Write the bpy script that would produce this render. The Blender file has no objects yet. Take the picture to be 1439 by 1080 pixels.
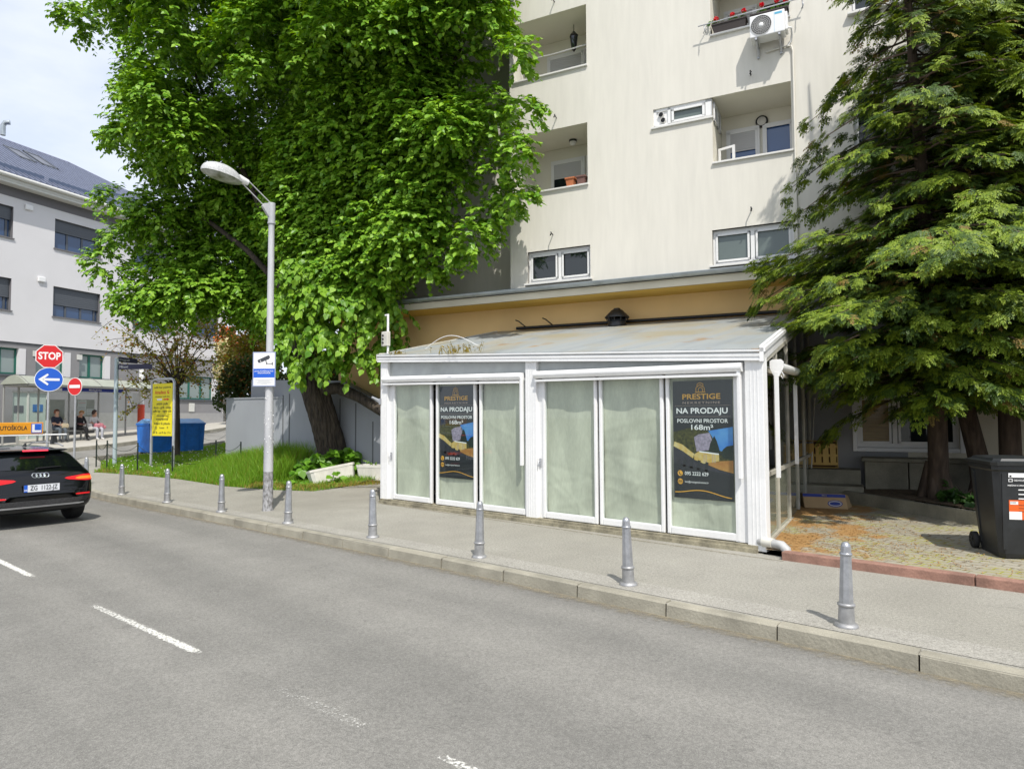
import bpy, bmesh, math, random
import numpy as np
from mathutils import Matrix, Vector, Quaternion
from mathutils.bvhtree import BVHTree
R = math.radians
SC = bpy.context.scene
COL = SC.collection
random.seed(7)
RNG = np.random.default_rng(11)

# ---------------------------------------------------------------- camera numbers
F_PX, CX, CY, CAM_H = 950.0, 719.5, 540.0, 1.75
PITCH, ROLL, YAW = R(2.6), R(0.3), R(41.7)
cr, sr, cp, sp, cw, sw = math.cos(ROLL), math.sin(ROLL), math.cos(PITCH), math.sin(PITCH), math.cos(YAW), math.sin(YAW)

def ray(u, v):
    a = (u - CX) / F_PX; b = (v - CY) / F_PX
    a, b = a * cr - b * sr, a * sr + b * cr
    X, Y, Z = a, cp + sp * b, sp - cp * b
    return Vector((X * cw - Y * sw, X * sw + Y * cw, Z))
CAM = Vector((0, 0, CAM_H))
def at(u, v, depth):
    """world point seen at photo pixel (u, v) at a horizontal depth in metres"""
    d = ray(u, v)
    return CAM + d * (depth / (-d.x * sw + d.y * cw))
def dep(x, y):
    return -x * sw + y * cw
KD = [0, 15.5, 19, 22, 26, 31, 34, 42, 70, 200]
KZ = [0, 0, .22, .42, .5, .75, .95, 1.4, 2.5, 6]
def el(x, y):
    """height of the ground: level near the kiosk, climbing towards the side street"""
    return float(np.interp(dep(x, y), KD, KZ))
def onground(u, v, off=0.0):
    d = ray(u, v); t = 2.0
    while t < 140:
        p = CAM + d * t
        if p.z < el(p.x, p.y) + off: break
        t += .02
    return p

# ---------------------------------------------------------------- object helpers
def tag(o, label=None, cat=None, group=None, kind=None):
    if label: o['label'] = label
    if cat: o['category'] = cat
    if group: o['group'] = group
    if kind: o['kind'] = kind
    return o
def thing(name, loc, label, cat, rz=0.0, group=None):
    o = bpy.data.objects.new(name, None)
    COL.objects.link(o)
    o.location = loc; o.rotation_euler = (0, 0, rz); o.empty_display_size = .1
    return tag(o, label, cat, group)
def dup_tree(root, loc=None, rz=None, label=None, group=None):
    def rec(o, parent):
        c = o.copy(); COL.objects.link(c); c.parent = parent
        for ch in list(o.children): rec(ch, c)
        return c
    r = rec(root, None)
    if loc is not None: r.location = loc
    if rz is not None: r.rotation_euler = (0, 0, rz)
    if label: r['label'] = label
    if group: r['group'] = group
    return r

class MB:
    """collects shapes and links them as ONE mesh object"""
    def __init__(self):
        self.v = []; self.f = []; self.m = []; self.s = []
        self.xf = None
    def add(self, vs, fs, m=0, smooth=False):
        b = len(self.v)
        if self.xf is not None:
            vs = [self.xf @ Vector(p) for p in vs]
        self.v.extend(tuple(p) for p in vs)
        for q in fs:
            self.f.append(tuple(i + b for i in q)); self.m.append(m); self.s.append(smooth)
        return self
    def box(self, x0, x1, y0, y1, z0, z1, m=0, bev=0.0):
        if bev > 0:
            bm = bmesh.new()
            bmesh.ops.create_cube(bm, size=1.0)
            for q in bm.verts:
                q.co = Vector(((x0 + x1) / 2 + q.co.x * (x1 - x0), (y0 + y1) / 2 + q.co.y * (y1 - y0), (z0 + z1) / 2 + q.co.z * (z1 - z0)))
            bmesh.ops.bevel(bm, geom=bm.edges[:], offset=bev, segments=2, profile=.5, affect='EDGES')
            bm.verts.index_update()
            self.add([q.co.copy() for q in bm.verts], [[w.index for w in f.verts] for f in bm.faces], m, False)
            bm.free(); return self
        v = [(x0, y0, z0), (x1, y0, z0), (x1, y1, z0), (x0, y1, z0), (x0, y0, z1), (x1, y0, z1), (x1, y1, z1), (x0, y1, z1)]
        return self.add(v, [(0, 3, 2, 1), (4, 5, 6, 7), (0, 1, 5, 4), (1, 2, 6, 5), (2, 3, 7, 6), (3, 0, 4, 7)], m)
    def hexa(self, p, m=0):
        """eight corners: bottom four then top four"""
        return self.add(p, [(0, 3, 2, 1), (4, 5, 6, 7), (0, 1, 5, 4), (1, 2, 6, 5), (2, 3, 7, 6), (3, 0, 4, 7)], m)
    def prism(self, poly, a, b, axis='z', m=0):
        """polygon of 2-D points pushed from a to b along an axis"""
        n = len(poly)
        def P(q, t):
            return {'z': (q[0], q[1], t), 'y': (q[0], t, q[1]), 'x': (t, q[0], q[1])}[axis]
        v = [P(q, a) for q in poly] + [P(q, b) for q in poly]
        f = [tuple(range(n - 1, -1, -1)), tuple(range(n, 2 * n))] + [(i, (i + 1) % n, n + (i + 1) % n, n + i) for i in range(n)]
        return self.add(v, f, m)
    def tube(self, pts, rad, n=8, m=0, caps=True, smooth=True):
        pts = [Vector(p) for p in pts]
        if not hasattr(rad, '__len__'): rad = [rad] * len(pts)
        vs = []; up = None
        for i, p in enumerate(pts):
            t = (pts[min(i + 1, len(pts) - 1)] - pts[max(i - 1, 0)]).normalized()
            if up is None:
                up = Vector((0, 0, 1)) if abs(t.z) < .9 else Vector((1, 0, 0))
            a = t.cross(up).normalized(); b = t.cross(a).normalized(); up = -b if False else (a.cross(t)).normalized()
            for k in range(n):
                c = 2 * math.pi * k / n
                vs.append(p + a * (rad[i] * math.cos(c)) + b * (rad[i] * math.sin(c)))
        fs = []
        for i in range(len(pts) - 1):
            for k in range(n):
                k2 = (k + 1) % n
                fs.append((i * n + k, i * n + k2, (i + 1) * n + k2, (i + 1) * n + k))
        self.add(vs, fs, m, smooth)
        if caps:
            self.add(vs[:n], [tuple(range(n - 1, -1, -1))], m); self.add(vs[-n:], [tuple(range(n))], m)
        return self
    def lathe(self, prof, n=20, c=(0, 0, 0), m=0, smooth=True, axis='z'):
        """profile of (radius, height) turned round an upright (or 'x' / 'y') axis"""
        vs = []
        for r, h in prof:
            for k in range(n):
                a = 2 * math.pi * k / n
                x, y = r * math.cos(a), r * math.sin(a)
                q = {'z': (x, y, h), 'x': (h, x, y), 'y': (y, h, x)}[axis]
                vs.append((c[0] + q[0], c[1] + q[1], c[2] + q[2]))
        fs = []
        for i in range(len(prof) - 1):
            for k in range(n):
                k2 = (k + 1) % n
                fs.append((i * n + k, i * n + k2, (i + 1) * n + k2, (i + 1) * n + k))
        self.add(vs, fs, m, smooth)
        if prof[0][0] > 1e-4: self.add(vs[:n], [tuple(range(n - 1, -1, -1))], m)
        if prof[-1][0] > 1e-4: self.add(vs[-n:], [tuple(range(n))], m)
        return self
    def quad(self, a, b, c, d, m=0):
        return self.add([a, b, c, d], [(0, 1, 2, 3)], m)
    def wall(self, s0, s1, z0, z1, holes, y=0.0, m=0, depth=0.0, mr=None):
        """upright sheet in the local x-z plane with rectangular openings and their reveals"""
        xs = sorted({s0, s1, *[h[0] for h in holes], *[h[1] for h in holes]})
        zs = sorted({z0, z1, *[h[2] for h in holes], *[h[3] for h in holes]})
        xs = [x for x in xs if s0 <= x <= s1]; zs = [z for z in zs if z0 <= z <= z1]
        for i in range(len(xs) - 1):
            for j in range(len(zs) - 1):
                cx, cz = (xs[i] + xs[i + 1]) / 2, (zs[j] + zs[j + 1]) / 2
                if any(h[0] < cx < h[1] and h[2] < cz < h[3] for h in holes): continue
                self.quad((xs[i], y, zs[j]), (xs[i + 1], y, zs[j]), (xs[i + 1], y, zs[j + 1]), (xs[i], y, zs[j + 1]), m)
        for h in holes:
            d = h[4] if len(h) > 4 else depth
            if d <= 0: continue
            a, b, c, e = h[:4]; mm = m if mr is None else mr
            self.quad((a, y, c), (a, y, e), (a, y + d, e), (a, y + d, c), mm)
            self.quad((b, y, c), (b, y + d, c), (b, y + d, e), (b, y, e), mm)
            self.quad((a, y, c), (a, y + d, c), (b, y + d, c), (b, y, c), mm)
            self.quad((a, y, e), (b, y, e), (b, y + d, e), (a, y + d, e), mm)
        return self
    def text(self, s, size, x, z, y=0.0, m=0, align='CENTER', bold=0.0, sx=1.0, space=1.0, width=None, extrude=0.0, shear=0.0, mat4=None):
        """lettering in the local x-z plane, reading along +x, facing -y"""
        cu = bpy.data.curves.new('tmp_text', 'FONT'); cu.body = s; cu.size = size
        cu.align_x = align; cu.align_y = 'CENTER'; cu.offset = bold * size; cu.space_character = space; cu.extrude = extrude
        cu.shear = shear; cu.resolution_u = 3
        o = bpy.data.objects.new('tmp_text', cu); COL.objects.link(o)
        dg = bpy.context.evaluated_depsgraph_get(); dg.update()
        me = bpy.data.meshes.new_from_object(o.evaluated_get(dg))
        vs = [p.co.copy() for p in me.vertices]; fs = [tuple(p.vertices) for p in me.polygons]
        bpy.data.objects.remove(o); bpy.data.curves.remove(cu); bpy.data.meshes.remove(me)
        if not vs: return self
        if width:
            w = max(p.x for p in vs) - min(p.x for p in vs); sx = width / w
        q = [Vector((x + p.x * sx, y - p.z, z + p.y)) for p in vs]
        if mat4 is not None: q = [mat4 @ p for p in q]
        return self.add(q, fs, m)
    def build(self, name, mats, parent=None, loc=None, rz=None, smooth=None):
        me = bpy.data.meshes.new(name)
        me.from_pydata(self.v, [], self.f)
        if not isinstance(mats, (list, tuple)): mats = [mats]
        for mt in mats: me.materials.append(mt)
        me.polygons.foreach_set('material_index', self.m)
        me.polygons.foreach_set('use_smooth', self.s if smooth is None else [smooth] * len(self.f))
        me.update()
        o = bpy.data.objects.new(name, me); COL.objects.link(o)
        if parent is not None: o.parent = parent
        if loc is not None: o.location = loc
        if rz is not None: o.rotation_euler = (0, 0, rz)
        return o

def np_mesh(name, verts, faces, mats, parent=None, midx=None, smooth=False):
    """fast mesh from numpy arrays; faces is (n, k)"""
    me = bpy.data.meshes.new(name)
    n, k = faces.shape
    me.vertices.add(len(verts)); me.vertices.foreach_set('co', np.ascontiguousarray(verts, dtype=np.float32).ravel())
    me.loops.add(n * k); me.loops.foreach_set('vertex_index', np.ascontiguousarray(faces, dtype=np.int32).ravel())
    me.polygons.add(n); me.polygons.foreach_set('loop_start', np.arange(0, n * k, k, dtype=np.int32))
    for mt in mats: me.materials.append(mt)
    if midx is not None: me.polygons.foreach_set('material_index', np.ascontiguousarray(midx, dtype=np.int32))
    me.polygons.foreach_set('use_smooth', np.full(n, smooth))
    me.update(calc_edges=True)
    o = bpy.data.objects.new(name, me); COL.objects.link(o)
    if parent is not None: o.parent = parent
    return o

# ---------------------------------------------------------------- materials
def mat(name, col, rough=.6, metal=0.0, var=0.0, scale=4.0, bump=0.0, bscale=60.0, col2=None, coat=0.0, spec=None, trans=0.0, coords='Object', detail=6.0, stretch=None, fine=0.0, fscale=200.0):
    m = bpy.data.materials.new(name); m.use_nodes = True
    nt = m.node_tree; b = nt.nodes['Principled BSDF']
    b.inputs['Base Color'].default_value = (*col, 1); b.inputs['Roughness'].default_value = rough; b.inputs['Metallic'].default_value = metal
    if coat: b.inputs['Coat Weight'].default_value = coat; b.inputs['Coat Roughness'].default_value = .03
    if spec is not None: b.inputs['Specular IOR Level'].default_value = spec
    tc = nt.nodes.new('ShaderNodeTexCoord'); src = tc.outputs[coords]
    if stretch:
        mp = nt.nodes.new('ShaderNodeMapping'); mp.inputs['Scale'].default_value = stretch
        nt.links.new(src, mp.inputs['Vector']); src = mp.outputs[0]
    m['src'] = 0
    if var > 0 or col2:
        n = nt.nodes.new('ShaderNodeTexNoise'); n.inputs['Scale'].default_value = scale; n.inputs['Detail'].default_value = detail
        nt.links.new(src, n.inputs['Vector'])
        rp = nt.nodes.new('ShaderNodeValToRGB'); rp.color_ramp.elements[0].position = .32; rp.color_ramp.elements[1].position = .68
        c2 = col2 if col2 else tuple(min(1, c * (1 + var)) for c in col)
        c1 = col if col2 else tuple(c * (1 - var) for c in col)
        rp.color_ramp.elements[0].color = (*c1, 1); rp.color_ramp.elements[1].color = (*c2, 1)
        nt.links.new(n.outputs['Fac'], rp.inputs['Fac']); out = rp.outputs['Color']
        if fine > 0:
            n2 = nt.nodes.new('ShaderNodeTexNoise'); n2.inputs['Scale'].default_value = fscale; n2.inputs['Detail'].default_value = 3
            nt.links.new(src, n2.inputs['Vector'])
            mr = nt.nodes.new('ShaderNodeMapRange'); mr.inputs['From Min'].default_value = .3; mr.inputs['From Max'].default_value = .7
            mr.inputs['To Min'].default_value = 1 - fine; mr.inputs['To Max'].default_value = 1 + fine
            nt.links.new(n2.outputs['Fac'], mr.inputs['Value'])
            mx = nt.nodes.new('ShaderNodeVectorMath'); mx.operation = 'SCALE'
            nt.links.new(out, mx.inputs[0]); nt.links.new(mr.outputs[0], mx.inputs['Scale']); out = mx.outputs[0]
        nt.links.new(out, b.inputs['Base Color'])
    if bump > 0:
        n = nt.nodes.new('ShaderNodeTexNoise'); n.inputs['Scale'].default_value = bscale; n.inputs['Detail'].default_value = 4
        nt.links.new(src, n.inputs['Vector'])
        bp = nt.nodes.new('ShaderNodeBump'); bp.inputs['Strength'].default_value = bump; bp.inputs['Distance'].default_value = .02
        nt.links.new(n.outputs['Fac'], bp.inputs['Height']); nt.links.new(bp.outputs[0], b.inputs['Normal'])
    return m
def leafmat(name, col, col2, rough=.45, trans=.35, scale=1.5, tcol=None):
    """leaf: reflects and lets light through; two greens mixed leaf by leaf"""
    m = bpy.data.materials.new(name); m.use_nodes = True
    nt = m.node_tree; b = nt.nodes['Principled BSDF']; out = nt.nodes['Material Output']
    gi = nt.nodes.new('ShaderNodeNewGeometry')
    rp = nt.nodes.new('ShaderNodeValToRGB')
    rp.color_ramp.elements[0].color = (*col, 1); rp.color_ramp.elements[1].color = (*col2, 1)
    nt.links.new(gi.outputs['Random Per Island'], rp.inputs['Fac'])
    nt.links.new(rp.outputs[0], b.inputs['Base Color']); b.inputs['Roughness'].default_value = rough
    b.inputs['Specular IOR Level'].default_value = .35
    t = nt.nodes.new('ShaderNodeBsdfTranslucent')
    hs = nt.nodes.new('ShaderNodeHueSaturation'); hs.inputs['Hue'].default_value = .485; hs.inputs['Saturation'].default_value = 1.1; hs.inputs['Value'].default_value = 1.5
    nt.links.new(rp.outputs[0], hs.inputs['Color']); nt.links.new(hs.outputs[0], t.inputs['Color'])
    mx = nt.nodes.new('ShaderNodeMixShader'); mx.inputs[0].default_value = trans
    nt.links.new(b.outputs[0], mx.inputs[1]); nt.links.new(t.outputs[0], mx.inputs[2]); nt.links.new(mx.outputs[0], out.inputs[0])
    return m
def glassmat(name, tint=(.9, .95, .93), rough=.02, refl=1.0, ior=1.5):
    """thin pane: clear with a fresnel reflection"""
    m = bpy.data.materials.new(name); m.use_nodes = True
    nt = m.node_tree; nt.nodes.remove(nt.nodes['Principled BSDF']); out = nt.nodes['Material Output']
    fr = nt.nodes.new('ShaderNodeFresnel'); ge = nt.nodes.new('ShaderNodeNewGeometry'); mr = nt.nodes.new('ShaderNodeMapRange'); mr.inputs['To Min'].default_value = ior; mr.inputs['To Max'].default_value = 1 / ior
    nt.links.new(ge.outputs['Backfacing'], mr.inputs['Value']); nt.links.new(mr.outputs[0], fr.inputs['IOR'])
    tr = nt.nodes.new('ShaderNodeBsdfTransparent'); tr.inputs[0].default_value = (*tint, 1)
    gl = nt.nodes.new('ShaderNodeBsdfGlossy'); gl.inputs['Roughness'].default_value = rough; gl.inputs['Color'].default_value = (refl, refl, refl, 1)
    mx = nt.nodes.new('ShaderNodeMixShader')
    nt.links.new(fr.outputs[0], mx.inputs[0]); nt.links.new(tr.outputs[0], mx.inputs[1]); nt.links.new(gl.outputs[0], mx.inputs[2])
    nt.links.new(mx.outputs[0], out.inputs[0])
    return m
def emis(name, col, s):
    m = mat(name, col, .3); b = m.node_tree.nodes['Principled BSDF']
    b.inputs['Emission Color'].default_value = (*col, 1); b.inputs['Emission Strength'].default_value = s
    return m

M = {}
M['white_alu'] = mat('white_alu', (.80, .80, .79), .35, var=.05, scale=2.0, fine=.03, fscale=30)
M['white_alu_dirty'] = mat('white_alu_dirty', (.62, .60, .53), .5, var=.12, scale=5.0)
M['white_plastic'] = mat('white_plastic', (.80, .80, .80), .4)
M['window_white'] = mat('window_white', (.78, .78, .77), .35)
M['zinc'] = mat('zinc', (.42, .46, .48), .38, .7, var=.15, scale=3.0)
M['galv'] = mat('galv', (.47, .48, .50), .4, .55, var=.12, scale=9.0)
M['black_metal'] = mat('black_metal', (.012, .013, .014), .45)
M['dark_plastic'] = mat('dark_plastic', (.02, .021, .023), .42, var=.2, scale=8)
M['black_rubber'] = mat('black_rubber', (.015, .015, .015), .8)
M['glass'] = glassmat('glass')
M['window_glass'] = mat('window_glass', (.018, .024, .026), .03, spec=.75)
M['frosted_glass'] = mat('frosted_glass', (.13, .16, .15), .12, spec=.6, var=.1, scale=1.0)
M['white_print'] = mat('white_print', (.80, .80, .80), .5)
M['black_print'] = mat('black_print', (.02, .02, .02), .5)
M['red_print'] = mat('red_print', (.62, .012, .014), .35)
M['blue_print'] = mat('blue_print', (.01, .10, .55), .35)
# ================================================================ world, sun, camera
SUN_AZ, SUN_EL = -35.0, 55.0            # towards the sun, degrees from +x, and height
w = bpy.data.worlds.new('World'); SC.world = w; w.use_nodes = True
nt = w.node_tree; bg = nt.nodes['Background']; bg.inputs['Strength'].default_value = .15
sky = nt.nodes.new('ShaderNodeTexSky'); sky.sky_type = 'NISHITA'; sky.sun_disc = False
sky.sun_elevation = R(SUN_EL); sky.sun_rotation = R(90 - SUN_AZ); sky.altitude = 150; sky.air_density = 1.0; sky.dust_density = 1.6; sky.ozone_density = 1.0
tc = nt.nodes.new('ShaderNodeTexCoord')
mp = nt.nodes.new('ShaderNodeMapping'); mp.inputs['Scale'].default_value = (1, 1, 2.6); mp.inputs['Location'].default_value = (.35, .1, .2)
nz = nt.nodes.new('ShaderNodeTexNoise'); nz.inputs['Scale'].default_value = 2.1; nz.inputs['Detail'].default_value = 7; nz.inputs['Roughness'].default_value = .55
rp = nt.nodes.new('ShaderNodeValToRGB'); rp.color_ramp.elements[0].position = .36; rp.color_ramp.elements[1].position = .60
rp.color_ramp.elements[0].color = (.55, .55, .55, 1); rp.color_ramp.elements[1].color = (.98, .98, .98, 1)
mx = nt.nodes.new('ShaderNodeMix'); mx.data_type = 'RGBA'
mx.inputs['B'].default_value = (4.8, 5.1, 5.75, 1)
nt.links.new(tc.outputs['Generated'], mp.inputs['Vector']); nt.links.new(mp.outputs[0], nz.inputs['Vector']); nt.links.new(nz.outputs['Fac'], rp.inputs['Fac'])
nt.links.new(rp.outputs['Color'], mx.inputs['Factor']); nt.links.new(sky.outputs[0], mx.inputs['A']); nt.links.new(mx.outputs['Result'], bg.inputs['Color'])

ld = bpy.data.lights.new('sun', 'SUN'); ld.energy = 3.25; ld.angle = R(.6); ld.color = (1.0, .955, .88)
lo = bpy.data.objects.new('sun', ld); COL.objects.link(lo)
sd = Vector((math.cos(R(SUN_AZ)) * math.cos(R(SUN_EL)), math.sin(R(SUN_AZ)) * math.cos(R(SUN_EL)), math.sin(R(SUN_EL))))
lo.rotation_euler = (-sd).to_track_quat('-Z', 'Y').to_euler(); lo.location = (4, -10, 30)

cd = bpy.data.cameras.new('camera'); cam = bpy.data.objects.new('camera', cd); COL.objects.link(cam)
cd.sensor_fit = 'HORIZONTAL'; cd.sensor_width = 36.0; cd.lens = 36.0 * F_PX / 1439.0; cd.clip_start = .05; cd.clip_end = 900
fwd = ray(CX, CY).normalized(); rgt = (ray(CX + 100, CY) - ray(CX, CY)).normalized(); upv = rgt.cross(fwd)
mt = Matrix(((rgt.x, upv.x, -fwd.x, 0), (rgt.y, upv.y, -fwd.y, 0), (rgt.z, upv.z, -fwd.z, CAM_H), (0, 0, 0, 1)))
cam.matrix_world = mt
SC.camera = cam
SC.view_settings.view_transform = 'Standard'; SC.view_settings.look = 'None'; SC.view_settings.exposure = 0.42; SC.view_settings.gamma = 1.0
SC.render.engine = 'CYCLES'
SC.cycles.use_denoising = True
SC.cycles.max_bounces = 8; SC.cycles.diffuse_bounces = 3; SC.cycles.glossy_bounces = 3; SC.cycles.transmission_bounces = 4; SC.cycles.transparent_max_bounces = 12
SC.cycles.caustics_reflective = False; SC.cycles.caustics_refractive = False

# ================================================================ the ground
def clip(poly, axis, val, keep_less):
    out = []
    for i in range(len(poly)):
        a, b = poly[i], poly[(i + 1) % len(poly)]
        ia = (a[axis] <= val) == keep_less or a[axis] == val; ib = (b[axis] <= val) == keep_less or b[axis] == val
        if ia: out.append(a)
        if ia != ib:
            t = (val - a[axis]) / (b[axis] - a[axis])
            out.append((a[0] + (b[0] - a[0]) * t, a[1] + (b[1] - a[1]) * t))
    return out
def sheet(name, polys, off, mats, cell=1.0, h=None, kind='structure'):
    """polygons laid over the rising ground"""
    mb = MB(); hf = h or (lambda x, y: el(x, y))
    for poly in polys:
        x0 = min(p[0] for p in poly); x1 = max(p[0] for p in poly); y0 = min(p[1] for p in poly); y1 = max(p[1] for p in poly)
        nx = max(1, math.ceil((x1 - x0) / cell)); ny = max(1, math.ceil((y1 - y0) / cell))
        for i in range(nx):
            c = clip(clip(poly, 0, x0 + i * (x1 - x0) / nx, False), 0, x0 + (i + 1) * (x1 - x0) / nx, True) if nx > 1 else poly
            if len(c) < 3: continue
            for j in range(ny):
                q = clip(clip(c, 1, y0 + j * (y1 - y0) / ny, False), 1, y0 + (j + 1) * (y1 - y0) / ny, True) if ny > 1 else c
                if len(q) < 3: continue
                mb.add([(p[0], p[1], hf(p[0], p[1]) + off) for p in q], [tuple(range(len(q)))])
    o = mb.build(name, mats)
    o['kind'] = kind
    return o

def asphalt(name, dark, light, grain=.30, streak=True, gscale=160):
    m = bpy.data.materials.new(name); m.use_nodes = True
    nt = m.node_tree; b = nt.nodes['Principled BSDF']; b.inputs['Roughness'].default_value = .86; b.inputs['Specular IOR Level'].default_value = .3
    tc = nt.nodes.new('ShaderNodeTexCoord'); L = nt.links
    def noise(scale, detail, vec, rough=.5):
        n = nt.nodes.new('ShaderNodeTexNoise'); n.inputs['Scale'].default_value = scale; n.inputs['Detail'].default_value = detail; n.inputs['Roughness'].default_value = rough
        L.new(vec, n.inputs['Vector']); return n.outputs['Fac']
    def rng(src, a, b_, c, d):
        n = nt.nodes.new('ShaderNodeMapRange'); n.inputs['From Min'].default_value = a; n.inputs['From Max'].default_value = b_
        n.inputs['To Min'].default_value = c; n.inputs['To Max'].default_value = d; L.new(src, n.inputs['Value']); return n.outputs[0]
    def mul(a, b_):
        n = nt.nodes.new('ShaderNodeMath'); n.operation = 'MULTIPLY'; L.new(a, n.inputs[0]); L.new(b_, n.inputs[1]); return n.outputs[0]
    o = tc.outputs['Object']
    mp = nt.nodes.new('ShaderNodeMapping'); mp.inputs['Scale'].default_value = (.06, 1.0, 1) if streak else (.5, .5, .5); L.new(o, mp.inputs['Vector'])
    big = rng(noise(.9, 5, mp.outputs[0]), .30, .70, .0, 1.0)
    rp = nt.nodes.new('ShaderNodeValToRGB'); rp.color_ramp.elements[0].color = (*dark, 1); rp.color_ramp.elements[1].color = (*light, 1)
    L.new(big, rp.inputs['Fac'])
    g = mul(rng(noise(gscale, 2, o, .7), .3, .7, 1 - grain, 1 + grain), rng(noise(gscale * .33, 2, o), .35, .65, 1 - grain * .35, 1 + grain * .35))
    g = mul(g, rng(noise(1.7, 6, o), .3, .7, .93, 1.07))
    # pale chips of stone in the surface
    vo = nt.nodes.new('ShaderNodeTexVoronoi'); vo.inputs['Scale'].default_value = 55; L.new(o, vo.inputs['Vector'])
    g2 = nt.nodes.new('ShaderNodeMath'); g2.operation = 'ADD'; L.new(g, g2.inputs[0]); L.new(rng(vo.outputs['Distance'], .05, .16, .28, 0), g2.inputs[1])
    # old filled cracks
    nd = noise(.55, 5, o, .6)
    ab = nt.nodes.new('ShaderNodeMath'); ab.operation = 'ABSOLUTE'; sb = nt.nodes.new('ShaderNodeMath'); sb.operation = 'SUBTRACT'; sb.inputs[1].default_value = .5
    L.new(nd, sb.inputs[0]); L.new(sb.outputs[0], ab.inputs[0])
    g3 = mul(g2.outputs[0], rng(ab.outputs[0], .0006, .0022, .84, 1.0))
    sc = nt.nodes.new('ShaderNodeVectorMath'); sc.operation = 'SCALE'; L.new(rp.outputs[0], sc.inputs[0]); L.new(g3, sc.inputs['Scale'])
    L.new(sc.outputs[0], b.inputs['Base Color'])
    bp = nt.nodes.new('ShaderNodeBump'); bp.inputs['Strength'].default_value = .35; bp.inputs['Distance'].default_value = .006
    L.new(g, bp.inputs['Height']); L.new(bp.outputs[0], b.inputs['Normal'])
    return m
M['road'] = asphalt('road_asphalt', (.172, .168, .154), (.258, .249, .226), grain=.36, gscale=140)
M['pave'] = asphalt('pavement_asphalt', (.27, .258, .22), (.325, .312, .272), grain=.36, streak=False, gscale=110)
M['side_road'] = asphalt('side_road_asphalt', (.19, .19, .185), (.25, .245, .235), streak=False)
M['far_pave'] = mat('far_pavement', (.42, .40, .35), .85, var=.08, scale=1.0)
M['kerb'] = mat('kerb_concrete', (.30, .28, .222), .85, var=.22, scale=3.0, bump=.3, bscale=40, fine=.14, fscale=130)
M['soil'] = mat('soil', (.07, .055, .035), .95, var=.35, scale=9, bump=.6, bscale=40)
M['lawn_soil'] = mat('lawn_soil', (.07, .12, .015), .95, var=.3, scale=5, fine=.3, fscale=60)
M['ground'] = mat('ground', (.16, .16, .14), .9, var=.1)

# wide ground sheet under everything
xs = np.concatenate([np.linspace(-300, -62, 12), np.arange(-60, 24, 2.0), np.linspace(26, 300, 12)]); ys = np.concatenate([np.linspace(-300, -22, 12), np.arange(-20, 62, 2.0), np.linspace(64, 300, 12)])
gv = np.array([(x, y, el(x, y) - .30) for y in ys for x in xs]); nx = len(xs)
gf = np.array([(j * nx + i, j * nx + i + 1, (j + 1) * nx + i + 1, (j + 1) * nx + i) for j in range(len(ys) - 1) for i in range(nx - 1)])
g = np_mesh('ground', gv, gf, [M['ground']]); g['kind'] = 'structure'

KERB = [(22, 5.68), (-6, 5.68), (-9.5, 5.62), (-12, 5.54), (-15, 5.43), (-17.5, 5.36), (-20.2, 5.28), (-22.4, 5.24), (-23.9, 5.6), (-24.9, 6.4), (-25.6, 7.6)]
side_near = [(-25.6, 7.6), (-26.9, 9.9), (-29.4, 14.0), (-33.8, 21.0), (-42, 34)]
side_far = [(-27.8, 1.0), (-29.6, 6.0), (-31.2, 10.0), (-34.6, 15.0), (-39.2, 20.6), (-48, 34)]
road_poly = [(26, -14), (26, 5.68)] + KERB[1:] + side_near[1:] + side_far[::-1] + [(-27.0, -14)]
sheet('road', [road_poly], -.12, [M['road']], .8)
pave_poly = [(22, 5.68)] + KERB[1:] + [(-23.6, 7.25), (-22.0, 6.75), (-21.4, 6.38), (-19.9, 6.96), (-18.25, 7.41), (-16.2, 7.68), (-14.87, 8.14), (-13.93, 8.69), (-13.8, 10.5), (-11.2, 10.5), (-11.2, 8.5), (-2.9, 8.48), (22, 8.38)]
sheet('pavement', [pave_poly], 0.0, [M['pave']], .8)
sheet('far_pavement', [side_far + [(-60, 36), (-60, -14), (-27.8, -14)]], .03, [M['far_pave']], 1.2)
# lighter band of newer asphalt along the kerb, where the posts are set
sheet('pavement_strip', [[(14, 5.85), (14, 6.22), (-6, 6.22), (-12, 6.05), (-17, 5.85), (-17, 5.58), (-12, 5.75), (-6, 5.86)]], .004, [asphalt('strip_asphalt', (.31, .297, .262), (.35, .335, .295), .36, False, 110)], .8)
def along(poly, step):
    pts = []; cur = Vector(poly[0]); k = 1; acc = 0
    pts.append(cur.copy())
    while k < len(poly):
        nxt = Vector(poly[k]); d = (nxt - cur).length
        if acc + d >= step:
            cur = cur + (nxt - cur).normalized() * (step - acc); pts.append(cur.copy()); acc = 0
        else:
            acc += d; cur = nxt; k += 1
    return pts
def riser(name, line, top, bot, wid, mt_):
    mb = MB(); pts = along(line, .9)
    for a, c in zip(pts[:-1], pts[1:]):
        t = (c - a).normalized(); n = Vector((-t.y, t.x)); n = -n if n.x < 0 else n          # towards the road
        za, zc = el(a.x, a.y), el(c.x, c.y); t2 = t * .006
        p = [a + t2 + n * .01, c - t2 + n * .01, c - t2 - n * wid, a + t2 - n * wid]
        mb.hexa([(p[0].x, p[0].y, za + bot), (p[1].x, p[1].y, zc + bot), (p[2].x, p[2].y, zc + bot), (p[3].x, p[3].y, za + bot), (p[0].x, p[0].y, za + top), (p[1].x, p[1].y, zc + top), (p[2].x, p[2].y, zc + top), (p[3].x, p[3].y, za + top)])
    o = mb.build(name, [mt_]); o['kind'] = 'structure'; return o
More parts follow.
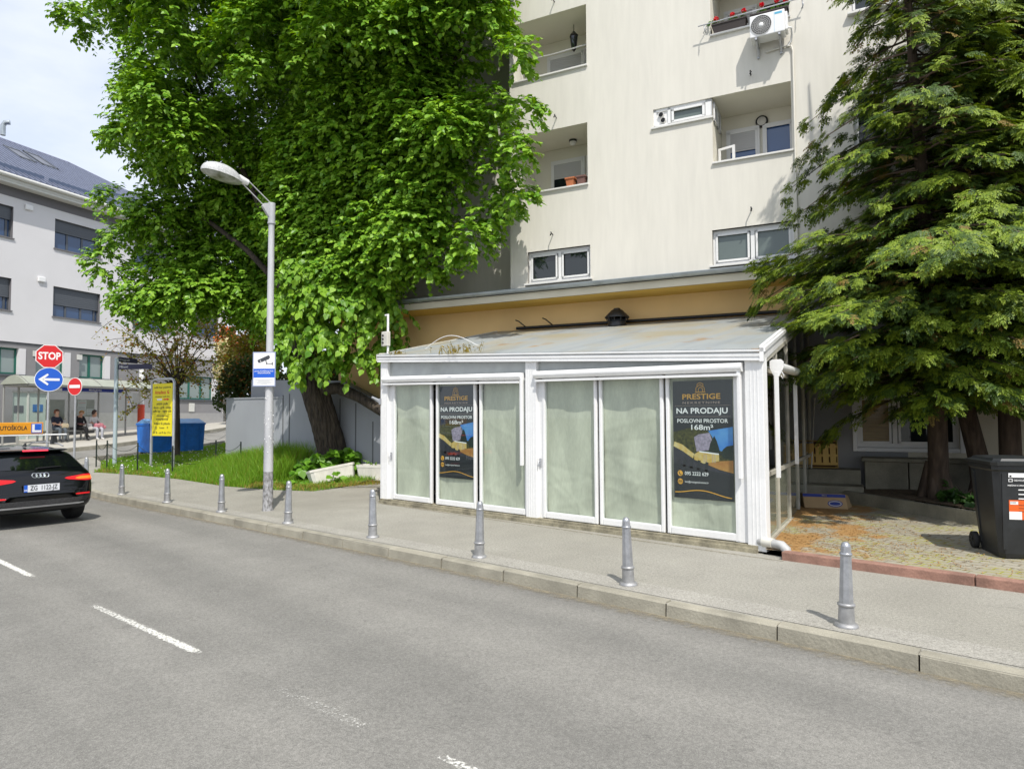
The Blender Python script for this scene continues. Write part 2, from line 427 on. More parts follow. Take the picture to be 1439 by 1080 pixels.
# worn lane markings
M['paint'] = bpy.data.materials.new('worn_paint'); M['paint'].use_nodes = True
nt = M['paint'].node_tree; b = nt.nodes['Principled BSDF']; b.inputs['Base Color'].default_value = (.66, .65, .60, 1); b.inputs['Roughness'].default_value = .8
tcn = nt.nodes.new('ShaderNodeTexCoord'); n1 = nt.nodes.new('ShaderNodeTexNoise'); n1.inputs['Scale'].default_value = 42; n1.inputs['Detail'].default_value = 6; n1.inputs['Roughness'].default_value = .75
n2 = nt.nodes.new('ShaderNodeTexNoise'); n2.inputs['Scale'].default_value = 1.1; n2.inputs['Detail'].default_value = 1
nt.links.new(tcn.outputs['Object'], n1.inputs['Vector']); nt.links.new(tcn.outputs['Object'], n2.inputs['Vector'])
uvn = nt.nodes.new('ShaderNodeAttribute'); uvn.attribute_name = 'wear'
ad = nt.nodes.new('ShaderNodeMath'); ad.operation = 'ADD'; nt.links.new(n1.outputs['Fac'], ad.inputs[0]); nt.links.new(uvn.outputs['Fac'], ad.inputs[1])
mr = nt.nodes.new('ShaderNodeMapRange'); mr.inputs['From Min'].default_value = .47; mr.inputs['From Max'].default_value = .60; nt.links.new(ad.outputs[0], mr.inputs['Value'])
nt.links.new(mr.outputs[0], b.inputs['Alpha'])
mb = MB(); wear = []
def dash(xa, xb, y0, y1, wa, wb, wd=.095):
    n = 24
    for i in range(n):
        t0, t1 = i / n, (i + 1) / n
        row = []
        for t in (t0, t1):
            x = xa + (xb - xa) * t; y = y0 + (y1 - y0) * t
            for k in (-1, -.5, .5, 1):
                row.append((x, y + k * wd / 2, -.116)); wear.append((wa + (wb - wa) * t) - (.16 if abs(k) == 1 else 0) - .5 * max(0, .12 - min(t, 1 - t)) / .12)
        mb.add(row, [(0, 1, 5, 4), (1, 2, 6, 5), (2, 3, 7, 6)])
dash(-13.2, -9.2, 2.13, 2.26, .20, .10)
dash(-7.95, -5.25, 2.30, 2.42, .02, .13)
dash(-4.5, -3.3, 2.45, 2.52, -.06, -.05, .14)
dash(-3.15, -.2, 2.56, 2.66, .0, .18)
dash(1.6, 4.6, 2.7, 2.8, .1, .1)
o = mb.build('lane_marking', [M['paint']]); o['kind'] = 'structure'
at_ = o.data.attributes.new('wear', 'FLOAT', 'POINT'); at_.data.foreach_set('value', wear)

# kerb stones, a metre each, slightly uneven
mb = MB(); random.seed(3)
kp = along([(21.32, 5.68)] + KERB[1:] + side_near[1:3], 1.02)
for a, b_ in zip(kp[:-1], kp[1:]):
    a3, b3 = Vector((a.x, a.y, el(a.x, a.y))), Vector((b_.x, b_.y, el(b_.x, b_.y)))
    t = (b3 - a3).normalized(); n = Vector((-t.y, t.x, 0)); n = -n if n.y > 0 else n     # n towards the road
    j = random.uniform(-.006, .006); dz = random.uniform(-.006, .006); g_ = .006 + random.uniform(0, .006)
    a3 = a3 + t * g_; b3 = b3 - t * g_
    up = Vector((0, 0, 1)); prof = [(.016 + j, -.16), (.006 + j, -.006 + dz), (-.014 + j, .010 + dz), (-.105, .013 + dz), (-.105, -.16)]
    vs = [p + n * q[0] + up * q[1] for p in (a3, b3) for q in prof]
    mb.add(vs, [(0, 1, 2, 3, 4), (9, 8, 7, 6, 5)] + [(i, i + 5, (i + 1) % 5 + 5, (i + 1) % 5) for i in range(5)])
o = mb.build('kerb', [M['kerb']]); o['kind'] = 'structure'
# sandy dirt that gathers at the foot of the kerb and of the kiosk
M['grit'] = bpy.data.materials.new('roadside_grit'); M['grit'].use_nodes = True
nt = M['grit'].node_tree; b = nt.nodes['Principled BSDF']; b.inputs['Base Color'].default_value = (.27, .235, .165, 1); b.inputs['Roughness'].default_value = .95
tcn = nt.nodes.new('ShaderNodeTexCoord'); n1 = nt.nodes.new('ShaderNodeTexNoise'); n1.inputs['Scale'].default_value = 14; n1.inputs['Detail'].default_value = 9; n1.inputs['Roughness'].default_value = .8
nt.links.new(tcn.outputs['Object'], n1.inputs['Vector']); uvn = nt.nodes.new('ShaderNodeAttribute'); uvn.attribute_name = 'wear'
ad = nt.nodes.new('ShaderNodeMath'); ad.operation = 'ADD'; nt.links.new(n1.outputs['Fac'], ad.inputs[0]); nt.links.new(uvn.outputs['Fac'], ad.inputs[1])
mr = nt.nodes.new('ShaderNodeMapRange'); mr.inputs['From Min'].default_value = .45; mr.inputs['From Max'].default_value = .75; mr.inputs['To Max'].default_value = .9; nt.links.new(ad.outputs[0], mr.inputs['Value'])
nt.links.new(mr.outputs[0], b.inputs['Alpha'])
def fringe(name, line, wid, z, side, mt_):
    """narrow strip beside a line, thick at the line and fading away from it"""
    mb = MB(); wr = []; pts = along(line, .5)
    for i in range(len(pts) - 1):
        a, c = pts[i], pts[i + 1]; t = (c - a).normalized(); n = Vector((-t.y, t.x)) * side
        rows = []
        for p in (a, c):
            for k, wv in ((0, .18), (.35, .0), (.7, -.15), (1, -.45)):
                q = p + n * wid * k; rows.append((q.x, q.y, el(q.x, q.y) + z)); wr.append(wv)
        mb.add(rows, [(0, 1, 5, 4), (1, 2, 6, 5), (2, 3, 7, 6)])
    o = mb.build(name, [mt_]); o['kind'] = 'stuff'
    o.data.attributes.new('wear', 'FLOAT', 'POINT').data.foreach_set('value', wr)
    return o
fringe('road_grit', [(p[0], p[1] - .01) for p in [(14, 5.68)] + KERB[1:7]], .36, -.113, 1, M['grit'])
riser('far_kerb', side_far, .036, -.18, .14, M['kerb'])
fringe('pavement_grit', [(-3.0, 8.22), (-11.1, 8.42)], .13, .004, 1, M['grit'])
# ================================================================ the glazed kiosk
M['roof_sheet'] = bpy.data.materials.new('ribbed_roof_sheet'); M['roof_sheet'].use_nodes = True
nt = M['roof_sheet'].node_tree; b = nt.nodes['Principled BSDF']; L = nt.links; b.inputs['Roughness'].default_value = .45
tcn = nt.nodes.new('ShaderNodeTexCoord')
def ramp(fac, stops):
    r = nt.nodes.new('ShaderNodeValToRGB'); e = r.color_ramp.elements
    while len(e) < len(stops): e.new(.5)
    for q, (p, c) in zip(e, stops): q.position = p; q.color = (*c, 1)
    L.new(fac, r.inputs['Fac']); return r.outputs['Color']
def nz_(scale, detail, vec, rough=.55):
    n = nt.nodes.new('ShaderNodeTexNoise'); n.inputs['Scale'].default_value = scale; n.inputs['Detail'].default_value = detail; n.inputs['Roughness'].default_value = rough
    L.new(vec, n.inputs['Vector']); return n.outputs['Fac']
mpp = nt.nodes.new('ShaderNodeMapping'); mpp.inputs['Scale'].default_value = (2.2, .35, 1); mpp.inputs['Rotation'].default_value = (0, 0, R(-14)); L.new(tcn.outputs['Object'], mpp.inputs['Vector'])
base = ramp(nz_(1.1, 6, mpp.outputs[0]), [(.32, (.36, .40, .42)), (.50, (.46, .50, .51)), (.70, (.52, .49, .40))])
dirt = ramp(nz_(.55, 4, tcn.outputs['Object']), [(.46, (0, 0, 0)), (.62, (1, 1, 1))])
mxx = nt.nodes.new('ShaderNodeMix'); mxx.data_type = 'RGBA'; L.new(dirt, mxx.inputs['Factor']); L.new(base, mxx.inputs['A']); mxx.inputs['B'].default_value = (.47, .43, .31, 1)
rust = ramp(nz_(1.4, 5, tcn.outputs['Object']), [(.63, (0, 0, 0)), (.73, (1, 1, 1))])
mx2 = nt.nodes.new('ShaderNodeMix'); mx2.data_type = 'RGBA'; L.new(rust, mx2.inputs['Factor']); L.new(mxx.outputs['Result'], mx2.inputs['A']); mx2.inputs['B'].default_value = (.46, .25, .07, 1)
L.new(mx2.outputs['Result'], b.inputs['Base Color'])
wv = nt.nodes.new('ShaderNodeTexWave'); wv.inputs['Scale'].default_value = 13; wv.bands_direction = 'X'
mpr = nt.nodes.new('ShaderNodeMapping'); mpr.inputs['Rotation'].default_value = (0, 0, R(-14)); L.new(tcn.outputs['Object'], mpr.inputs['Vector']); L.new(mpr.outputs[0], wv.inputs['Vector'])
bp = nt.nodes.new('ShaderNodeBump'); bp.inputs['Strength'].default_value = .9; bp.inputs['Distance'].default_value = .018; L.new(wv.outputs['Fac'], bp.inputs['Height']); L.new(bp.outputs[0], b.inputs['Normal'])

M['paper'] = mat('kraft_lining', (.53, .53, .43), .7, var=.15, scale=2.0, bump=.15, bscale=7, fine=.06, fscale=24, stretch=(1.6, 1.6, .45))
M['plinth'] = mat('plinth_concrete', (.26, .235, .165), .9, var=.35, scale=6, fine=.2, fscale=40)
M['pipe_grey'] = mat('pipe_grey', (.40, .40, .39), .5, var=.2, scale=9)
M['slate_print'] = mat('poster_slate', (.022, .026, .031), .32)
M['gold_print'] = mat('poster_gold', (.74, .38, .05), .4)
M['beige_print'] = mat('poster_beige', (.45, .34, .28), .4)
M['pic_sky'] = mat('picture_blue', (.01, .13, .55), .4, col2=(.10, .30, .62), scale=3)
M['pic_tree'] = mat('picture_tree', (.012, .014, .006), .4, col2=(.09, .09, .02), scale=22)
M['pic_pine'] = mat('picture_pine', (.008, .02, .014), .4, var=.4, scale=20)
M['pic_wall'] = mat('picture_wall', (.30, .26, .34), .4, var=.35, scale=25)
M['pic_yellow'] = mat('picture_yellow', (.55, .35, .06), .4, col2=(.62, .52, .25), scale=12)
M['pic_orange'] = mat('picture_orange', (.36, .15, .035), .4, col2=(.48, .26, .07), scale=9)
M['pic_road'] = mat('picture_road', (.03, .032, .042), .4, var=.3, scale=9)
M['side_frame'] = mat('weathered_frame', (.45, .43, .36), .55, var=.15, scale=4)
M['weed'] = leafmat('dry_weed', (.20, .17, .03), (.33, .25, .05))
M['side_glass'] = glassmat('side_glass', (.22, .24, .19), .03)
M['side_low'] = mat('side_lined_pane', (.22, .235, .18), .06, spec=.6, var=.12, scale=1.5)
M['side_dark'] = mat('side_dark_pane', (.055, .06, .05), .05, spec=.6, var=.25, scale=1.2)
M['band_glass'] = mat('band_panel', (.36, .38, .37), .12, spec=.6, var=.08)

KO = Vector((-7.3, 8.54, 0))
kiosk = thing('glass_kiosk', KO, 'white framed glazed kiosk with papered panes and a ribbed lean-to roof', 'kiosk')
def KB():
    m_ = MB(); m_.xf = Matrix.Translation(-KO); return m_
def zt(x, a=2.98, b_=2.565):            # eave height along the front
    return a + (b_ - a) * (x + 11.15) / 7.8
EA, EB = Vector((-11.20, 8.44, zt(-11.2))), Vector((-3.33, 8.44, zt(-3.33)))
EC, ED = Vector((-11.25, 12.10, 3.80)), Vector((-4.58, 13.88, 3.76))
# front frame: posts, rails
for x0, x1 in ((-11.15, -10.93), (-7.27, -7.04), (-3.55, -3.31)):
    mb = KB()
    zz = zt((x0 + x1) / 2) - .10
    mb.box(x0, x1, 8.49, 8.63, .02, zz, bev=.006)
    for k in (.3, .5, .7): mb.box(x0 + (x1 - x0) * k - .006, x0 + (x1 - x0) * k + .006, 8.486, 8.492, .03, zz - .01)
    mb.build('post', M['white_alu'], kiosk)
mb = KB()
mb.box(-3.72, -3.55, 8.53, 8.57, .10, 2.3)                      # blank panel beside the corner
mb.build('corner_panel', M['white_alu'], kiosk)
mb = KB(); mb.box(-10.93, -10.80, 8.55, 8.60, .09, 2.36); mb.build('jamb', M['white_alu'], kiosk)
mb = KB(); mb.box(-7.04, -6.95, 8.55, 8.60, .09, 2.32)
mb.build('jamb', M['white_alu'], kiosk)
mb = KB()
mb.box(-11.12, -3.42, 8.43, 8.70, 0.0, .055); mb.box(-11.12, -3.42, 8.47, 8.70, .055, .09)
mb.build('plinth', M['plinth'], kiosk)
# folding leaves
LEAVES = [(-10.80, -9.645), (-9.525, -8.475), (-8.385, -7.275), (-6.95, -5.885), (-5.845, -4.755), (-4.715, -3.655)]
GL = [(-10.74, -9.70), (-9.47, -8.53), (-8.33, -7.33), (-6.89, -5.94), (-5.79, -4.81), (-4.66, -3.71)]
rg = np.random.default_rng(5)
for i, ((a, c), (ga, gc)) in enumerate(zip(LEAVES, GL)):
    top = 2.40 - .012 * (a + 11)
    mb = KB()
    for x0, x1, z0, z1 in ((a, ga, .10, top), (gc, c, .10, top), (ga, gc, .10, .20), (ga, gc, top - .05, top)):
        mb.box(x0, x1, 8.535, 8.585, z0, z1, bev=.005)
        mb.box(x0 + .012, x1 - .012, 8.527, 8.536, z0 + .012, z1 - .012)
    pl = mb.build('door_leaf', M['white_alu'], kiosk)
    mb = KB(); mb.quad((ga, 8.555, .20), (gc, 8.555, .20), (gc, 8.555, top - .05), (ga, 8.555, top - .05)); mb.build('pane', M['glass'], pl)
    # creased paper behind the pane
    nxg, nzg = 40, 70
    X, Zg = np.meshgrid(np.linspace(ga - .01, gc + .01, nxg), np.linspace(.18, top - .03, nzg))
    Y = np.full(X.shape, 8.60)
    for k in range(7):
        ang = rg.normal(0, .5); fx, fz = math.cos(ang), math.sin(ang)
        ph = rg.uniform(0, 6.28); fr = rg.uniform(3, 11)
        Y += .0034 * np.sin((X * fx + Zg * fz) * fr + ph + 1.2 * np.sin(Zg * rg.uniform(1, 2.5) + ph))
    for k in range(14):                                             # sharp creases
        ang = rg.uniform(0, math.pi); d0 = (X - rg.uniform(ga, gc)) * math.cos(ang) + (Zg - rg.uniform(.2, 2.3)) * math.sin(ang)
        Y += rg.uniform(.004, .011) * np.exp(-np.abs(d0) / rg.uniform(.02, .06)) * rg.choice([-1, 1]) * .7
    vs = np.stack([X - KO.x, Y - KO.y, Zg], -1).reshape(-1, 3)
    fs = np.array([(j * nxg + q, j * nxg + q + 1, (j + 1) * nxg + q + 1, (j + 1) * nxg + q) for j in range(nzg - 1) for q in range(nxg - 1)])
    np_mesh('paper_lining', vs, fs, [M['paper']], pl, smooth=True)
for x, z in ((-10.86, .95), (-7.0, .98)):
    mb = KB(); mb.box(x - .02, x + .02, 8.53, 8.55, z - .07, z + .07, bev=.005); mb.tube([(x, 8.53, z + .02), (x, 8.49, z + .02), (x + .0, 8.485, z - .06)], .009, 8)
    mb.build('lock', M['galv'], kiosk)
# awning cassettes, bottom bars, side guides
for x0, x1, za, zb, gx in ((-11.04, -7.33, 2.425, 2.335, -7.335), (-7.05, -3.57, 2.345, 2.295, -3.615)):
    mb = KB(); n = 10; prof = []
    for k in range(n + 1):
        t = -math.pi / 2 + math.pi * k / n
        prof.append((8.475 - .06 * math.cos(t), .06 + .06 * math.sin(t)))
    prof += [(8.535, .12), (8.535, 0)]
    vs = [(x0, y, za + z) for y, z in prof] + [(x1, y, zb + z) for y, z in prof]; k = len(prof)
    mb.add(vs, [tuple(range(k - 1, -1, -1)), tuple(range(k, 2 * k))] + [(q, (q + 1) % k, k + (q + 1) % k, k + q) for q in range(k)])
    cs = mb.build('awning_cassette', M['white_alu'], kiosk)
    mb = KB(); mb.hexa([(x0 + .04, 8.42, za - .055), (x1 - .04, 8.42, zb - .055), (x1 - .04, 8.50, zb - .055), (x0 + .04, 8.50, za - .055), (x0 + .04, 8.42, za - .022), (x1 - .04, 8.42, zb - .022), (x1 - .04, 8.50, zb - .022), (x0 + .04, 8.50, za - .022)])
    mb.build('awning_bar', M['white_alu'], cs)
    mb = KB(); mb.box(gx - .022, gx + .022, 8.44, 8.50, .92, zb + .08, bev=.005); mb.build('awning_guide', M['white_alu'], cs)
# upper band of panels between cassettes and eave
mb = KB()
mb.add([(-10.93, 8.56, 2.40), (-7.27, 8.56, 2.36), (-7.27, 8.56, zt(-7.27) - .10), (-10.93, 8.56, zt(-10.93) - .10)], [(0, 1, 2, 3)])
mb.add([(-7.04, 8.56, 2.34), (-3.55, 8.56, 2.30), (-3.55, 8.56, zt(-3.55) - .10), (-7.04, 8.56, zt(-7.04) - .10)], [(0, 1, 2, 3)])
mb.build('transom_panel', M['band_glass'], kiosk)
# eave gutter with ridges
mb = KB()
def strip(prof, m=0):
    vs = []
    for P_ in (EA, EB):
        for dy, dz in prof: vs.append((P_.x, P_.y + dy, P_.z + dz))
    k = len(prof)
    mb.add(vs, [(q, q + 1, k + q + 1, k + q) for q in range(k - 1)] + [tuple(range(k)), tuple(range(2 * k - 1, k - 1, -1))], m)
strip([(.10, 0), (-.01, 0), (-.01, -.025), (.012, -.03), (.012, -.05), (0, -.055), (0, -.085), (.012, -.088), (.012, -.115), (.0, -.12), (.0, -.14), (.10, -.14)])
mb.build('eave_gutter', M['white_alu'], kiosk)
# roof sheet, with thickness
mb = KB(); nn_ = 12
th = Vector((0, 0, -.05)); lift = Vector((0, 0, .012))
ra, rb = EA + Vector((0, .0, 0)) + lift, EB + lift
mb.hexa([ra + th, rb + th, ED + th, EC + th, ra, rb, ED, EC])
roof = mb.build('roof', M['roof_sheet'], kiosk)
mb = KB()
nrm = (ED - EB).cross(EA - EB).normalized()
sd_ = (ED - EB).normalized(); out_ = Vector((sd_.y, -sd_.x, 0)).normalized()
mb.hexa([EB + Vector((0, 0, -.15)), EB + out_ * .05 + Vector((0, 0, -.15)), ED + out_ * .05 + Vector((0, 0, -.15)), ED + Vector((0, 0, -.15)),
         EB + Vector((0, 0, .05)), EB + out_ * .05 + Vector((0, 0, .05)), ED + out_ * .05 + Vector((0, 0, .05)), ED + Vector((0, 0, .05))])
mb.hexa([EB + Vector((0, 0, -.03)), EB + out_ * .07 + Vector((0, 0, -.03)), ED + out_ * .07 + Vector((0, 0, -.03)), ED + Vector((0, 0, -.03)),
         EB + Vector((0, 0, .02)), EB + out_ * .07 + Vector((0, 0, .02)), ED + out_ * .07 + Vector((0, 0, .02)), ED + Vector((0, 0, .02))])
mb.build('verge_board', M['white_alu'], kiosk)
mb = KB(); mb.hexa([EA + Vector((-.03, 0, -.12)), EA + Vector((0.0, 0, -.12)), EC + Vector((0, 0, -.12)), EC + Vector((-.03, 0, -.12)), EA + Vector((-.03, 0, .02)), EA + Vector((0.0, 0, .02)), EC + Vector((0, 0, .02)), EC + Vector((-.03, 0, .02))])
mb.build('verge_board', M['white_alu_dirty'], kiosk)

# right flank (towards the yard): local frame along the flank
PA, PB = Vector((-3.36, 8.60, 0)), Vector((-4.46, 13.80, 0))
fl = (PB - PA).normalized(); FL = (PB - PA).length; fo = Vector((fl.y, -fl.x, 0))          # fo points out to the yard
def FB(p0=PA, f=fl, o=fo):
    m_ = MB(); m_.xf = Matrix.Translation(-KO) @ Matrix(((f.x, o.x, 0, p0.x), (f.y, o.y, 0, p0.y), (0, 0, 1, 0), (0, 0, 0, 1))); return m_
def zs(s): return 2.44 + (3.60 - 2.44) * s / FL
mb = FB(); mulls = [0.0, 1.15, 2.25, 3.3, 4.3, FL - .05]
for s in mulls: mb.box(s - .018, s + .02, -.045, .012, .06, zs(s), bev=.004)
mb.box(0, FL, -.05, .025, .02, .12); 
mb.box(0, FL, -.045, .012, .93, .985); mb.box(0, FL, -.045, .012, 2.30, 2.35)
mb.hexa([(0, -.05, zs(0) - .06), (FL, -.05, zs(FL) - .06), (FL, .02, zs(FL) - .06), (0, .02, zs(0) - .06), (0, -.05, zs(0)), (FL, -.05, zs(FL)), (FL, .02, zs(FL)), (0, .02, zs(0))])
mb.build('side_frame', M['side_frame'], kiosk)
for k in range(len(mulls) - 1):
    a, c = mulls[k] + .03, mulls[k + 1] - .025
    for z0, z1, z2, mt_ in ((.12, .93, .93, 'side_low'), (.985, 2.30, 2.30, 'side_dark' if k else 'side_glass'), (2.35, zs(a) - .06, zs(c) - .06, 'side_dark')):
        mb = FB(); mb.add([(a, -.015, z0), (c, -.015, z0), (c, -.015, z2), (a, -.015, z1)], [(0, 1, 2, 3)]); mb.build('side_pane', M[mt_], kiosk)
# side awning: round cassette on a shield-shaped end plate, two arms hanging down
mb = FB(); mb.tube([(.30, .14, 2.37), (3.1, .14, 2.41)], .062, 16); cs = mb.build('side_awning', M['white_alu'], kiosk)
mb = FB(); sh = [(.05, 2.44), (.08, 2.46), (.19, 2.46), (.22, 2.43), (.22, 2.35), (.165, 2.24), (.10, 2.24), (.05, 2.35)]
mb.prism([(y, z) for y, z in sh], .26, .30, 'x'); mb.build('end_plate', M['white_alu'], cs)
for s, zb in ((.27, .92), (2.1, .98)):
    mb = FB(); mb.box(s - .015, s + .02, .10, .155, zb, 2.30, bev=.004); mb.build('awning_arm', M['white_alu'], cs)
mb = FB(); mb.tube([(.30, .19, 2.30), (.31, .215, 2.25), (.31, .20, 2.21), (.30, .18, 2.25)], .008, 6); mb.build('crank_eye', M['white_plastic'], cs)
# left flank
LA, LB = Vector((-11.10, 8.62, 0)), Vector((-11.18, 12.05, 0)); lf = (LB - LA).normalized(); lo_ = Vector((-lf.y, lf.x, 0)); LL = (LB - LA).length
mb = FB(LA, lf, lo_)
for s in (.0, 1.1, 2.2, LL - .05): mb.box(s - .03, s + .03, -.05, .02, .06, 2.85 + .75 * s / LL)
mb.box(0, LL, -.05, .02, .02, .12); mb.box(0, LL, -.05, .02, 2.30, 2.36); mb.build('side_frame', M['white_alu'], kiosk)
mb = FB(LA, lf, lo_); mb.add([(0, -.015, .1), (LL, -.015, .1), (LL, -.015, 3.55), (0, -.015, 2.8)], [(0, 1, 2, 3)]); mb.build('side_pane', M['band_glass'], kiosk)
# inside: floor, counter front, a low partition, seen dimly through the flank
mb = KB(); mb.add([(-11.0, 8.7, .05), (-3.5, 8.7, .05), (-4.75, 13.6, .05), (-11.1, 11.9, .05)], [(0, 1, 2, 3)]); mb.build('inner_floor', mat('dark_floor', (.10, .09, .08), .6), kiosk)
mb = KB(); mb.box(-6.9, -6.2, 9.4, 12.6, .05, 1.05); mb.box(-6.95, -6.15, 9.35, 12.65, 1.05, 1.09); mb.build('counter', mat('counter_wood', (.16, .09, .05), .5, var=.3, scale=6), kiosk)
# downpipe elbow at the corner
mb = KB(); mb.tube([(-3.42, 8.53, .14), (-3.26, 8.49, .145), (-3.10, 8.44, .14), (-3.04, 8.415, .10), (-3.03, 8.41, .03)], .055, 14); dp = mb.build('drain_elbow', M['pipe_grey'], kiosk)
mb = KB(); mb.tube([(-3.36, 8.515, .142), (-3.22, 8.475, .145)], .062, 14); mb.build('pipe_collar', M['white_alu_dirty'], dp)
# roof vent cowl near the wall
def roofz(x, y):
    n_ = (EB - EA).cross(EC - EA); return EA.z - (n_.x * (x - EA.x) + n_.y * (y - EA.y)) / n_.z
vx, vy = -8.13, 12.62; vz = roofz(vx, vy)
mb = MB(); mb.xf = Matrix.Translation(Vector((vx, vy, vz)) - KO)
mb.lathe([(.20, -.06), (.20, .09), (.18, .09)], 20); mb.lathe([(.27, .13), (.27, .15), (.13, .29), (.10, .31), (0, .315)], 20); mb.lathe([(0, .125), (.27, .13)], 20)
for k in range(10):
    a = k * math.pi / 5; mb.tube([(.21 * math.cos(a), .21 * math.sin(a), .05), (.24 * math.cos(a), .24 * math.sin(a), .14)], .012, 6)
mb.box(-.06, .06, -.05, .05, .30, .345, bev=.01)
vt = mb.build('roof_vent', M['dark_plastic'], kiosk)
# aerial mast and junction box on the left end of the eave
mx_ = Vector((-11.08, 8.62, zt(-11.08)))
mb = MB(); mb.xf = Matrix.Translation(mx_ - KO)
mb.tube([(0, 0, -.05), (0, 0, .86)], .024, 10); mb.tube([(0, 0, .84), (-.085, 0, .84)], .022, 8); mb.lathe([(.03, -.03), (.03, .05)], 12)
ms = mb.build('mast', M['white_alu'], kiosk)
mb = MB(); mb.xf = Matrix.Translation(mx_ - KO); mb.box(-.145, .045, -.06, .03, .20, .50, bev=.012); bx_ = mb.build('junction_box', M['white_alu_dirty'], ms)
for k in range(3):
    mb = MB(); mb.xf = Matrix.Translation(mx_ - KO); mb.lathe([(.022, -.075), (.022, -.055)], 12, (-.085, -.0, .27 + .075 * k), axis='y')
    mb.build('cable_gland', M['dark_plastic'], bx_)
mb = MB(); mb.xf = Matrix.Translation(mx_ - KO); mb.tube([(-.02, -.02, .02), (-.17, -.08, .03)], .03, 8); mb.build('cable_stub', M['white_alu_dirty'], ms)
mb = KB(); pts = []
for k in range(15):
    t = k / 14; x = -10.35 + 1.15 * t; y = 9.0 + .35 * t; pts.append((x, y, roofz(x, y) + .03 + .26 * math.sin(math.pi * min(1, t * 1.02)) * (1 - .2 * t)))
mb.tube(pts, .007, 6); mb.build('cable_loop', M['white_plastic'], kiosk)
# little camera bracket on the left post
mb = KB(); mb.box(-11.18, -11.12, 8.47, 8.55, 1.98, 2.10); mb.tube([(-11.15, 8.5, 2.05), (-11.36, 8.44, 2.13)], .025, 8); mb.tube([(-11.15, 8.5, 2.0), (-11.33, 8.45, 2.11)], .018, 8)
mb.build('wall_bracket', M['galv'], kiosk)
# black pipe lying along the wall above the roof, with two hooks
mb = KB(); TH = R(15); eB = Vector((math.cos(TH), math.sin(TH), 0)); nB = Vector((-math.sin(TH), math.cos(TH), 0)); OB = Vector((-4.75, 13.9, 0))
pp = lambda s, o, z: OB + eB * s + nB * o + Vector((0, 0, z))
mb.tube([pp(-6.2, -.10, 3.84), pp(-.1, -.10, 3.81)], .035, 8)
for s in (-6.05, -5.35): mb.tube([pp(s + .1, -.12, 3.86), pp(s, -.30, 3.98), pp(s - .05, -.36, 4.0)], .014, 6)
mb.build('wall_pipe', M['black_metal'], kiosk)

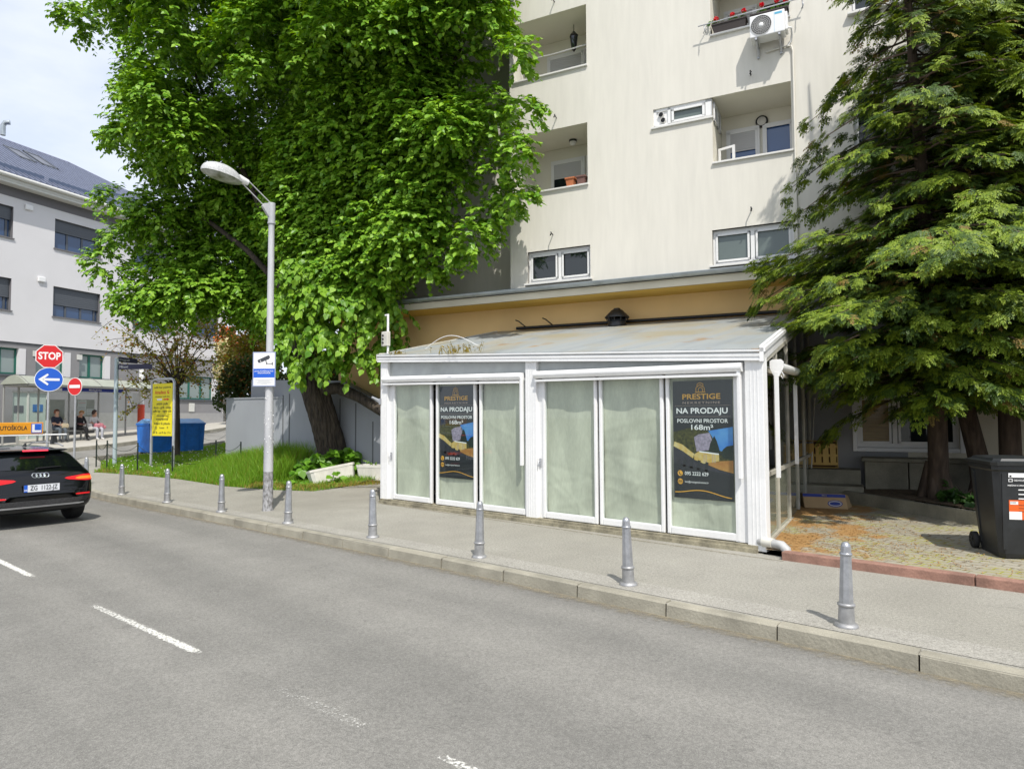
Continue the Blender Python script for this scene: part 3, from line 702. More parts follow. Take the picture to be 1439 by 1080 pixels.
# for-sale posters stuck behind two panes
def poster(u0, v0, u1, v1, label):
    y = 8.575
    def onp(u, v):
        d = ray(u, v); return CAM + d * ((y - CAM.y) / d.y)
    p0, p1 = onp(u0, v0), onp(u1, v1)
    W_, H_ = p1.x - p0.x, p0.z - p1.z
    mb = MB(); cu = lambda x, yy: (x * W_, (1 - yy) * H_)
    def poly(pts, m, lay):
        mb.add([(cu(a, c)[0], -.0006 * lay, cu(a, c)[1]) for a, c in pts], [tuple(range(len(pts)))], m)
    mats = [M['slate_print'], M['gold_print'], M['beige_print'], M['white_print'], M['pic_sky'], M['pic_tree'], M['pic_pine'], M['pic_wall'], M['pic_yellow'], M['pic_orange'], M['pic_road'], M['black_print']]
    mb.box(0, W_, 0, .004, 0, H_, 0)
    poly([(.0, .44), (.30, .40), (.62, .43), (1, .39), (1, .77), (.8, .75), (.55, .70), (.25, .64), (0, .585)], 5, 1)
    poly([(.60, .425), (1, .39), (1, .60), (.86, .60), (.74, .58), (.66, .47)], 4, 2)
    poly([(.36, .48), (.44, .455), (.62, .44), (.66, .50), (.62, .585), (.40, .60)], 7, 3)
    poly([(.60, .60), (.63, .53), (.66, .50), (.70, .465), (.74, .51), (.77, .56), (.80, .62), (.66, .63)], 6, 4)
    poly([(.80, .61), (.84, .575), (.90, .55), (1, .54), (1, .66), (.84, .65)], 6, 4)
    poly([(.02, .52), (.16, .545), (.30, .60), (.36, .62), (.34, .66), (.16, .60), (0, .56)], 8, 4)
    poly([(.36, .625), (.45, .595), (.77, .615), (.775, .68), (.52, .70), (.36, .675)], 8, 5)
    for k in (.52, .555, .66, .70): poly([(k, .62), (k + .012, .621), (k + .012, .69), (k, .69)], 2, 6)
    poly([(.45, .595), (.77, .612), (.77, .622), (.45, .606)], 3, 6)
    poly([(.55, .70), (.775, .675), (1, .665), (1, .77), (.78, .745), (.62, .715)], 9, 5)
    poly([(0, .56), (.16, .60), (.34, .665), (.6, .715), (.8, .75), (1, .775), (1, .80), (0, .80)], 10, 6)
    poly([(0, .70), (1, .79), (1, .83), (0, .83)], 0, 7)
    for k in (.18, .30, .42, .55): poly([(k, .63 + k * .1), (k + .05, .635 + k * .1), (k + .03, .72 + k * .09), (k - .02, .715 + k * .09)], 0, 7)
    # little house emblem
    def ln(pts, wd, m, lay=9):
        for a, c in zip(pts[:-1], pts[1:]):
            A, C_ = Vector(cu(*a)), Vector(cu(*c)); t = (C_ - A).normalized(); n = Vector((-t.y, t.x)) * wd
            mb.add([(A.x + n.x, -.0006 * lay, A.y + n.y), (A.x - n.x, -.0006 * lay, A.y - n.y), (C_.x - n.x, -.0006 * lay, C_.y - n.y), (C_.x + n.x, -.0006 * lay, C_.y + n.y)], [(0, 1, 2, 3)], m)
    ln([(.41, .097), (.41, .06), (.48, .035), (.55, .062), (.55, .097), (.41, .097)], .004, 1); ln([(.43, .05), (.43, .03), (.48, .018), (.53, .03), (.53, .05)], .004, 1)
    ln([(.45, .095), (.45, .07), (.485, .055), (.52, .07), (.52, .095)], .004, 1); ln([(.39, .10), (.57, .10)], .004, 1)
    T = lambda s, x, yy, size, wd, m, bold=.02, al='CENTER', sp_=1.0: mb.text(s, size * H_, cu(x, yy)[0], cu(x, yy)[1], -.006, m, al, bold, width=wd * W_, space=sp_)
    T('PRESTIGE', .49, .138, .063, .64, 1); T('NEKRETNINE', .49, .188, .026, .63, 2, .01, sp_=1.3)
    ln([(.04, .212), (.97, .212)], .0012, 2); ln([(.04, .305), (.97, .305)], .0012, 2)
    T('NA PRODAJU', .495, .258, .066, .86, 3); T('POSLOVNI PROSTOR', .50, .343, .046, .85, 3, .015); T('168m²', .49, .398, .062, .37, 3, .015)
    for yy in (.79, .86):
        c = cu(.115, yy); mb.add([(c[0] + .045 * W_ * math.cos(k * .3142), -.0055, c[1] + .045 * W_ * math.sin(k * .3142)) for k in range(20)], [tuple(range(20))], 1)
    ln([(.095, .775), (.10, .795), (.125, .805), (.135, .80)], .006, 11, 10); ln([(.085, .853), (.145, .853), (.145, .870), (.085, .870), (.085, .853), (.115, .863), (.145, .853)], .003, 11, 10)
    T('095 2222 629', .395, .79, .042, .40, 3, .012); T('luna@prestigenekretnine.hr', .395, .86, .024, .40, 3, .004)
    wvp = [(.02 + .95 * k / 30, .935 + .018 * math.sin(k / 30 * 6.0 + 4.9) * (-1) + .02 * k / 30) for k in range(31)]
    ln(wvp, .006, 1)
    o = mb.build('poster', mats); o.location = (p0.x, y, p1.z)
    return tag(o, label, 'poster', 'for-sale posters behind the kiosk panes')
poster(616.5, 543, 668, 674, 'dark for-sale poster behind a middle pane of the kiosk half nearest the linden')
poster(945, 536, 1032, 705, 'dark for-sale poster behind the pane next to the kiosk corner post')

# weeds that have seeded in the kiosk gutter
def tuft(name, loc, n, h, spread, label, mt_, wd=.008, cat='weed', rs=1, group=None):
    g_ = np.random.default_rng(rs); mb = MB()
    for k in range(n):
        x, y = g_.normal(0, spread), g_.normal(0, spread * .35); hh = h * g_.uniform(.4, 1); lx, ly = g_.normal(0, .35) * hh, g_.normal(0, .35) * hh
        wv_ = wd * g_.uniform(.6, 1.4); a = g_.uniform(0, math.pi); dx, dy = math.cos(a) * wv_, math.sin(a) * wv_
        mb.add([(x - dx, y - dy, 0), (x + dx, y + dy, 0), (x + lx * .5 + dx * .8, y + ly * .5 + dy * .8, hh * .6), (x + lx * .5 - dx * .8, y + ly * .5 - dy * .8, hh * .6), (x + lx, y + ly, hh)], [(0, 1, 2, 3), (3, 2, 4)])
        for q in range(3):
            t = g_.uniform(.3, 1); px, py, pz = x + lx * t, y + ly * t, hh * t; s = wd * 2.2; b_ = g_.normal(0, 1, 3) * s
            mb.add([(px, py, pz), (px + b_[0], py + b_[1], pz + abs(b_[2])), (px + b_[1], py + b_[2], pz + s)], [(0, 1, 2)])
    o = mb.build(name, mt_); o.location = loc
    return tag(o, label, cat, group)
for u, x, n, h, s_, lb in ((562, -10.62, 26, .09, .10, 'low yellow weed cushion in the kiosk gutter beside the aerial mast'), (662, -8.9, 60, .19, .26, 'wide dry weed tuft growing out of the kiosk gutter')):
    tuft('weed_tuft', (x, 8.50, zt(x) + .01), n, h, s_, lb, M['weed'], rs=int(u))
# ================================================================ the apartment building behind the kiosk
M['render'] = mat('pale_render', (.69, .665, .595), .85, var=.025, scale=1.5, bump=.12, bscale=120, fine=.03, fscale=9, stretch=(1.3, 1.3, .16))
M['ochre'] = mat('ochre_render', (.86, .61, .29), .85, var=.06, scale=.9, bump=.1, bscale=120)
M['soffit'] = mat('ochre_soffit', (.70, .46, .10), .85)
M['grey_render'] = mat('grey_render', (.30, .305, .31), .85, var=.14, scale=1.2, bump=.15, bscale=80)
M['cream_render'] = mat('cream_render', (.68, .63, .50), .85, var=.08, scale=1.2, bump=.25, bscale=70)
M['loggia'] = mat('loggia_render', (.76, .73, .62), .85, var=.04, scale=1.0)
M['sill'] = mat('sill_stone', (.70, .69, .66), .6)
M['shutter'] = mat('roller_slats', (.52, .52, .52), .5)
M['blind'] = mat('wood_blind', (.30, .20, .07), .5, var=.2, scale=3, stretch=(1, 1, 18))
M['concrete'] = mat('old_concrete', (.24, .225, .17), .9, var=.25, scale=3, bump=.3, bscale=40, fine=.12, fscale=60)
M['room_dark'] = mat('room_dark', (.02, .022, .025), .9)

apt = thing('apartment_building', OB, 'tall pale rendered apartment block with recessed loggias above an ochre ground floor', 'building', rz=R(15))
def opl(u, v, off=0.0):
    q = OB + nB * off; d = ray(u, v); n2 = nB
    t = (q - CAM).dot(n2) / d.dot(n2); p = CAM + d * t
    return (p - OB).dot(eB), p.z
FY = -.80                                   # facade plane
def window(parent, s0, s1, z0, z1, y, panes=2, fw=.055, frame=None, glass=None, name='window', sill=True, room=True, mull=None):
    """framed window; panes and sill are its sub-parts"""
    frame = frame or M['window_white']; glass = glass or M['window_glass']
    mb = MB()
    mb.box(s0, s1, y - .03, y + .05, z0, z0 + fw); mb.box(s0, s1, y - .03, y + .05, z1 - fw, z1)
    edges = mull or [s0 + (s1 - s0) * k / panes for k in range(panes + 1)]
    for e_ in edges: 
        a = max(s0, min(s1 - fw, e_ - fw / 2)); mb.box(a, a + fw, y - .028, y + .048, z0 + fw, z1 - fw)
    for a, c in zip(edges[:-1], edges[1:]):                          # sash inside the frame
        a2, c2 = max(a, s0) + fw * .75, min(c, s1) - fw * .75
        for q in ((a2, a2 + .04, z0 + fw, z1 - fw), (c2 - .04, c2, z0 + fw, z1 - fw), (a2, c2, z0 + fw, z0 + fw + .04), (a2, c2, z1 - fw - .04, z1 - fw)): mb.box(q[0], q[1], y - .045, y - .031, q[2], q[3])
    o = mb.build(name, frame, parent)
    for a, c in zip(edges[:-1], edges[1:]):
        mb = MB(); mb.quad((a, y + .005, z0 + .02), (c, y + .005, z0 + .02), (c, y + .005, z1 - .02), (a, y + .005, z1 - .02)); mb.build('pane', glass, o)
    if sill:
        mb = MB(); mb.box(s0 - .05, s1 + .05, min(y - .22, y - .06), y - .03, z0 - .045, z0 - .005, bev=.004); mb.build('sill', M['sill'], o)
    return o

ZB, ZTOP, SL, SR = 4.66, 17.0, -6.0, 9.0
log = [(-5.90, -4.085, 6.80, 8.20), (-5.90, -4.085, 9.47, 10.88), (-5.90, -4.085, 12.14, 13.55)]
rlog = [(-1.40, .085, 6.79, 8.17), (-1.40, .085, 9.42, 10.84), (-1.40, .085, 12.09, 13.51)]
wins = [(-5.56, -4.045, 4.735, 5.465, .16), (-1.445, .075, 4.725, 5.445, .16)]
slots = [(-2.61, -1.40, 7.77, 8.17, .10), (-2.61, -1.40, 12.09 + .98, 13.51, .10)]
farw = [(1.14, 2.3, 9.20, 10.4, .15), (1.14, 2.3, 6.53, 7.73, .15), (3.6, 5.0, 9.2, 10.4, .15), (3.6, 5.0, 6.53, 7.73, .15), (3.6, 5.0, 11.87, 13.07, .15)]
mb = MB()
mb.wall(SL, SR, ZB, ZTOP, log + rlog + wins + slots + farw, FY)
for h in wins + farw:
    a, b_, c, d_, dd = h
    mb.quad((a, FY, c), (a, FY, d_), (a, FY + dd, d_), (a, FY + dd, c)); mb.quad((b_, FY, c), (b_, FY + dd, c), (b_, FY + dd, d_), (b_, FY, d_))
    mb.quad((a, FY, c), (a, FY + dd, c), (b_, FY + dd, c), (b_, FY, c)); mb.quad((a, FY, d_), (b_, FY, d_), (b_, FY + dd, d_), (a, FY + dd, d_))
mb.quad((SL, FY, ZB), (SL, .02, ZB), (SL, .02, ZTOP), (SL, FY, ZTOP)); mb.quad((SR, FY, ZB), (SR, 10, ZB), (SR, 10, ZTOP), (SR, FY, ZTOP))
mb.quad((SL, FY, ZB), (SR, FY, ZB), (SR, -.5, ZB), (SL, -.5, ZB))
mb.quad((-11.8, 0.0, 4.55), (SL, 0.0, 4.55), (SL, 0.0, ZTOP), (-11.8, 0.0, ZTOP)); mb.quad((-11.8, 0, -.5), (-11.8, 0, ZTOP), (-11.8, 10, ZTOP), (-11.8, 10, -.5))
mb.box(-11.9, SR + .1, -.95, 10.2, ZTOP, ZTOP + .35)
mb.quad((-11.8, 10, -.5), (-11.8, 10, ZTOP), (SR, 10, ZTOP), (SR, 10, -.5))
mb.build('wall', M['render'], apt)
# grey flashing strip, zinc gutter, cream fascia and ochre soffit over the ground floor
mb = MB(); mb.box(-11.8, SR, -.74, -.60, 4.52, 4.665); mb.build('flashing', M['grey_render'], apt)
mb = MB(); n = 10
prof = [(-.98 + .075 * math.cos(math.pi * k / n + math.pi), 4.60 + .075 * math.sin(math.pi * k / n + math.pi)) for k in range(n + 1)]
for a, c in zip(prof[:-1], prof[1:]): mb.quad((-11.9, a[0], a[1]), (SR, a[0], a[1]), (SR, c[0], c[1]), (-11.9, c[0], c[1]))
mb.tube([(-11.9, -1.055, 4.60), (SR, -1.055, 4.60)], .012, 6)
for k in range(14):
    s = -11.5 + k * 1.55; mb.tube([(s, -.98 + .08 * math.cos(a_), 4.60 + .08 * math.sin(a_)) for a_ in np.linspace(math.pi, 2 * math.pi, 8)], .008, 5)
mb.quad((-11.9, -.985, 4.615), (SR, -.985, 4.615), (SR, -.72, 4.69), (-11.9, -.72, 4.69))
mb.build('gutter', M['zinc'], apt)
mb = MB(); mb.box(-11.8, SR, -.90, -.5, 4.36, 4.52); mb.build('fascia', M['cream_render'], apt)
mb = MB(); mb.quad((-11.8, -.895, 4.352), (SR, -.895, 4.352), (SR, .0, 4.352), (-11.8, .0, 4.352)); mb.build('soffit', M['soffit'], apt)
gw = (1.06, 2.72, 1.10, 2.12, .14)
mb = MB(); mb.wall(-11.8, .1, -.3, 4.36, [], 0.0); mb.build('ground_floor_wall', M['ochre'], apt)
mb = MB(); mb.wall(.1, 1.9, -.3, 4.36, [gw], 0.0); mb.build('ground_floor_wall', M['grey_render'], apt)
mb = MB(); mb.wall(1.9, SR, -.3, 4.36, [gw, (4.6, 6.2, 1.1, 2.12)], 0.0)
for h in (gw, (4.6, 6.2, 1.1, 2.12)):
    a, b_, c, d_ = h[:4]
    for q in (((a, 0, c), (a, 0, d_), (a, .14, d_), (a, .14, c)), ((b_, 0, c), (b_, .14, c), (b_, .14, d_), (b_, 0, d_)), ((a, 0, c), (a, .14, c), (b_, .14, c), (b_, 0, c)), ((a, 0, d_), (b_, 0, d_), (b_, .14, d_), (a, .14, d_))): mb.quad(*q)
mb.build('ground_floor_wall', M['cream_render'], apt)
wdw = window(apt, gw[0], gw[1], gw[2], gw[3], .10, 2, .075, sill=False, mull=[1.06, 1.70, 2.72])
mb = MB(); mb.box(1.15, 1.64, .112, .13, 1.18, 2.05)
for k in range(24): mb.box(1.16, 1.63, .100, .111, 1.19 + k * .036, 1.215 + k * .036)
wdw.children[0].data.materials[0] = M['glass']; mb.build('blind', M['blind'], wdw)
mb = MB(); mb.box(1.7, 2.7, .16, .17, 1.1, 2.1); mb.box(1.06, 1.7, .16, .17, 1.1, 2.1); mb.build('dark_room_backing', M['room_dark'], wdw)  # dark sheets behind the panes, standing in for the unlit room
mb = MB()                                                            # rounded white surround
for q in ((.98, 1.06, 1.02, 2.2), (2.72, 2.80, 1.02, 2.2), (1.06, 2.72, 1.02, 1.10), (1.06, 2.72, 2.12, 2.2)): mb.box(q[0], q[1], -.03, .06, q[2], q[3], bev=.012)
mb.build('surround', M['window_white'], wdw)
window(apt, 4.6, 6.2, 1.1, 2.12, .10, 2, .07)
# loggias: the niche behind each opening
def niche(h, depth=1.12):
    a, b_, c, d_ = h; zf = c - .95; y1 = FY + depth; mb = MB(); yi = FY + .12
    mb.quad((a, FY, c), (a, FY, d_), (a, yi, d_), (a, yi, c)); mb.quad((b_, FY, c), (b_, yi, c), (b_, yi, d_), (b_, FY, d_))
    mb.quad((a, yi, zf), (a, yi, d_), (a, y1, d_), (a, y1, zf)); mb.quad((b_, yi, zf), (b_, y1, zf), (b_, y1, d_), (b_, yi, d_))
    mb.quad((a, y1, zf), (b_, y1, zf), (b_, y1, d_), (a, y1, d_)); mb.quad((a, yi, zf), (b_, yi, zf), (b_, y1, zf), (a, y1, zf))
    mb.quad((a, FY, d_), (b_, FY, d_), (b_, y1, d_), (a, y1, d_)); mb.quad((a, yi, zf), (b_, yi, zf), (b_, yi, c), (a, yi, c)); mb.quad((a, FY, c), (b_, FY, c), (b_, yi, c), (a, yi, c))
    o = mb.build('loggia', M['loggia'], apt)
    mb = MB(); mb.box(a - .01, b_ + .02, FY - .05, FY + .16, c - .002, c + .035, bev=.004); mb.build('sill', M['sill'], o)
    return o, zf, y1
def shutterwin(o, s0, s1, z0, z1, y, drop, glass=None):
    """window with its roller shutter let down by `drop`"""
    w_ = window(apt, s0, s1, z0, z1, y, 1, .06, glass=glass, sill=False)
    mb = MB(); mb.box(s0 + .06, s1 - .06, y - .025, y - .012, z1 - drop, z1 - .06)
    for k in range(int(drop / .045)): mb.box(s0 + .062, s1 - .062, y - .032, y - .024, z1 - .06 - k * .045 - .036, z1 - .06 - k * .045)
    mb.build('shutter', M['shutter'], w_); return w_
M['sky_glass'] = mat('sky_reflection_glass', (.045, .10, .25), .02, spec=.9)  # blue of the reflected sky put into the glass colour
lo1, zf, y1 = niche(log[0]); shutterwin(lo1, -5.42, -4.55, zf + .02, zf + 2.05, y1 - .03, .42); window(apt, -4.50, -4.10, zf + .9, zf + 2.05, y1 - .03, 1, .05, sill=False)
lo2, zf, y1 = niche(log[1]); shutterwin(lo2, -5.50, -4.52, zf + .02, zf + 2.0, y1 - .03, 1.6); window(apt, -4.50, -4.12, zf + .9, zf + 2.0, y1 - .03, 1, .05, sill=False)
lo3, zf, y1 = niche(log[2]); shutterwin(lo3, -5.42, -4.55, zf + .02, zf + 2.05, y1 - .03, .5)
ro1, zf, y1 = niche(rlog[0]); shutterwin(ro1, -1.30, -.62, zf + .02, zf + 2.02, y1 - .03, .46, M['sky_glass']); window(apt, -.56, .06, zf + .75, zf + 2.02, y1 - .03, 1, .06, glass=M['sky_glass'], sill=False)
ro2, zf, y1 = niche(rlog[1]); shutterwin(ro2, -1.30, -.62, zf + .02, zf + 2.02, y1 - .03, .9); window(apt, -.56, .06, zf + .75, zf + 2.02, y1 - .03, 1, .06, sill=False)
ro3, zf, y1 = niche(rlog[2]); shutterwin(ro3, -1.30, -.62, zf + .02, zf + 2.02, y1 - .03, .5)
for h in wins: window(apt, h[0], h[1], h[2] + .0, h[3], FY + .12, 2, .075, glass=M['frosted_glass'] if h is wins[1] else M['window_glass'])
for h in farw: window(apt, h[0], h[1], h[2], h[3], FY + .12, 2, .06)
for k, h in enumerate(slots):
    mb = MB(); yy = FY + .03
    for q in ((h[0], h[0] + .06), (h[0] + .30, h[0] + .36), (h[1] - .14, h[1])): mb.box(q[0], q[1], yy, yy + .1, h[2] + .01, h[3])
    mb.box(h[0], h[1], yy, yy + .1, h[3] - .06, h[3] + .0); mb.box(h[0], h[1], yy, yy + .1, h[2] + .01, h[2] + .06)
    for q in ((h[0] + .38, h[0] + .43), (h[1] - .20, h[1] - .15)): mb.box(q[0], q[1], yy - .015, yy + .02, h[2] + .07, h[3] - .07)
    mb.box(h[0] + .38, h[1] - .15, yy - .015, yy + .02, h[2] + .06, h[2] + .10); mb.box(h[0] + .38, h[1] - .15, yy - .015, yy + .02, h[3] - .11, h[3] - .07)
    mb.box(h[0] + .06, h[0] + .30, yy + .03, yy + .05, h[2] + .06, h[3] - .06)
    sw_ = mb.build('slot_window', M['window_white'], apt)
    mb = MB(); mb.quad((h[0] + .36, yy + .04, h[2] + .05), (h[1] - .13, yy + .04, h[2] + .05), (h[1] - .13, yy + .04, h[3] - .05), (h[0] + .36, yy + .04, h[3] - .05)); mb.build('pane', M['frosted_glass'], sw_)
    mb = MB()
    for q, z in ((.16, .27), (.20, .145)): mb.lathe([(.055, -.04), (.06, -.045), (.06, 0), (.045, 0), (.045, -.03)], 16, (h[0] + q, yy + .03, h[2] + z), axis='y'); mb.lathe([(.0, -.047), (.047, -.047)], 16, (h[0] + q, yy + .03, h[2] + z), m=1, axis='y')
    mb.build('flue', [M['sill'], M['black_metal']], sw_)
    mb = MB(); mb.box(h[0] - .04, h[1] + .02, FY - .05, FY + .06, h[2] - .03, h[2] + .01, bev=.004); mb.build('sill', M['sill'], sw_)
# small casements in the flank of the right-hand loggia, one standing open
mb = MB(); x_ = -1.395
for y0, y1_ in ((FY + .10, FY + .45), (FY + .52, FY + .85)):
    for q in ((y0, y0 + .05, 7.72, 8.12), (y1_ - .05, y1_, 7.72, 8.12), (y0, y1_, 7.72, 7.77), (y0, y1_, 8.07, 8.12)): mb.box(x_, x_ + .03, q[0], q[1], q[2], q[3])
fw_ = mb.build('flank_window', M['window_white'], ro1)
mb = MB()
for y0, y1_ in ((FY + .10, FY + .45), (FY + .52, FY + .85)): mb.quad((x_ + .01, y0 + .04, 7.75), (x_ + .01, y1_ - .04, 7.75), (x_ + .01, y1_ - .04, 8.09), (x_ + .01, y0 + .04, 8.09))
mb.build('pane', M['frosted_glass'], fw_) if False else mb.build('flank_pane', M['frosted_glass'], ro1)
mb = MB(); c0 = Vector((-1.36, FY + .40)); c1 = Vector((-1.02, FY + .30))
dv = (c1 - c0).normalized()
for a, c, z0, z1 in ((0, .05, 6.80, 7.24), (.30, .355, 6.80, 7.24), (.05, .30, 6.80, 6.85), (.05, .30, 7.19, 7.24)):
    p, q = c0 + dv * a, c0 + dv * c; n_ = Vector((-dv.y, dv.x)) * .02
    mb.hexa([(p.x, p.y, z0), (q.x, q.y, z0), (q.x + n_.x, q.y + n_.y, z0), (p.x + n_.x, p.y + n_.y, z0), (p.x, p.y, z1), (q.x, q.y, z1), (q.x + n_.x, q.y + n_.y, z1), (p.x + n_.x, p.y + n_.y, z1)])
oc = mb.build('open_casement', M['window_white'], ro1)
# lamps in the loggias
mb = MB(); mb.lathe([(.125, 0), (.125, -.05), (.10, -.06)], 24, (-.57, y1 - .002, 7.93), axis='y'); mb.lathe([(.10, -.055), (.07, -.075), (0, -.085)], 24, (-.57, y1 - .002, 7.93), m=1, axis='y')
mb.build('wall_lamp', [M['black_metal'], mat('opal_glass', (.55, .54, .50), .3)], ro1)
mb = MB(); mb.lathe([(.09, 8.196), (.09, 8.15)], 20, (-4.72, FY + .75, 0)); mb.lathe([(.085, 8.15), (.07, 8.09), (0, 8.06)], 20, (-4.72, FY + .75, 0), m=1); mb.build('ceiling_lamp', [M['black_metal'], M['sill']], lo1)
mb = MB(); c_ = (-4.62, FY + .62, 10.46)
mb.lathe([(.0, .28), (.03, .24), (.10, .16), (.11, .14), (.085, .13)], 6, c_, smooth=False); mb.lathe([(.055, -.16), (.085, .13)], 6, c_, m=1, smooth=False); mb.lathe([(0, -.24), (.03, -.2), (.06, -.16)], 6, c_, smooth=False)
for k in range(6):
    a = k * math.pi / 3; mb.tube([(c_[0] + .055 * math.cos(a), c_[1] + .055 * math.sin(a), c_[2] - .16), (c_[0] + .088 * math.cos(a), c_[1] + .088 * math.sin(a), c_[2] + .13)], .008, 5)
mb.tube([(c_[0], c_[1], c_[2] + .28), (c_[0], c_[1], 10.88)], .008, 5); mb.build('lantern', [M['black_metal'], M['window_glass']], lo2)
mb = MB()
for dz, dy in ((.62, .25), (.70, .40), (.78, .55)): mb.tube([(-5.9, FY + dy, 9.5 + dz), (-5, FY + dy, 9.5 + dz - .025), (-4.09, FY + dy, 9.5 + dz)], .006, 5)
mb.build('washing_line', M['white_plastic'], lo2)
# iron hooks on the facade, thin conduit
for u, v in ((777, 332), (782, 168), (779, 5), (1056, 298), (1055, 108)):
    s, z = opl(u, v, FY); mb = MB(); mb.tube([(s, FY, z + .03), (s + .01, FY - .14, z + .06), (s + .03, FY - .17, z + .02), (s, FY - .16, z - .02)], .013, 6); mb.build('iron_hook', M['black_metal'], apt)
mb = MB(); mb.tube([(-.35, FY - .03, 8.83), (.02, FY - .03, 8.86), (.11, FY - .03, 8.84), (.135, FY - .03, 8.74), (.135, FY - .03, 4.72)], .018, 8)
mb.build('conduit', M['render'], apt)
# clothes rail of the upper right loggia
mb = MB(); mb.tube([(-1.62, FY - .16, 9.62), (.42, FY - .16, 9.66)], .012, 6)
for s in (-1.5, .33): mb.tube([(s, FY, 9.55), (s, FY - .16, 9.63), (s + .02, FY - .2, 9.48), (s - .02, FY - .14, 9.46)], .010, 6)
mb.build('clothes_rail', M['galv'], apt)

def bl(s, o, z): return OB + eB * s + nB * o + Vector((0, 0, z))
# air conditioner
ac = thing('air_conditioner', bl(-.27, FY - .05, 8.985), 'white air conditioner unit bracketed to the facade under the geranium loggia', 'air conditioner', R(15))
mb = MB(); mb.box(-.33, .30, -.34, -.05, 0, .43, bev=.015); mb.box(.30, .345, -.28, -.05, .05, .40, bev=.01); cs = mb.build('casing', M['white_plastic'], ac)
mb = MB(); cx_, cz_ = -.12, .215
for r in (.185, .155, .125, .095, .065): mb.tube([(cx_ + r * math.cos(a), -.352, cz_ + r * math.sin(a)) for a in np.linspace(0, 2 * math.pi, 33)], .0045, 5, caps=False)
for k in range(28):
    a = k * math.pi / 14; mb.tube([(cx_ + .04 * math.cos(a), -.352, cz_ + .04 * math.sin(a)), (cx_ + .187 * math.cos(a + .12), -.352, cz_ + .187 * math.sin(a + .12))], .003, 4, caps=False)
mb.build('fan_grille', M['shutter'], cs)
mb = MB(); mb.lathe([(0, -.344), (.185, -.344)], 28, (cx_, 0, cz_), axis='y'); mb.build('fan_opening', mat('fan_dark', (.10, .10, .10), .6), cs)
mb = MB(); mb.lathe([(.045, -.352), (.04, -.36), (0, -.362)], 18, (cx_, 0, cz_), axis='y'); mb.build('fan_hub', M['white_plastic'], cs)
mb = MB(); mb.box(.125, .255, -.3425, -.34, .355, .395); mb.box(.115, .118, -.343, -.34, .02, .41); mb.build('badge', mat('badge_blue', (.10, .42, .62), .4), cs)
for s in (-.22, .20):
    mb = MB(); mb.box(s - .02, s + .02, -.34, .05, -.045, -.008); mb.box(s - .02, s + .02, .01, .05, -.25, -.045); mb.hexa([(s - .015, -.30, -.06), (s + .015, -.30, -.06), (s + .015, -.26, -.06), (s - .015, -.26, -.06), (s - .015, .0, -.22), (s + .015, .0, -.22), (s + .015, .04, -.22), (s - .015, .04, -.22)]); mb.build('bracket', M['galv'], ac)
mb = MB(); mb.tube([(.33, -.2, .12), (.40, -.15, .12), (.40, -.02, .06), (.38, .02, -.06), (.3, .03, -.14)], .02, 8); mb.build('hose', M['white_plastic'], ac)

# flower boxes with geraniums on the upper right sill
M['leaf_ger'] = leafmat('geranium_leaf', (.04, .12, .012), (.10, .22, .03)); M['petal'] = leafmat('red_petal', (.62, .012, .012), (.75, .03, .02), .5, .25)
for k, (s0, s1, pf, lb) in enumerate(((-1.36, -.70, (-1.3, -.98, -.76), 'dark flower box with red geraniums at the far end of the upper loggia sill'), (-.62, .06, (-.42, -.14, .02), 'dark flower box with red geraniums right above the air conditioner'))):
    t = thing('flower_box', bl((s0 + s1) / 2, FY + .03, 9.457), lb, 'flower box', R(15), 'flower boxes on the upper loggia sill')
    mb = MB(); hw = (s1 - s0) / 2
    mb.hexa([(-hw + .03, -.07, 0), (hw - .03, -.07, 0), (hw - .03, .08, 0), (-hw + .03, .08, 0), (-hw, -.10, .17), (hw, -.10, .17), (hw, .11, .17), (-hw, .11, .17)])
    for q in (-hw, hw - .0): mb.box(q - .012, q + .012, -.108, .118, .15, .185)
    mb.box(-hw, hw, -.108, -.09, .155, .182); mb.build('trough', mat('trough_brown', (.045, .035, .032), .55), t)
    mb = MB(); mb.box(-hw + .02, hw - .02, -.08, .09, .13, .168); mb.build('soil', M['soil'], t)
    g_ = np.random.default_rng(20 + k)
    for s in pf:
        x = s - (s0 + s1) / 2; mb = MB(); hgt = g_.uniform(.10, .20)
        mb.tube([(x, 0, .16), (x + .01, -.02, .16 + hgt)], .006, 5)
        for q in range(16):
            c = Vector((x + g_.normal(0, .05), g_.normal(-.01, .04), .19 + g_.uniform(0, .09))); r_ = .035; n_ = Vector(g_.normal(0, 1, 3)).normalized(); a_ = n_.orthogonal().normalized() * r_; b_ = n_.cross(a_)
            mb.add([c + a_ * math.cos(i * 1.047) + b_ * math.sin(i * 1.047) for i in range(6)], [tuple(range(6))])
        pl = mb.build('geranium', M['leaf_ger'], t)
        mb = MB()
        for q in range(60):
            c = Vector((x + .01, -.02, .19 + hgt)) + Vector(g_.normal(0, 1, 3)).normalized() * .042; n_ = Vector(g_.normal(0, 1, 3)).normalized(); a_ = n_.orthogonal().normalized() * .017; b_ = n_.cross(a_)
            mb.add([c + a_, c + b_, c - a_, c - b_], [(0, 1, 2, 3)])
        mb.build('flower_head', M['petal'], pl)
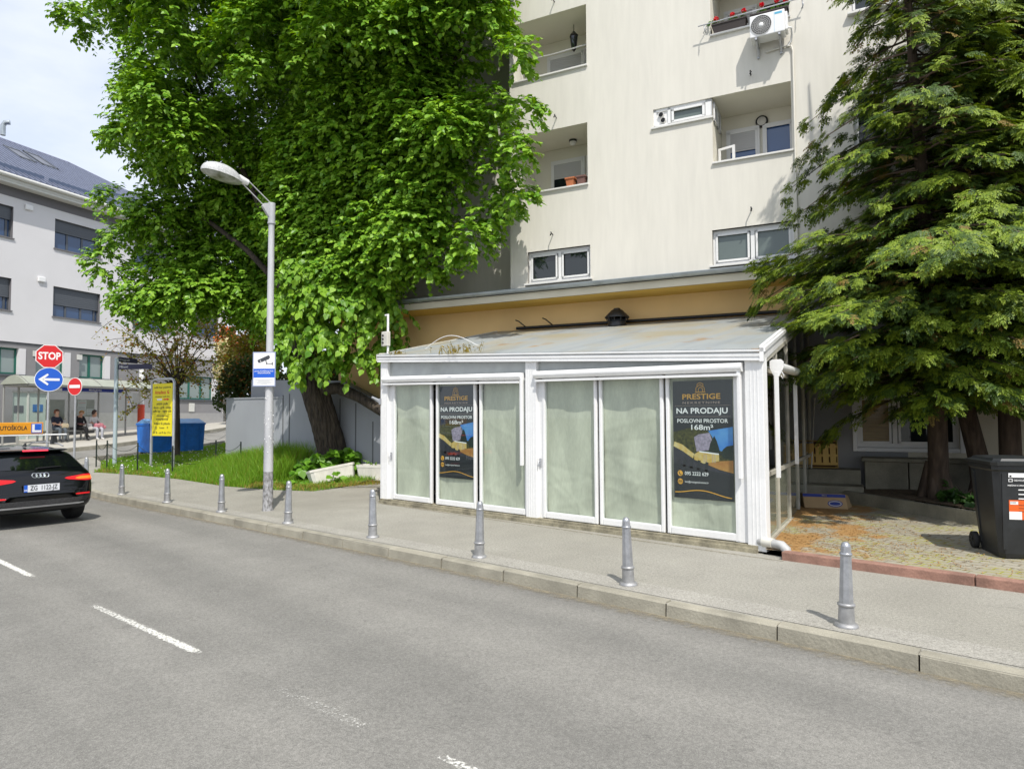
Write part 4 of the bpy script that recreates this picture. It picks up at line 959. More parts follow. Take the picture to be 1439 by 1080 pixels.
# two pots on the lower left sill
for s, col, lb, k in ((-4.50, (.50, .17, .07), 'square terracotta pot on the loggia sill', 0), (-4.24, (.19, .10, .085), 'brown plastic pot in the corner of the loggia sill', 1)):
    p_ = bl(s, FY + .05, 6.836); mb = MB()
    mb.hexa([(-.075, -.07, 0), (.075, -.07, 0), (.075, .07, 0), (-.075, .07, 0), (-.10, -.09, .17), (.10, -.09, .17), (.10, .09, .17), (-.10, .09, .17)])
    mb.box(-.115, .115, -.105, .105, .155, .19, bev=.004); 
    t = thing('flower_pot', p_, lb, 'flower pot', R(15)); mb.build('pot', mat('pot_%d' % k, col, .7, var=.1), t)
    mb = MB(); mb.box(-.10, .10, -.09, .09, .185, .195); mb.build('soil', M['soil'], t)
# ================================================================ trees and plants
def gz(u, v, z):
    d = ray(u, v); return CAM + d * ((z - CAM.z) / d.z)
M['bark'] = mat('linden_bark', (.018, .014, .011), .9, col2=(.085, .066, .048), scale=16, bump=1.0, bscale=30, stretch=(1, 1, .12))
M['bark_red'] = mat('conifer_bark', (.030, .020, .014), .95, col2=(.085, .060, .042), scale=14, bump=1.0, bscale=24, stretch=(1, 1, .14))
M['twig'] = mat('twig', (.09, .07, .05), .9)
M['linden'] = leafmat('linden_leaf', (.080, .215, .012), (.290, .485, .045), .40, .22)
M['linden_low'] = leafmat('linden_leaf_low', (.075, .20, .012), (.18, .37, .03), .42, .30)
M['grass'] = leafmat('grass_blade', (.115, .25, .012), (.24, .42, .035), .5, .3)
M['grass_dry'] = leafmat('dry_grass', (.25, .21, .05), (.42, .30, .07), .6, .3)

LEAF = np.array([(0, 0, 0), (-.40, .12, .03), (-.46, .48, .06), (0, 1.08, -.04), (.46, .48, .06), (.40, .12, .03)])
LEAF_F = np.array([(0, 3, 2, 1), (0, 5, 4, 3)])
def norm(a): return a / np.maximum(np.linalg.norm(a, axis=-1, keepdims=True), 1e-9)
def leaves(base, axis, nrm_, size, tmpl=LEAF, tf=LEAF_F):
    """one leaf per row: base point, pointing axis, face normal, length"""
    ax = norm(axis); nz__ = norm(nrm_ - ax * (nrm_ * ax).sum(-1, keepdims=True)); xx = np.cross(ax, nz__)
    v = base[:, None, :] + size[:, None, None] * (tmpl[None, :, 0:1] * xx[:, None, :] + tmpl[None, :, 1:2] * ax[:, None, :] + tmpl[None, :, 2:3] * nz__[:, None, :])
    n, k = len(base), len(tmpl)
    f = (tf[None] + (np.arange(n) * k)[:, None, None]).reshape(-1, tf.shape[1])
    return v.reshape(-1, 3), f
def sprays(g, start, d, length, droop, per, size, t0=.25, hang=.8, spread=.7, up=.8, sun=.9):
    """leaves alternating along arching twigs"""
    n = len(start); d = norm(d)
    t = (t0 + (1 - t0) * (np.arange(per)[None] + g.uniform(0, .8, (n, per))) / per)[..., None]
    p = start[:, None] + d[:, None] * (length[:, None, None] * t) + np.array([0, 0, -1.0]) * (droop[:, None, None] * length[:, None, None] * t * t)
    tan = norm(d[:, None] + np.array([0, 0, -1.0]) * (2 * droop[:, None, None] * t))
    side = norm(np.cross(tan, np.array([0, 0, 1.0]) + .01)); sg = np.where(np.arange(per) % 2 == 0, 1.0, -1.0)[None, :, None]
    ax = tan * .55 + side * sg * spread + np.array([0, 0, -hang]) + g.normal(0, .28, p.shape)
    nr = np.array([0, 0, up * .6]) + d[:, None] * .40 + np.array(sd) * sun + g.normal(0, .26, p.shape)
    sz = size * g.uniform(.62, 1.15, (n, per))
    return p.reshape(-1, 3), ax.reshape(-1, 3), nr.reshape(-1, 3), sz.reshape(-1)
def c2w(X, D):
    """camera-sideways X and depth D to world x, y"""
    return np.stack([X * cw - D * sw, X * sw + D * cw], -1)
def boff(xy):
    """distance behind the ground-floor wall of the apartment building and position along it"""
    q = xy - np.array([OB.x, OB.y]); return q @ np.array([nB.x, nB.y]), q @ np.array([eB.x, eB.y])

# ---- the big linden
g = np.random.default_rng(42)
D0 = 16.3
SIL = [(-260, 300, 560), (-200, 210, 640), (-120, 150, 700), (-40, 110, 738), (0, 116, 742), (50, 136, 746), (100, 138, 738), (150, 146, 752), (200, 158, 738), (250, 146, 728), (300, 146, 692), (340, 138, 668), (375, 134, 628), (405, 150, 598), (430, 215, 585), (455, 330, 575)]
SIL = np.array(SIL, float)
def sil(v):
    return np.interp(v, SIL[:, 0], SIL[:, 1]), np.interp(v, SIL[:, 0], SIL[:, 2])
def wall_depth(u):
    """depth of the house front along a line of sight"""
    d = ray(u, 400); q = OB - nB * (.9 if u > 715 else .1); t = q.dot(nB) / d.dot(nB); return dep(d.x * t, d.y * t)
def dc(u): return min(18.6, wall_depth(u) - (1.55 if u < 560 else 2.0)) if u > 430 else 18.6
# hollows between the boughs, where the crown is open to its shaded inside
HOL = [(300, 275, 95, 36), (395, 225, 70, 36), (470, 285, 80, 60), (560, 300, 60, 45), (505, 195, 55, 22), (330, 120, 45, 22), (230, 330, 70, 22), (440, 125, 50, 18), (600, 60, 45, 22), (640, 200, 40, 18), (520, 60, 40, 18), (360, 340, 120, 70)]
cl = []
for v in np.arange(-250, 440, 50):
    l, r = sil(v); z = CAM_H + (583.5 - v) / F_PX * 17.8; hw = (r - l) / 2 / F_PX * 17.6
    n = max(5, int(hw * (2.5 if v < 190 else 3.1))); off = g.uniform(0, 6.28)
    for k in range(n + int(n * (1.7 if v < 190 else 2.1))):
        rad = g.uniform(.50, .92)
        if k < n: a = off + 2 * math.pi * k / n + g.normal(0, .12); fr = g.uniform(.84, 1.0) - rad / max(hw, 1) * .9
        else: a, fr, rad = g.uniform(0, 6.28), g.uniform(.15, .78), g.uniform(.6, .85)
        u = (l + r) / 2 + (r - l) / 2 * fr * math.cos(a); D = dc(u) + min(hw * .72, 4.1 if math.sin(a) < 0 else 3.2) * fr * math.sin(a) * (1 if u < 520 else (.62 if math.sin(a) < 0 else .32))
        s_ = max(0.0, min(1.0, (v - 170) / 150)); s_ = s_ * s_ * (3 - 2 * s_)
        if math.sin(a) < 0: D = dc(u) + (D - dc(u)) * (1 - (.92 if 190 < u < 540 else .62) * s_)              # the crown is undercut towards the trunk
        if math.sin(a) < .15 and any(((u - hu) / ha) ** 2 + ((v - hv) / hb) ** 2 < 1 for hu, hv, ha, hb in HOL): D += 2.3 if k < n else 1.2
        cl.append(((u - CX) / F_PX * dc(u), D, z + g.normal(0, .22), rad))
for u, v, r_ in ((92, 6, .42), (120, 22, .5), (160, 185, .40), (148, 182, .28), (150, 275, .45), (142, 365, .5), (168, 330, .5), (180, 420, .42), (742, 150, .34), (734, 62, .38), (728, 205, .34), (728, 268, .34), (708, 280, .36), (700, 235, .5), (690, 300, .42), (665, 330, .45), (640, 345, .45), (605, 375, .42)):
    D = dc(u) + g.uniform(-.5, .5)
    cl.append(((u - CX) / F_PX * D, D, CAM_H + (583.5 - v) / F_PX * D, r_ * 1.1))
cl = np.array(cl)
xy = c2w(cl[:, 0], cl[:, 1]); cen = np.column_stack([xy, cl[:, 2]]); rad = cl[:, 3]
o_, s_ = boff(xy)
push = np.where((s_ > -12.4), np.maximum(0, o_ + 1.25 + rad * .55), 0)        # keep the crown clear of the house
cen[:, 0] -= nB.x * push; cen[:, 1] -= nB.y * push
core = np.array([*c2w(np.array([-5.1]), np.array([17.8]))[0], 8.8])
S, Dv, Ln, Dr = [], [], [], []
for c, r_ in zip(cen, rad):
    nt_ = int(150 * r_ ** 1.8) + 10
    dv = norm(g.normal(0, 1, (nt_, 3))); out = norm((c - core)[None])
    dv = norm(dv + out * .45 + np.array([0, 0, .25])); dv[:, 2] *= .78
    S.append(c + dv * (r_ * g.uniform(.35, .80, nt_))[:, None]); Dv.append(norm(dv + g.normal(0, .35, dv.shape))); Ln.append(np.minimum(.62, r_ * g.uniform(.30, .62, nt_) + .12)); Dr.append(g.uniform(.15, .5, nt_))
S, Dv, Ln, Dr = map(np.concatenate, (S, Dv, Ln, Dr))
bp_, ax, nr, sz = sprays(g, S, Dv, Ln, Dr, 9, .118, t0=.1, hang=.55, spread=.9, up=.9)
o_, s_ = boff(bp_[:, :2]); keep = (o_ < np.where(s_ > -6.1, -1.02, -.25)) | (s_ < -12.0) 
V1, F1 = leaves(bp_[keep], ax[keep], nr[keep], sz[keep])
# low drooping lobe in front of the trunk
S, Dv, Ln, Dr = [], [], [], []
for u, v, D, r_ in ((430, 385, 16.7, .8), (480, 370, 16.6, .8), (530, 395, 16.6, .8), (405, 430, 16.8, .75), (455, 425, 16.2, .85), (510, 430, 16.4, .85), (550, 440, 16.6, .7), (412, 480, 16.7, .65), (455, 480, 16.2, .75), (505, 480, 16.4, .75), (548, 490, 16.8, .55),
                    (425, 520, 16.6, .5), (465, 515, 16.4, .55), (510, 512, 16.6, .55), (545, 515, 17.2, .45), (400, 462, 16.9, .5), (398, 505, 16.9, .4)):
    c = np.array(at(u, v - 12, D)); nt_ = int(46 * r_)
    dv = norm(g.normal(0, 1, (nt_, 3)) + np.array([sw * .6, -cw * .6, .1])); dv[:, 2] *= .6
    S.append(c + dv * (r_ * .25)); Dv.append(dv); Ln.append(r_ * g.uniform(.5, 1.0, nt_)); Dr.append(g.uniform(.6, 1.25, nt_))
S, Dv, Ln, Dr = map(np.concatenate, (S, Dv, Ln, Dr))
bp_, ax, nr, sz = sprays(g, S, Dv, Ln, Dr, 9, .160, t0=.15, hang=1.1, spread=.8, sun=.1)
V2, F2 = leaves(bp_, ax, nr, sz)
tb = at(472, 662, 18.2); tb.z = .25
linden = thing('linden_tree', tb, 'big leafy linden tree with a leaning dark trunk between the kiosk and the grey parapet', 'tree')
TB = np.array(tb)
np_mesh('crown', np.concatenate([V1, V2]) - TB, np.concatenate([F1, F2 + len(V1)]), [M['linden']], linden)
mb = MB(); mb.xf = Matrix.Translation(-tb)
tr = [at(474, 668, 18.2), at(470, 640, 18.1), at(458, 600, 17.9), at(442, 548, 17.7), at(430, 500, 17.7), at(425, 440, 17.7)]
gt = np.random.default_rng(4); NR, NK = 60, 64; vs = []; rr0 = [.50, .40, .36, .35, .33, .28]; ph_ = gt.uniform(0, 6.28, 8)
for j in range(NR):
    t = j / (NR - 1) * (len(tr) - 1); i0 = min(int(t), len(tr) - 2); c = tr[i0].lerp(tr[i0 + 1], t - i0); r0 = rr0[i0] + (rr0[i0 + 1] - rr0[i0]) * (t - i0)
    for k in range(NK):
        a = 2 * math.pi * k / NK; tw = a + .25 * math.sin(t * 1.3)
        rr_ = r0 * (1 + .05 * math.sin(3 * tw + ph_[0]) + .035 * math.sin(7 * tw + ph_[1] + t) + .06 * max(0, 1 - t) * math.sin(5 * tw + ph_[2])) + .020 * abs(math.sin(13 * tw + ph_[3] + 1.1 * math.sin(t * 5 + k * .3))) + gt.uniform(-.008, .008)
        vs.append(c + Vector((rr_ * math.cos(a), rr_ * math.sin(a), 0)))
mb.add(vs, [(j * NK + k, j * NK + (k + 1) % NK, (j + 1) * NK + (k + 1) % NK, (j + 1) * NK + k) for j in range(NR - 1) for k in range(NK)], 0, False)
fork = tr[-1]
for tip, r0 in ((at(392, 330, 18.0), .16), (at(418, 250, 18.2), .17), (at(470, 230, 18.0), .17), (at(452, 330, 17.6), .14), (at(345, 250, 18.8), .13), (at(560, 200, 16.6), .13), (at(260, 290, 19.4), .10), (at(450, 60, 18.4), .14), (at(620, 120, 15.6), .09), (at(280, 120, 19), .09)):
    mid = fork.lerp(tip, .45) + Vector((0, 0, .35)); pts = [fork, fork.lerp(mid, .5) + Vector((0, 0, .05)), mid, mid.lerp(tip, .6) + Vector((0, 0, .05)), tip, tip + (tip - mid) * .6 + Vector((0, 0, .5))]
    mb.tube(pts, [r0, r0 * .9, r0 * .8, r0 * .65, r0 * .5, r0 * .12], 8)
tk = mb.build('trunk', M['bark'], linden)
# roughen the trunk
me = tk.data; co = np.empty(len(me.vertices) * 3, np.float32); me.vertices.foreach_get('co', co)
# low limb reaching down towards the kiosk
mb = MB(); mb.xf = Matrix.Translation(-tb)
pts = [tr[3], at(475, 545, 17.4), at(505, 558, 17.0), at(535, 577, 16.7), at(560, 592, 16.4)]
mb.tube(pts, [.17, .15, .13, .12, .09], 10); mb.build('low_limb', M['bark'], linden)

# ---- suckers and weeds round the trunk foot
def bush(name, pts, n, ln, sz_, mt_, label, cat, seed, droop=(.2, .6), per=6, group=None):
    g = np.random.default_rng(seed); base = Vector(pts[0][:3]); S, Dv, Ln = [], [], []
    for p in pts:
        k = n; S.append(np.array(p[:3])[None] + g.normal(0, .06, (k, 3))); d = g.normal(0, .6, (k, 3)); d[:, 2] = np.abs(d[:, 2]) + .35; Dv.append(d); Ln.append(g.uniform(.5, 1, k) * p[3])
    S, Dv, Ln = map(np.concatenate, (S, Dv, Ln))
    b_, ax, nr, sz = sprays(g, S, Dv, Ln, g.uniform(*droop, len(S)), per, sz_, t0=.3, hang=.5)
    nr = nr + np.array([sw, -cw, 0]) * .8
    V_, F_ = leaves(b_, ax, nr, sz); t = thing(name, base, label, cat, group=group)
    np_mesh('foliage', V_ - np.array(base), F_, [mt_], t)
    mb = MB(); mb.xf = Matrix.Translation(-base); dn = norm(Dv)
    for i in range(0, len(S), 2):
        a = Vector(S[i]); c = a + Vector(dn[i]) * Ln[i] * .9; mb.tube([a, a.lerp(c, .5), c + Vector((0, 0, -.1 * Ln[i]))], [.008, .006, .003], 4)
    mb.build('stem', M['twig'], t); return t
def P3(u, v, D, r_): q = at(u, v, D); return (q.x, q.y, q.z, r_)
bush('sucker_shrub', [P3(442, 668, 17.6, .62), P3(450, 650, 17.5, .55), P3(432, 662, 17.4, .5), P3(462, 660, 17.5, .45), P3(448, 676, 17.3, .5)], 13, .5, .20, M['linden_low'], 'bright broad-leaved suckers at the foot of the linden behind the tipped planter', 'shrub', 3)
bush('sucker_shrub', [P3(482, 662, 17.7, .45), P3(486, 640, 17.7, .35), P3(490, 655, 17.6, .4)], 10, .4, .19, M['linden_low'], 'small dark sucker clump on the kiosk side of the linden foot', 'shrub', 4)
bush('weed_plant', [P3(418, 682, 17.0, .42), P3(405, 690, 16.6, .30), P3(428, 686, 16.6, .32)], 10, .4, .16, M['linden_low'], 'leafy weed between the lamp post and the tipped planter', 'weed', 5)
bush('dock_weed', [P3(471, 676, 16.6, .22)], 7, .2, .17, M['linden_low'], 'small dock plant in front of the tipped planter', 'weed', 6, (0, .2), 3)

# ---- white concrete planters
M['planter'] = mat('white_planter', (.72, .70, .64), .75, var=.10, scale=4, bump=.1)
def planter(loc, rz, L_, label, tip=(0, 0)):
    t = thing('planter', loc, label, 'planter', rz); t.rotation_euler = (tip[0], tip[1], rz)
    mb = MB(); H_, B_, Wt, Wb = .38, .06, .42, .34
    def ring(l, w_, z): 
        c = .07; x, y = l / 2, w_ / 2; return [(-x + c, -y, z), (x - c, -y, z), (x, -y + c, z), (x, y - c, z), (x - c, y, z), (-x + c, y, z), (-x, y - c, z), (-x, -y + c, z)]
    rings = [ring(L_ - .10, Wb, 0), ring(L_ - .02, Wt - .02, H_ - B_), ring(L_, Wt, H_ - B_), ring(L_, Wt, H_), ring(L_ - .09, Wt - .09, H_), ring(L_ - .11, Wt - .11, H_ - .10)]
    vs = sum(rings, []); fs = [tuple(range(7, -1, -1))]
    for k in range(5): fs += [(k * 8 + i, k * 8 + (i + 1) % 8, (k + 1) * 8 + (i + 1) % 8, (k + 1) * 8 + i) for i in range(8)]
    mb.add(vs, fs)
    nrib = int((L_ - .25) / .045)
    for side in (-1, 1):
        for k in range(nrib):
            x = -L_ / 2 + .13 + k * .045
            mb.hexa([(x, side * (Wb / 2 - .001), .02), (x + .024, side * (Wb / 2 - .001), .02), (x + .024, side * (Wb / 2 + .010), .02), (x, side * (Wb / 2 + .010), .02), (x, side * (Wt / 2 - .012), H_ - B_ - .01), (x + .024, side * (Wt / 2 - .012), H_ - B_ - .01), (x + .024, side * (Wt / 2 + .0), H_ - B_ - .01), (x, side * (Wt / 2 + .0), H_ - B_ - .01)])
    mb.build('trough', M['planter'], t)
    mb = MB(); vs = rings[5]; mb.add([(x, y, H_ - .07) for x, y, z in vs], [tuple(range(8))]); mb.build('soil', M['soil'], t); return t
pa, pb = at(436, 681, 16.8), at(499, 668, 17.5); pl_ = pb - pa
planter(((pa.x + pb.x) / 2, (pa.y + pb.y) / 2, .10), math.atan2(pl_.y, pl_.x), pl_.to_2d().length, 'long white ribbed planter tipped forward at the foot of the linden', (R(-10), R(-8)))
qa = at(506, 671, 17.3); qd = Vector((.93, .36, 0))
planter((qa.x + .5 * qd.x, qa.y + .5 * qd.y, .14), math.atan2(qd.y, qd.x), 1.05, 'white ribbed planter standing half hidden behind the kiosk corner')
bush('planter_weeds', [(qa.x + .3, qa.y + .12, .46, .16), (qa.x + .6, qa.y + .25, .46, .14), (qa.x + .75, qa.y + .3, .46, .12)], 9, .2, .05, M['grass'], 'sparse weeds growing in the planter behind the kiosk corner', 'weed', 9)

# ---- conifers
def frond():
    """small flat fan: three forked arms of short scale-leaf twigs, tips drooping"""
    vs, fs = [], []
    def leaf(x, y, ang, ln, w_):
        b = len(vs); c, s = math.sin(ang), math.cos(ang); z0 = -.22 * (x * x + y * y); x2, y2 = x + c * ln, y + s * ln; z2 = -.22 * (x2 * x2 + y2 * y2) - .03; xm, ym = x + c * ln * .55, y + s * ln * .55; zm = (z0 + z2) / 2 + .012
        vs.extend([(x, y, z0), (xm + s * w_, ym - c * w_, zm), (x2, y2, z2), (xm - s * w_, ym + c * w_, zm)]); fs.append((b, b + 1, b + 2, b + 3))
    for a0, L0 in ((-.62, .74), (.0, 1.0), (.62, .74), (-1.15, .5), (1.15, .5)):
        n = max(2, int(L0 * 5))
        for k in range(n):
            t = L0 * (.12 + .80 * k / n); x, y = math.sin(a0) * t, math.cos(a0) * t
            for s in (-1, 1): leaf(x, y, a0 + s * .62, .27 * (1.15 - .5 * k / n) * (.7 + .3 * L0), .050)
        leaf(math.sin(a0) * L0 * .75, math.cos(a0) * L0 * .75, a0, L0 * .30, .05)
    return np.array(vs), np.array(fs)
FR_V, FR_F = frond()
M['con1'] = leafmat('conifer_green', (.030, .066, .012), (.085, .145, .020), .5, .12)
M['con2'] = leafmat('conifer_tip', (.12, .200, .014), (.26, .34, .032), .5, .16)
M['con3'] = leafmat('conifer_brown', (.16, .115, .026), (.27, .19, .05), .6, .2)
M['dry_twig'] = mat('dry_twig', (.24, .17, .13), .9)
def conifer(name, path, radii, zlo, ztop, prof, nb, seed, label, dens=1.0, extra=()):
    g = np.random.default_rng(seed); base = Vector(path[0])
    t = thing(name, base, label, 'tree', group='conifers in the bed beside the kiosk yard')
    mb = MB(); mb.xf = Matrix.Translation(-base); mb.tube(path, radii, 12)
    pz = np.array([p.z for p in path]); px = np.array([p.x for p in path]); py = np.array([p.y for p in path])
    for k in range(7):                                            # root flare
        a = k * .9 + g.uniform(0, .4); b_ = Vector((math.cos(a), math.sin(a), 0)); mb.tube([base + b_ * radii[0] * .55 + Vector((0, 0, .65)), base + b_ * radii[0] * 1.0 + Vector((0, 0, .18)), base + b_ * radii[0] * 1.55 + Vector((0, 0, -.12))], [.05, .09, .07], 6)
    tk = mb.build('trunk', M['bark_red'], t)
    B, A, N, Sz, Mi = [], [], [], [], []
    mb = MB(); mb.xf = Matrix.Translation(-base)
    for i in range(nb + len(extra)):
        z = zlo + (ztop - zlo) * ((i + g.uniform(0, 1)) / nb) ** 1.12
        if i >= nb: z = extra[i - nb][0]
        p0 = np.array([np.interp(z, pz, px), np.interp(z, pz, py), z]); L_ = np.interp(z, prof[0], prof[1]) * (g.uniform(.42, 1.14) if z > 4.6 else g.uniform(.62, 1.12))
        a = i * 2.399 + g.normal(0, .35)
        if i >= nb: a, L_ = R(extra[i - nb][1]), extra[i - nb][2]
        d = np.array([math.cos(a), math.sin(a), 0])
        o_, s_ = boff(p0[None, :2]); dn = float(d[0] * nB.x + d[1] * nB.y)
        if dn > .15: L_ = min(L_, max(.35, (-.95 - float(o_[0])) / dn))
        lft = max(0.0, -(d[0] * eB.x + d[1] * eB.y)); L_ *= 1 - .30 * (lft * max(0.0, -dn) * 2 if seed == 1 and z > 4.6 else 0); rise = g.uniform(.02, .22); sag = g.uniform(.12, .44)
        def bp(t): return p0 + d * L_ * t + np.array([0, 0, L_ * (rise * t - sag * t * t)])
        mb.tube([Vector(bp(q)) for q in (0, .35, .7, .95)], [.022, .016, .010, .005], 4, m=0 if g.uniform() < .6 else 1)
        nf = max(6, int(L_ * (18 if z < 5 else 13) * dens))
        left = max(0.0, -(d[0] * eB.x + d[1] * eB.y)); 
        for k in range(nf):
            tt = g.uniform(.18, 1.0) ** .7; p = bp(tt); tan = bp(min(1, tt + .03)) - bp(tt - .03); tan /= np.linalg.norm(tan)
            side = np.cross(tan, [0, 0, 1.0]); w_ = (1 - tt * .72) * L_ * .34; so = g.uniform(-1, 1)
            q = p + side * so * w_ + np.array([0, 0, -.22 * abs(so) * w_ + g.normal(0, .035)])
            for m_ in range(2):
                ax = tan * g.uniform(.55, 1.0) + side * (so * .8 + g.normal(0, .35)) + np.array([0, 0, g.uniform(-.50, .12)]); nm = np.array([0, 0, 1.0]) + d * .40 + g.normal(0, .26, 3)
                B.append(q + g.normal(0, .035, 3)); A.append(ax); N.append(nm); Sz.append(g.uniform(.13, .27)); Mi.append(1 if (tt > .60 and g.uniform() < .60) or g.uniform() < .12 else (2 if g.uniform() < (.16 if tt < .5 else .05) else 0))
    B, A, N, Sz, Mi = np.array(B), np.array(A), np.array(N), np.array(Sz), np.array(Mi)
    o_, s_ = boff(B[:, :2]); keep = (o_ < -.95) | ((o_ < -.12) & (B[:, 2] < 4.2)); B, A, N, Sz, Mi = B[keep], A[keep], N[keep], Sz[keep], Mi[keep]
    v, f = leaves(B, A, N, Sz, FR_V, FR_F)
    np_mesh('crown', v - np.array(base), f, [M['con1'], M['con2'], M['con3']], t, np.repeat(Mi, len(FR_F)))
    mb.build('branches', [M['bark_red'], M['dry_twig']], t)
    return t
b1 = at(1316, 702, 11.2); b1.z = .30
conifer('conifer', [b1, at(1319, 660, 11.1), at(1316, 560, 10.9), at(1308, 400, 10.8), at(1298, 280, 10.7), at(1288, 150, 10.6), at(1276, 0, 10.5), at(1268, -150, 10.4), at(1262, -260, 10.4)], [.18, .150, .140, .12, .10, .08, .055, .035, .015], 1.95, 9.9,
        ([2.0, 2.6, 3.3, 4.4, 5.0, 6.5, 8.3, 10, 11.1], [1.9, 2.4, 2.8, 2.95, 1.9, 2.0, 1.15, .5, .15]), 215, 1, 'tall conifer with a dark straight trunk, nearest the kiosk', 1.0,
        [(4.60, 197, 2.62), (4.45, 204, 2.67), (4.30, 200, 2.42), (4.15, 209, 2.52), (3.95, 214, 2.32), (3.80, 222, 2.32), (3.60, 232, 2.75), (3.40, 226, 2.55), (3.20, 236, 2.65), (3.05, 230, 2.45), (2.85, 238, 2.30), (2.70, 244, 2.20), (2.90, 252, 2.30), (3.30, 250, 2.65)])
b2 = at(1384, 690, 11.25); b2.z = .30
conifer('conifer', [b2, at(1374, 640, 11.2), at(1356, 570, 11.1), at(1350, 420, 11.0), at(1356, 250, 10.95), at(1362, 50, 10.9), at(1366, -150, 10.85), at(1368, -230, 10.8)], [.165, .15, .135, .12, .10, .075, .05, .015], 2.2, 9.9,
        ([2.0, 2.8, 3.6, 5.0, 7, 9, 10.2], [1.5, 2.1, 2.4, 2.3, 1.8, 1.2, .3]), 195, 2, 'conifer with a trunk leaning over behind the black bin, middle one of the bed')
b3 = at(1424, 690, 10.9); b3.z = .30
conifer('conifer', [b3, at(1420, 640, 10.85), at(1417, 560, 10.8), at(1420, 400, 10.75), at(1428, 200, 10.7), at(1436, 0, 10.65), at(1440, -150, 10.6), at(1444, -260, 10.6)], [.17, .155, .145, .12, .10, .08, .055, .015], 2.2, 10.0,
        ([2.0, 2.8, 3.6, 5.0, 7, 9, 10.3], [1.5, 2.1, 2.5, 2.4, 1.9, 1.3, .3]), 205, 3, 'conifer with an upright trunk behind the black bin, at the edge of the picture')
b4 = at(1580, 690, 10.2); b4.z = .30  # extra conifer past the frame edge, added for shading and foliage fill
conifer('conifer', [b4, at(1578, 560, 10.15), at(1574, 300, 10.1), at(1572, 0, 10.05), at(1570, -260, 10.0)], [.22, .19, .15, .10, .02], 2.3, 9.4,
        ([2.0, 2.8, 4, 7, 9, 11.2], [1.0, 2.0, 2.5, 2.1, 1.5, .2]), 150, 4, 'conifer added right of the black bin, mostly out of the picture', .8)

# ---- thin spring shrub-trees by the side street
M['spring'] = leafmat('spring_leaf', (.19, .19, .02), (.34, .32, .05), .5, .3)
M['copper'] = leafmat('copper_leaf', (.30, .12, .03), (.38, .20, .05), .5, .3)
def thin_tree(u, v, D, tips, nl, seed, label, trunk_h=None, zfix=None, lsz=.10):
    g = np.random.default_rng(seed); b_ = at(u, v, D)
    if zfix is not None: b_.z = zfix
    t = thing('young_tree', b_, label, 'tree'); mb = MB(); mb.xf = Matrix.Translation(-b_); fork = at(u, trunk_h, D)
    mb.tube([b_, b_.lerp(fork, .5) + Vector((.03, 0, 0)), fork], [.095, .08, .07], 10)
    B, A, N, S_ = [], [], [], []
    for (tu, tv) in tips:
        tip = at(tu, tv, D + g.uniform(-1.6, 1.6)); mid = fork.lerp(tip, .5) + Vector((0, 0, .25)); pts = [fork, fork.lerp(mid, .5) + Vector((0, 0, .1)), mid, tip]
        mb.tube(pts, [.032, .022, .013, .004], 6)
        for k in range(7):
            q = g.uniform(.25, 1); p = fork.lerp(mid, q * 2) if q < .5 else mid.lerp(tip, q * 2 - 1)
            e_ = p + Vector(g.normal(0, .42, 3)) + (tip - fork) * .16; mb.tube([p, p.lerp(e_, .5) + Vector((0, 0, .05)), e_], [.011, .008, .003], 4, caps=False)
            for j in range(nl):
                r_ = g.uniform(.15, 1); B.append(p.lerp(e_, r_) + Vector(g.normal(0, .07, 3))); A.append(g.normal(0, 1, 3) + np.array([0, 0, -.3])); N.append(g.normal(0, .6, 3) + np.array([0, 0, .8])); S_.append(lsz * g.uniform(.5, 1.1))
    mb.build('trunk', M['bark'], t)
    B, A, N, S_ = np.array([tuple(x) for x in B]), np.array(A), np.array(N), np.array(S_); v_, f_ = leaves(B, A, N, S_)
    mi = (g.uniform(0, 1, len(B)) < .22).astype(int); np_mesh('crown', v_ - np.array(b_), f_, [M['spring'], M['copper']], t, np.repeat(mi, 2)); return t
g = np.random.default_rng(8)
tips = [(158, 448), (165, 500), (175, 540), (180, 470), (195, 435), (205, 500), (215, 445), (228, 470), (240, 425), (250, 455), (262, 432), (275, 460), (285, 440), (295, 475), (305, 455), (312, 500), (300, 520), (290, 545), (200, 555), (255, 500), (270, 510), (225, 520), (235, 540), (185, 575), (315, 470)]
thin_tree(249, 640, 22.6, tips, 24, 8, 'thin olive-leaved young tree between the yellow board and the blue containers', 545, .43, .085)
tips = [(328, 505), (340, 528), (355, 530), (332, 485), (365, 500), (348, 512), (335, 450), (345, 470), (355, 445), (368, 460), (375, 490), (350, 500), (335, 495), (362, 515), (330, 520), (372, 525), (345, 525), (385, 470), (322, 470), (340, 440), (365, 440)]
thin_tree(352, 560, 27.0, tips, 75, 9, 'bushy copper-tinged tree rising behind the grey parapet', 540, 1.2, .12)

HEDGE = [(325, 545), (338, 540), (350, 545), (362, 538), (375, 545), (330, 525), (345, 520), (360, 515), (376, 522), (388, 540), (320, 560), (400, 545), (455, 527), (470, 522), (485, 528), (440, 532), (500, 540)]
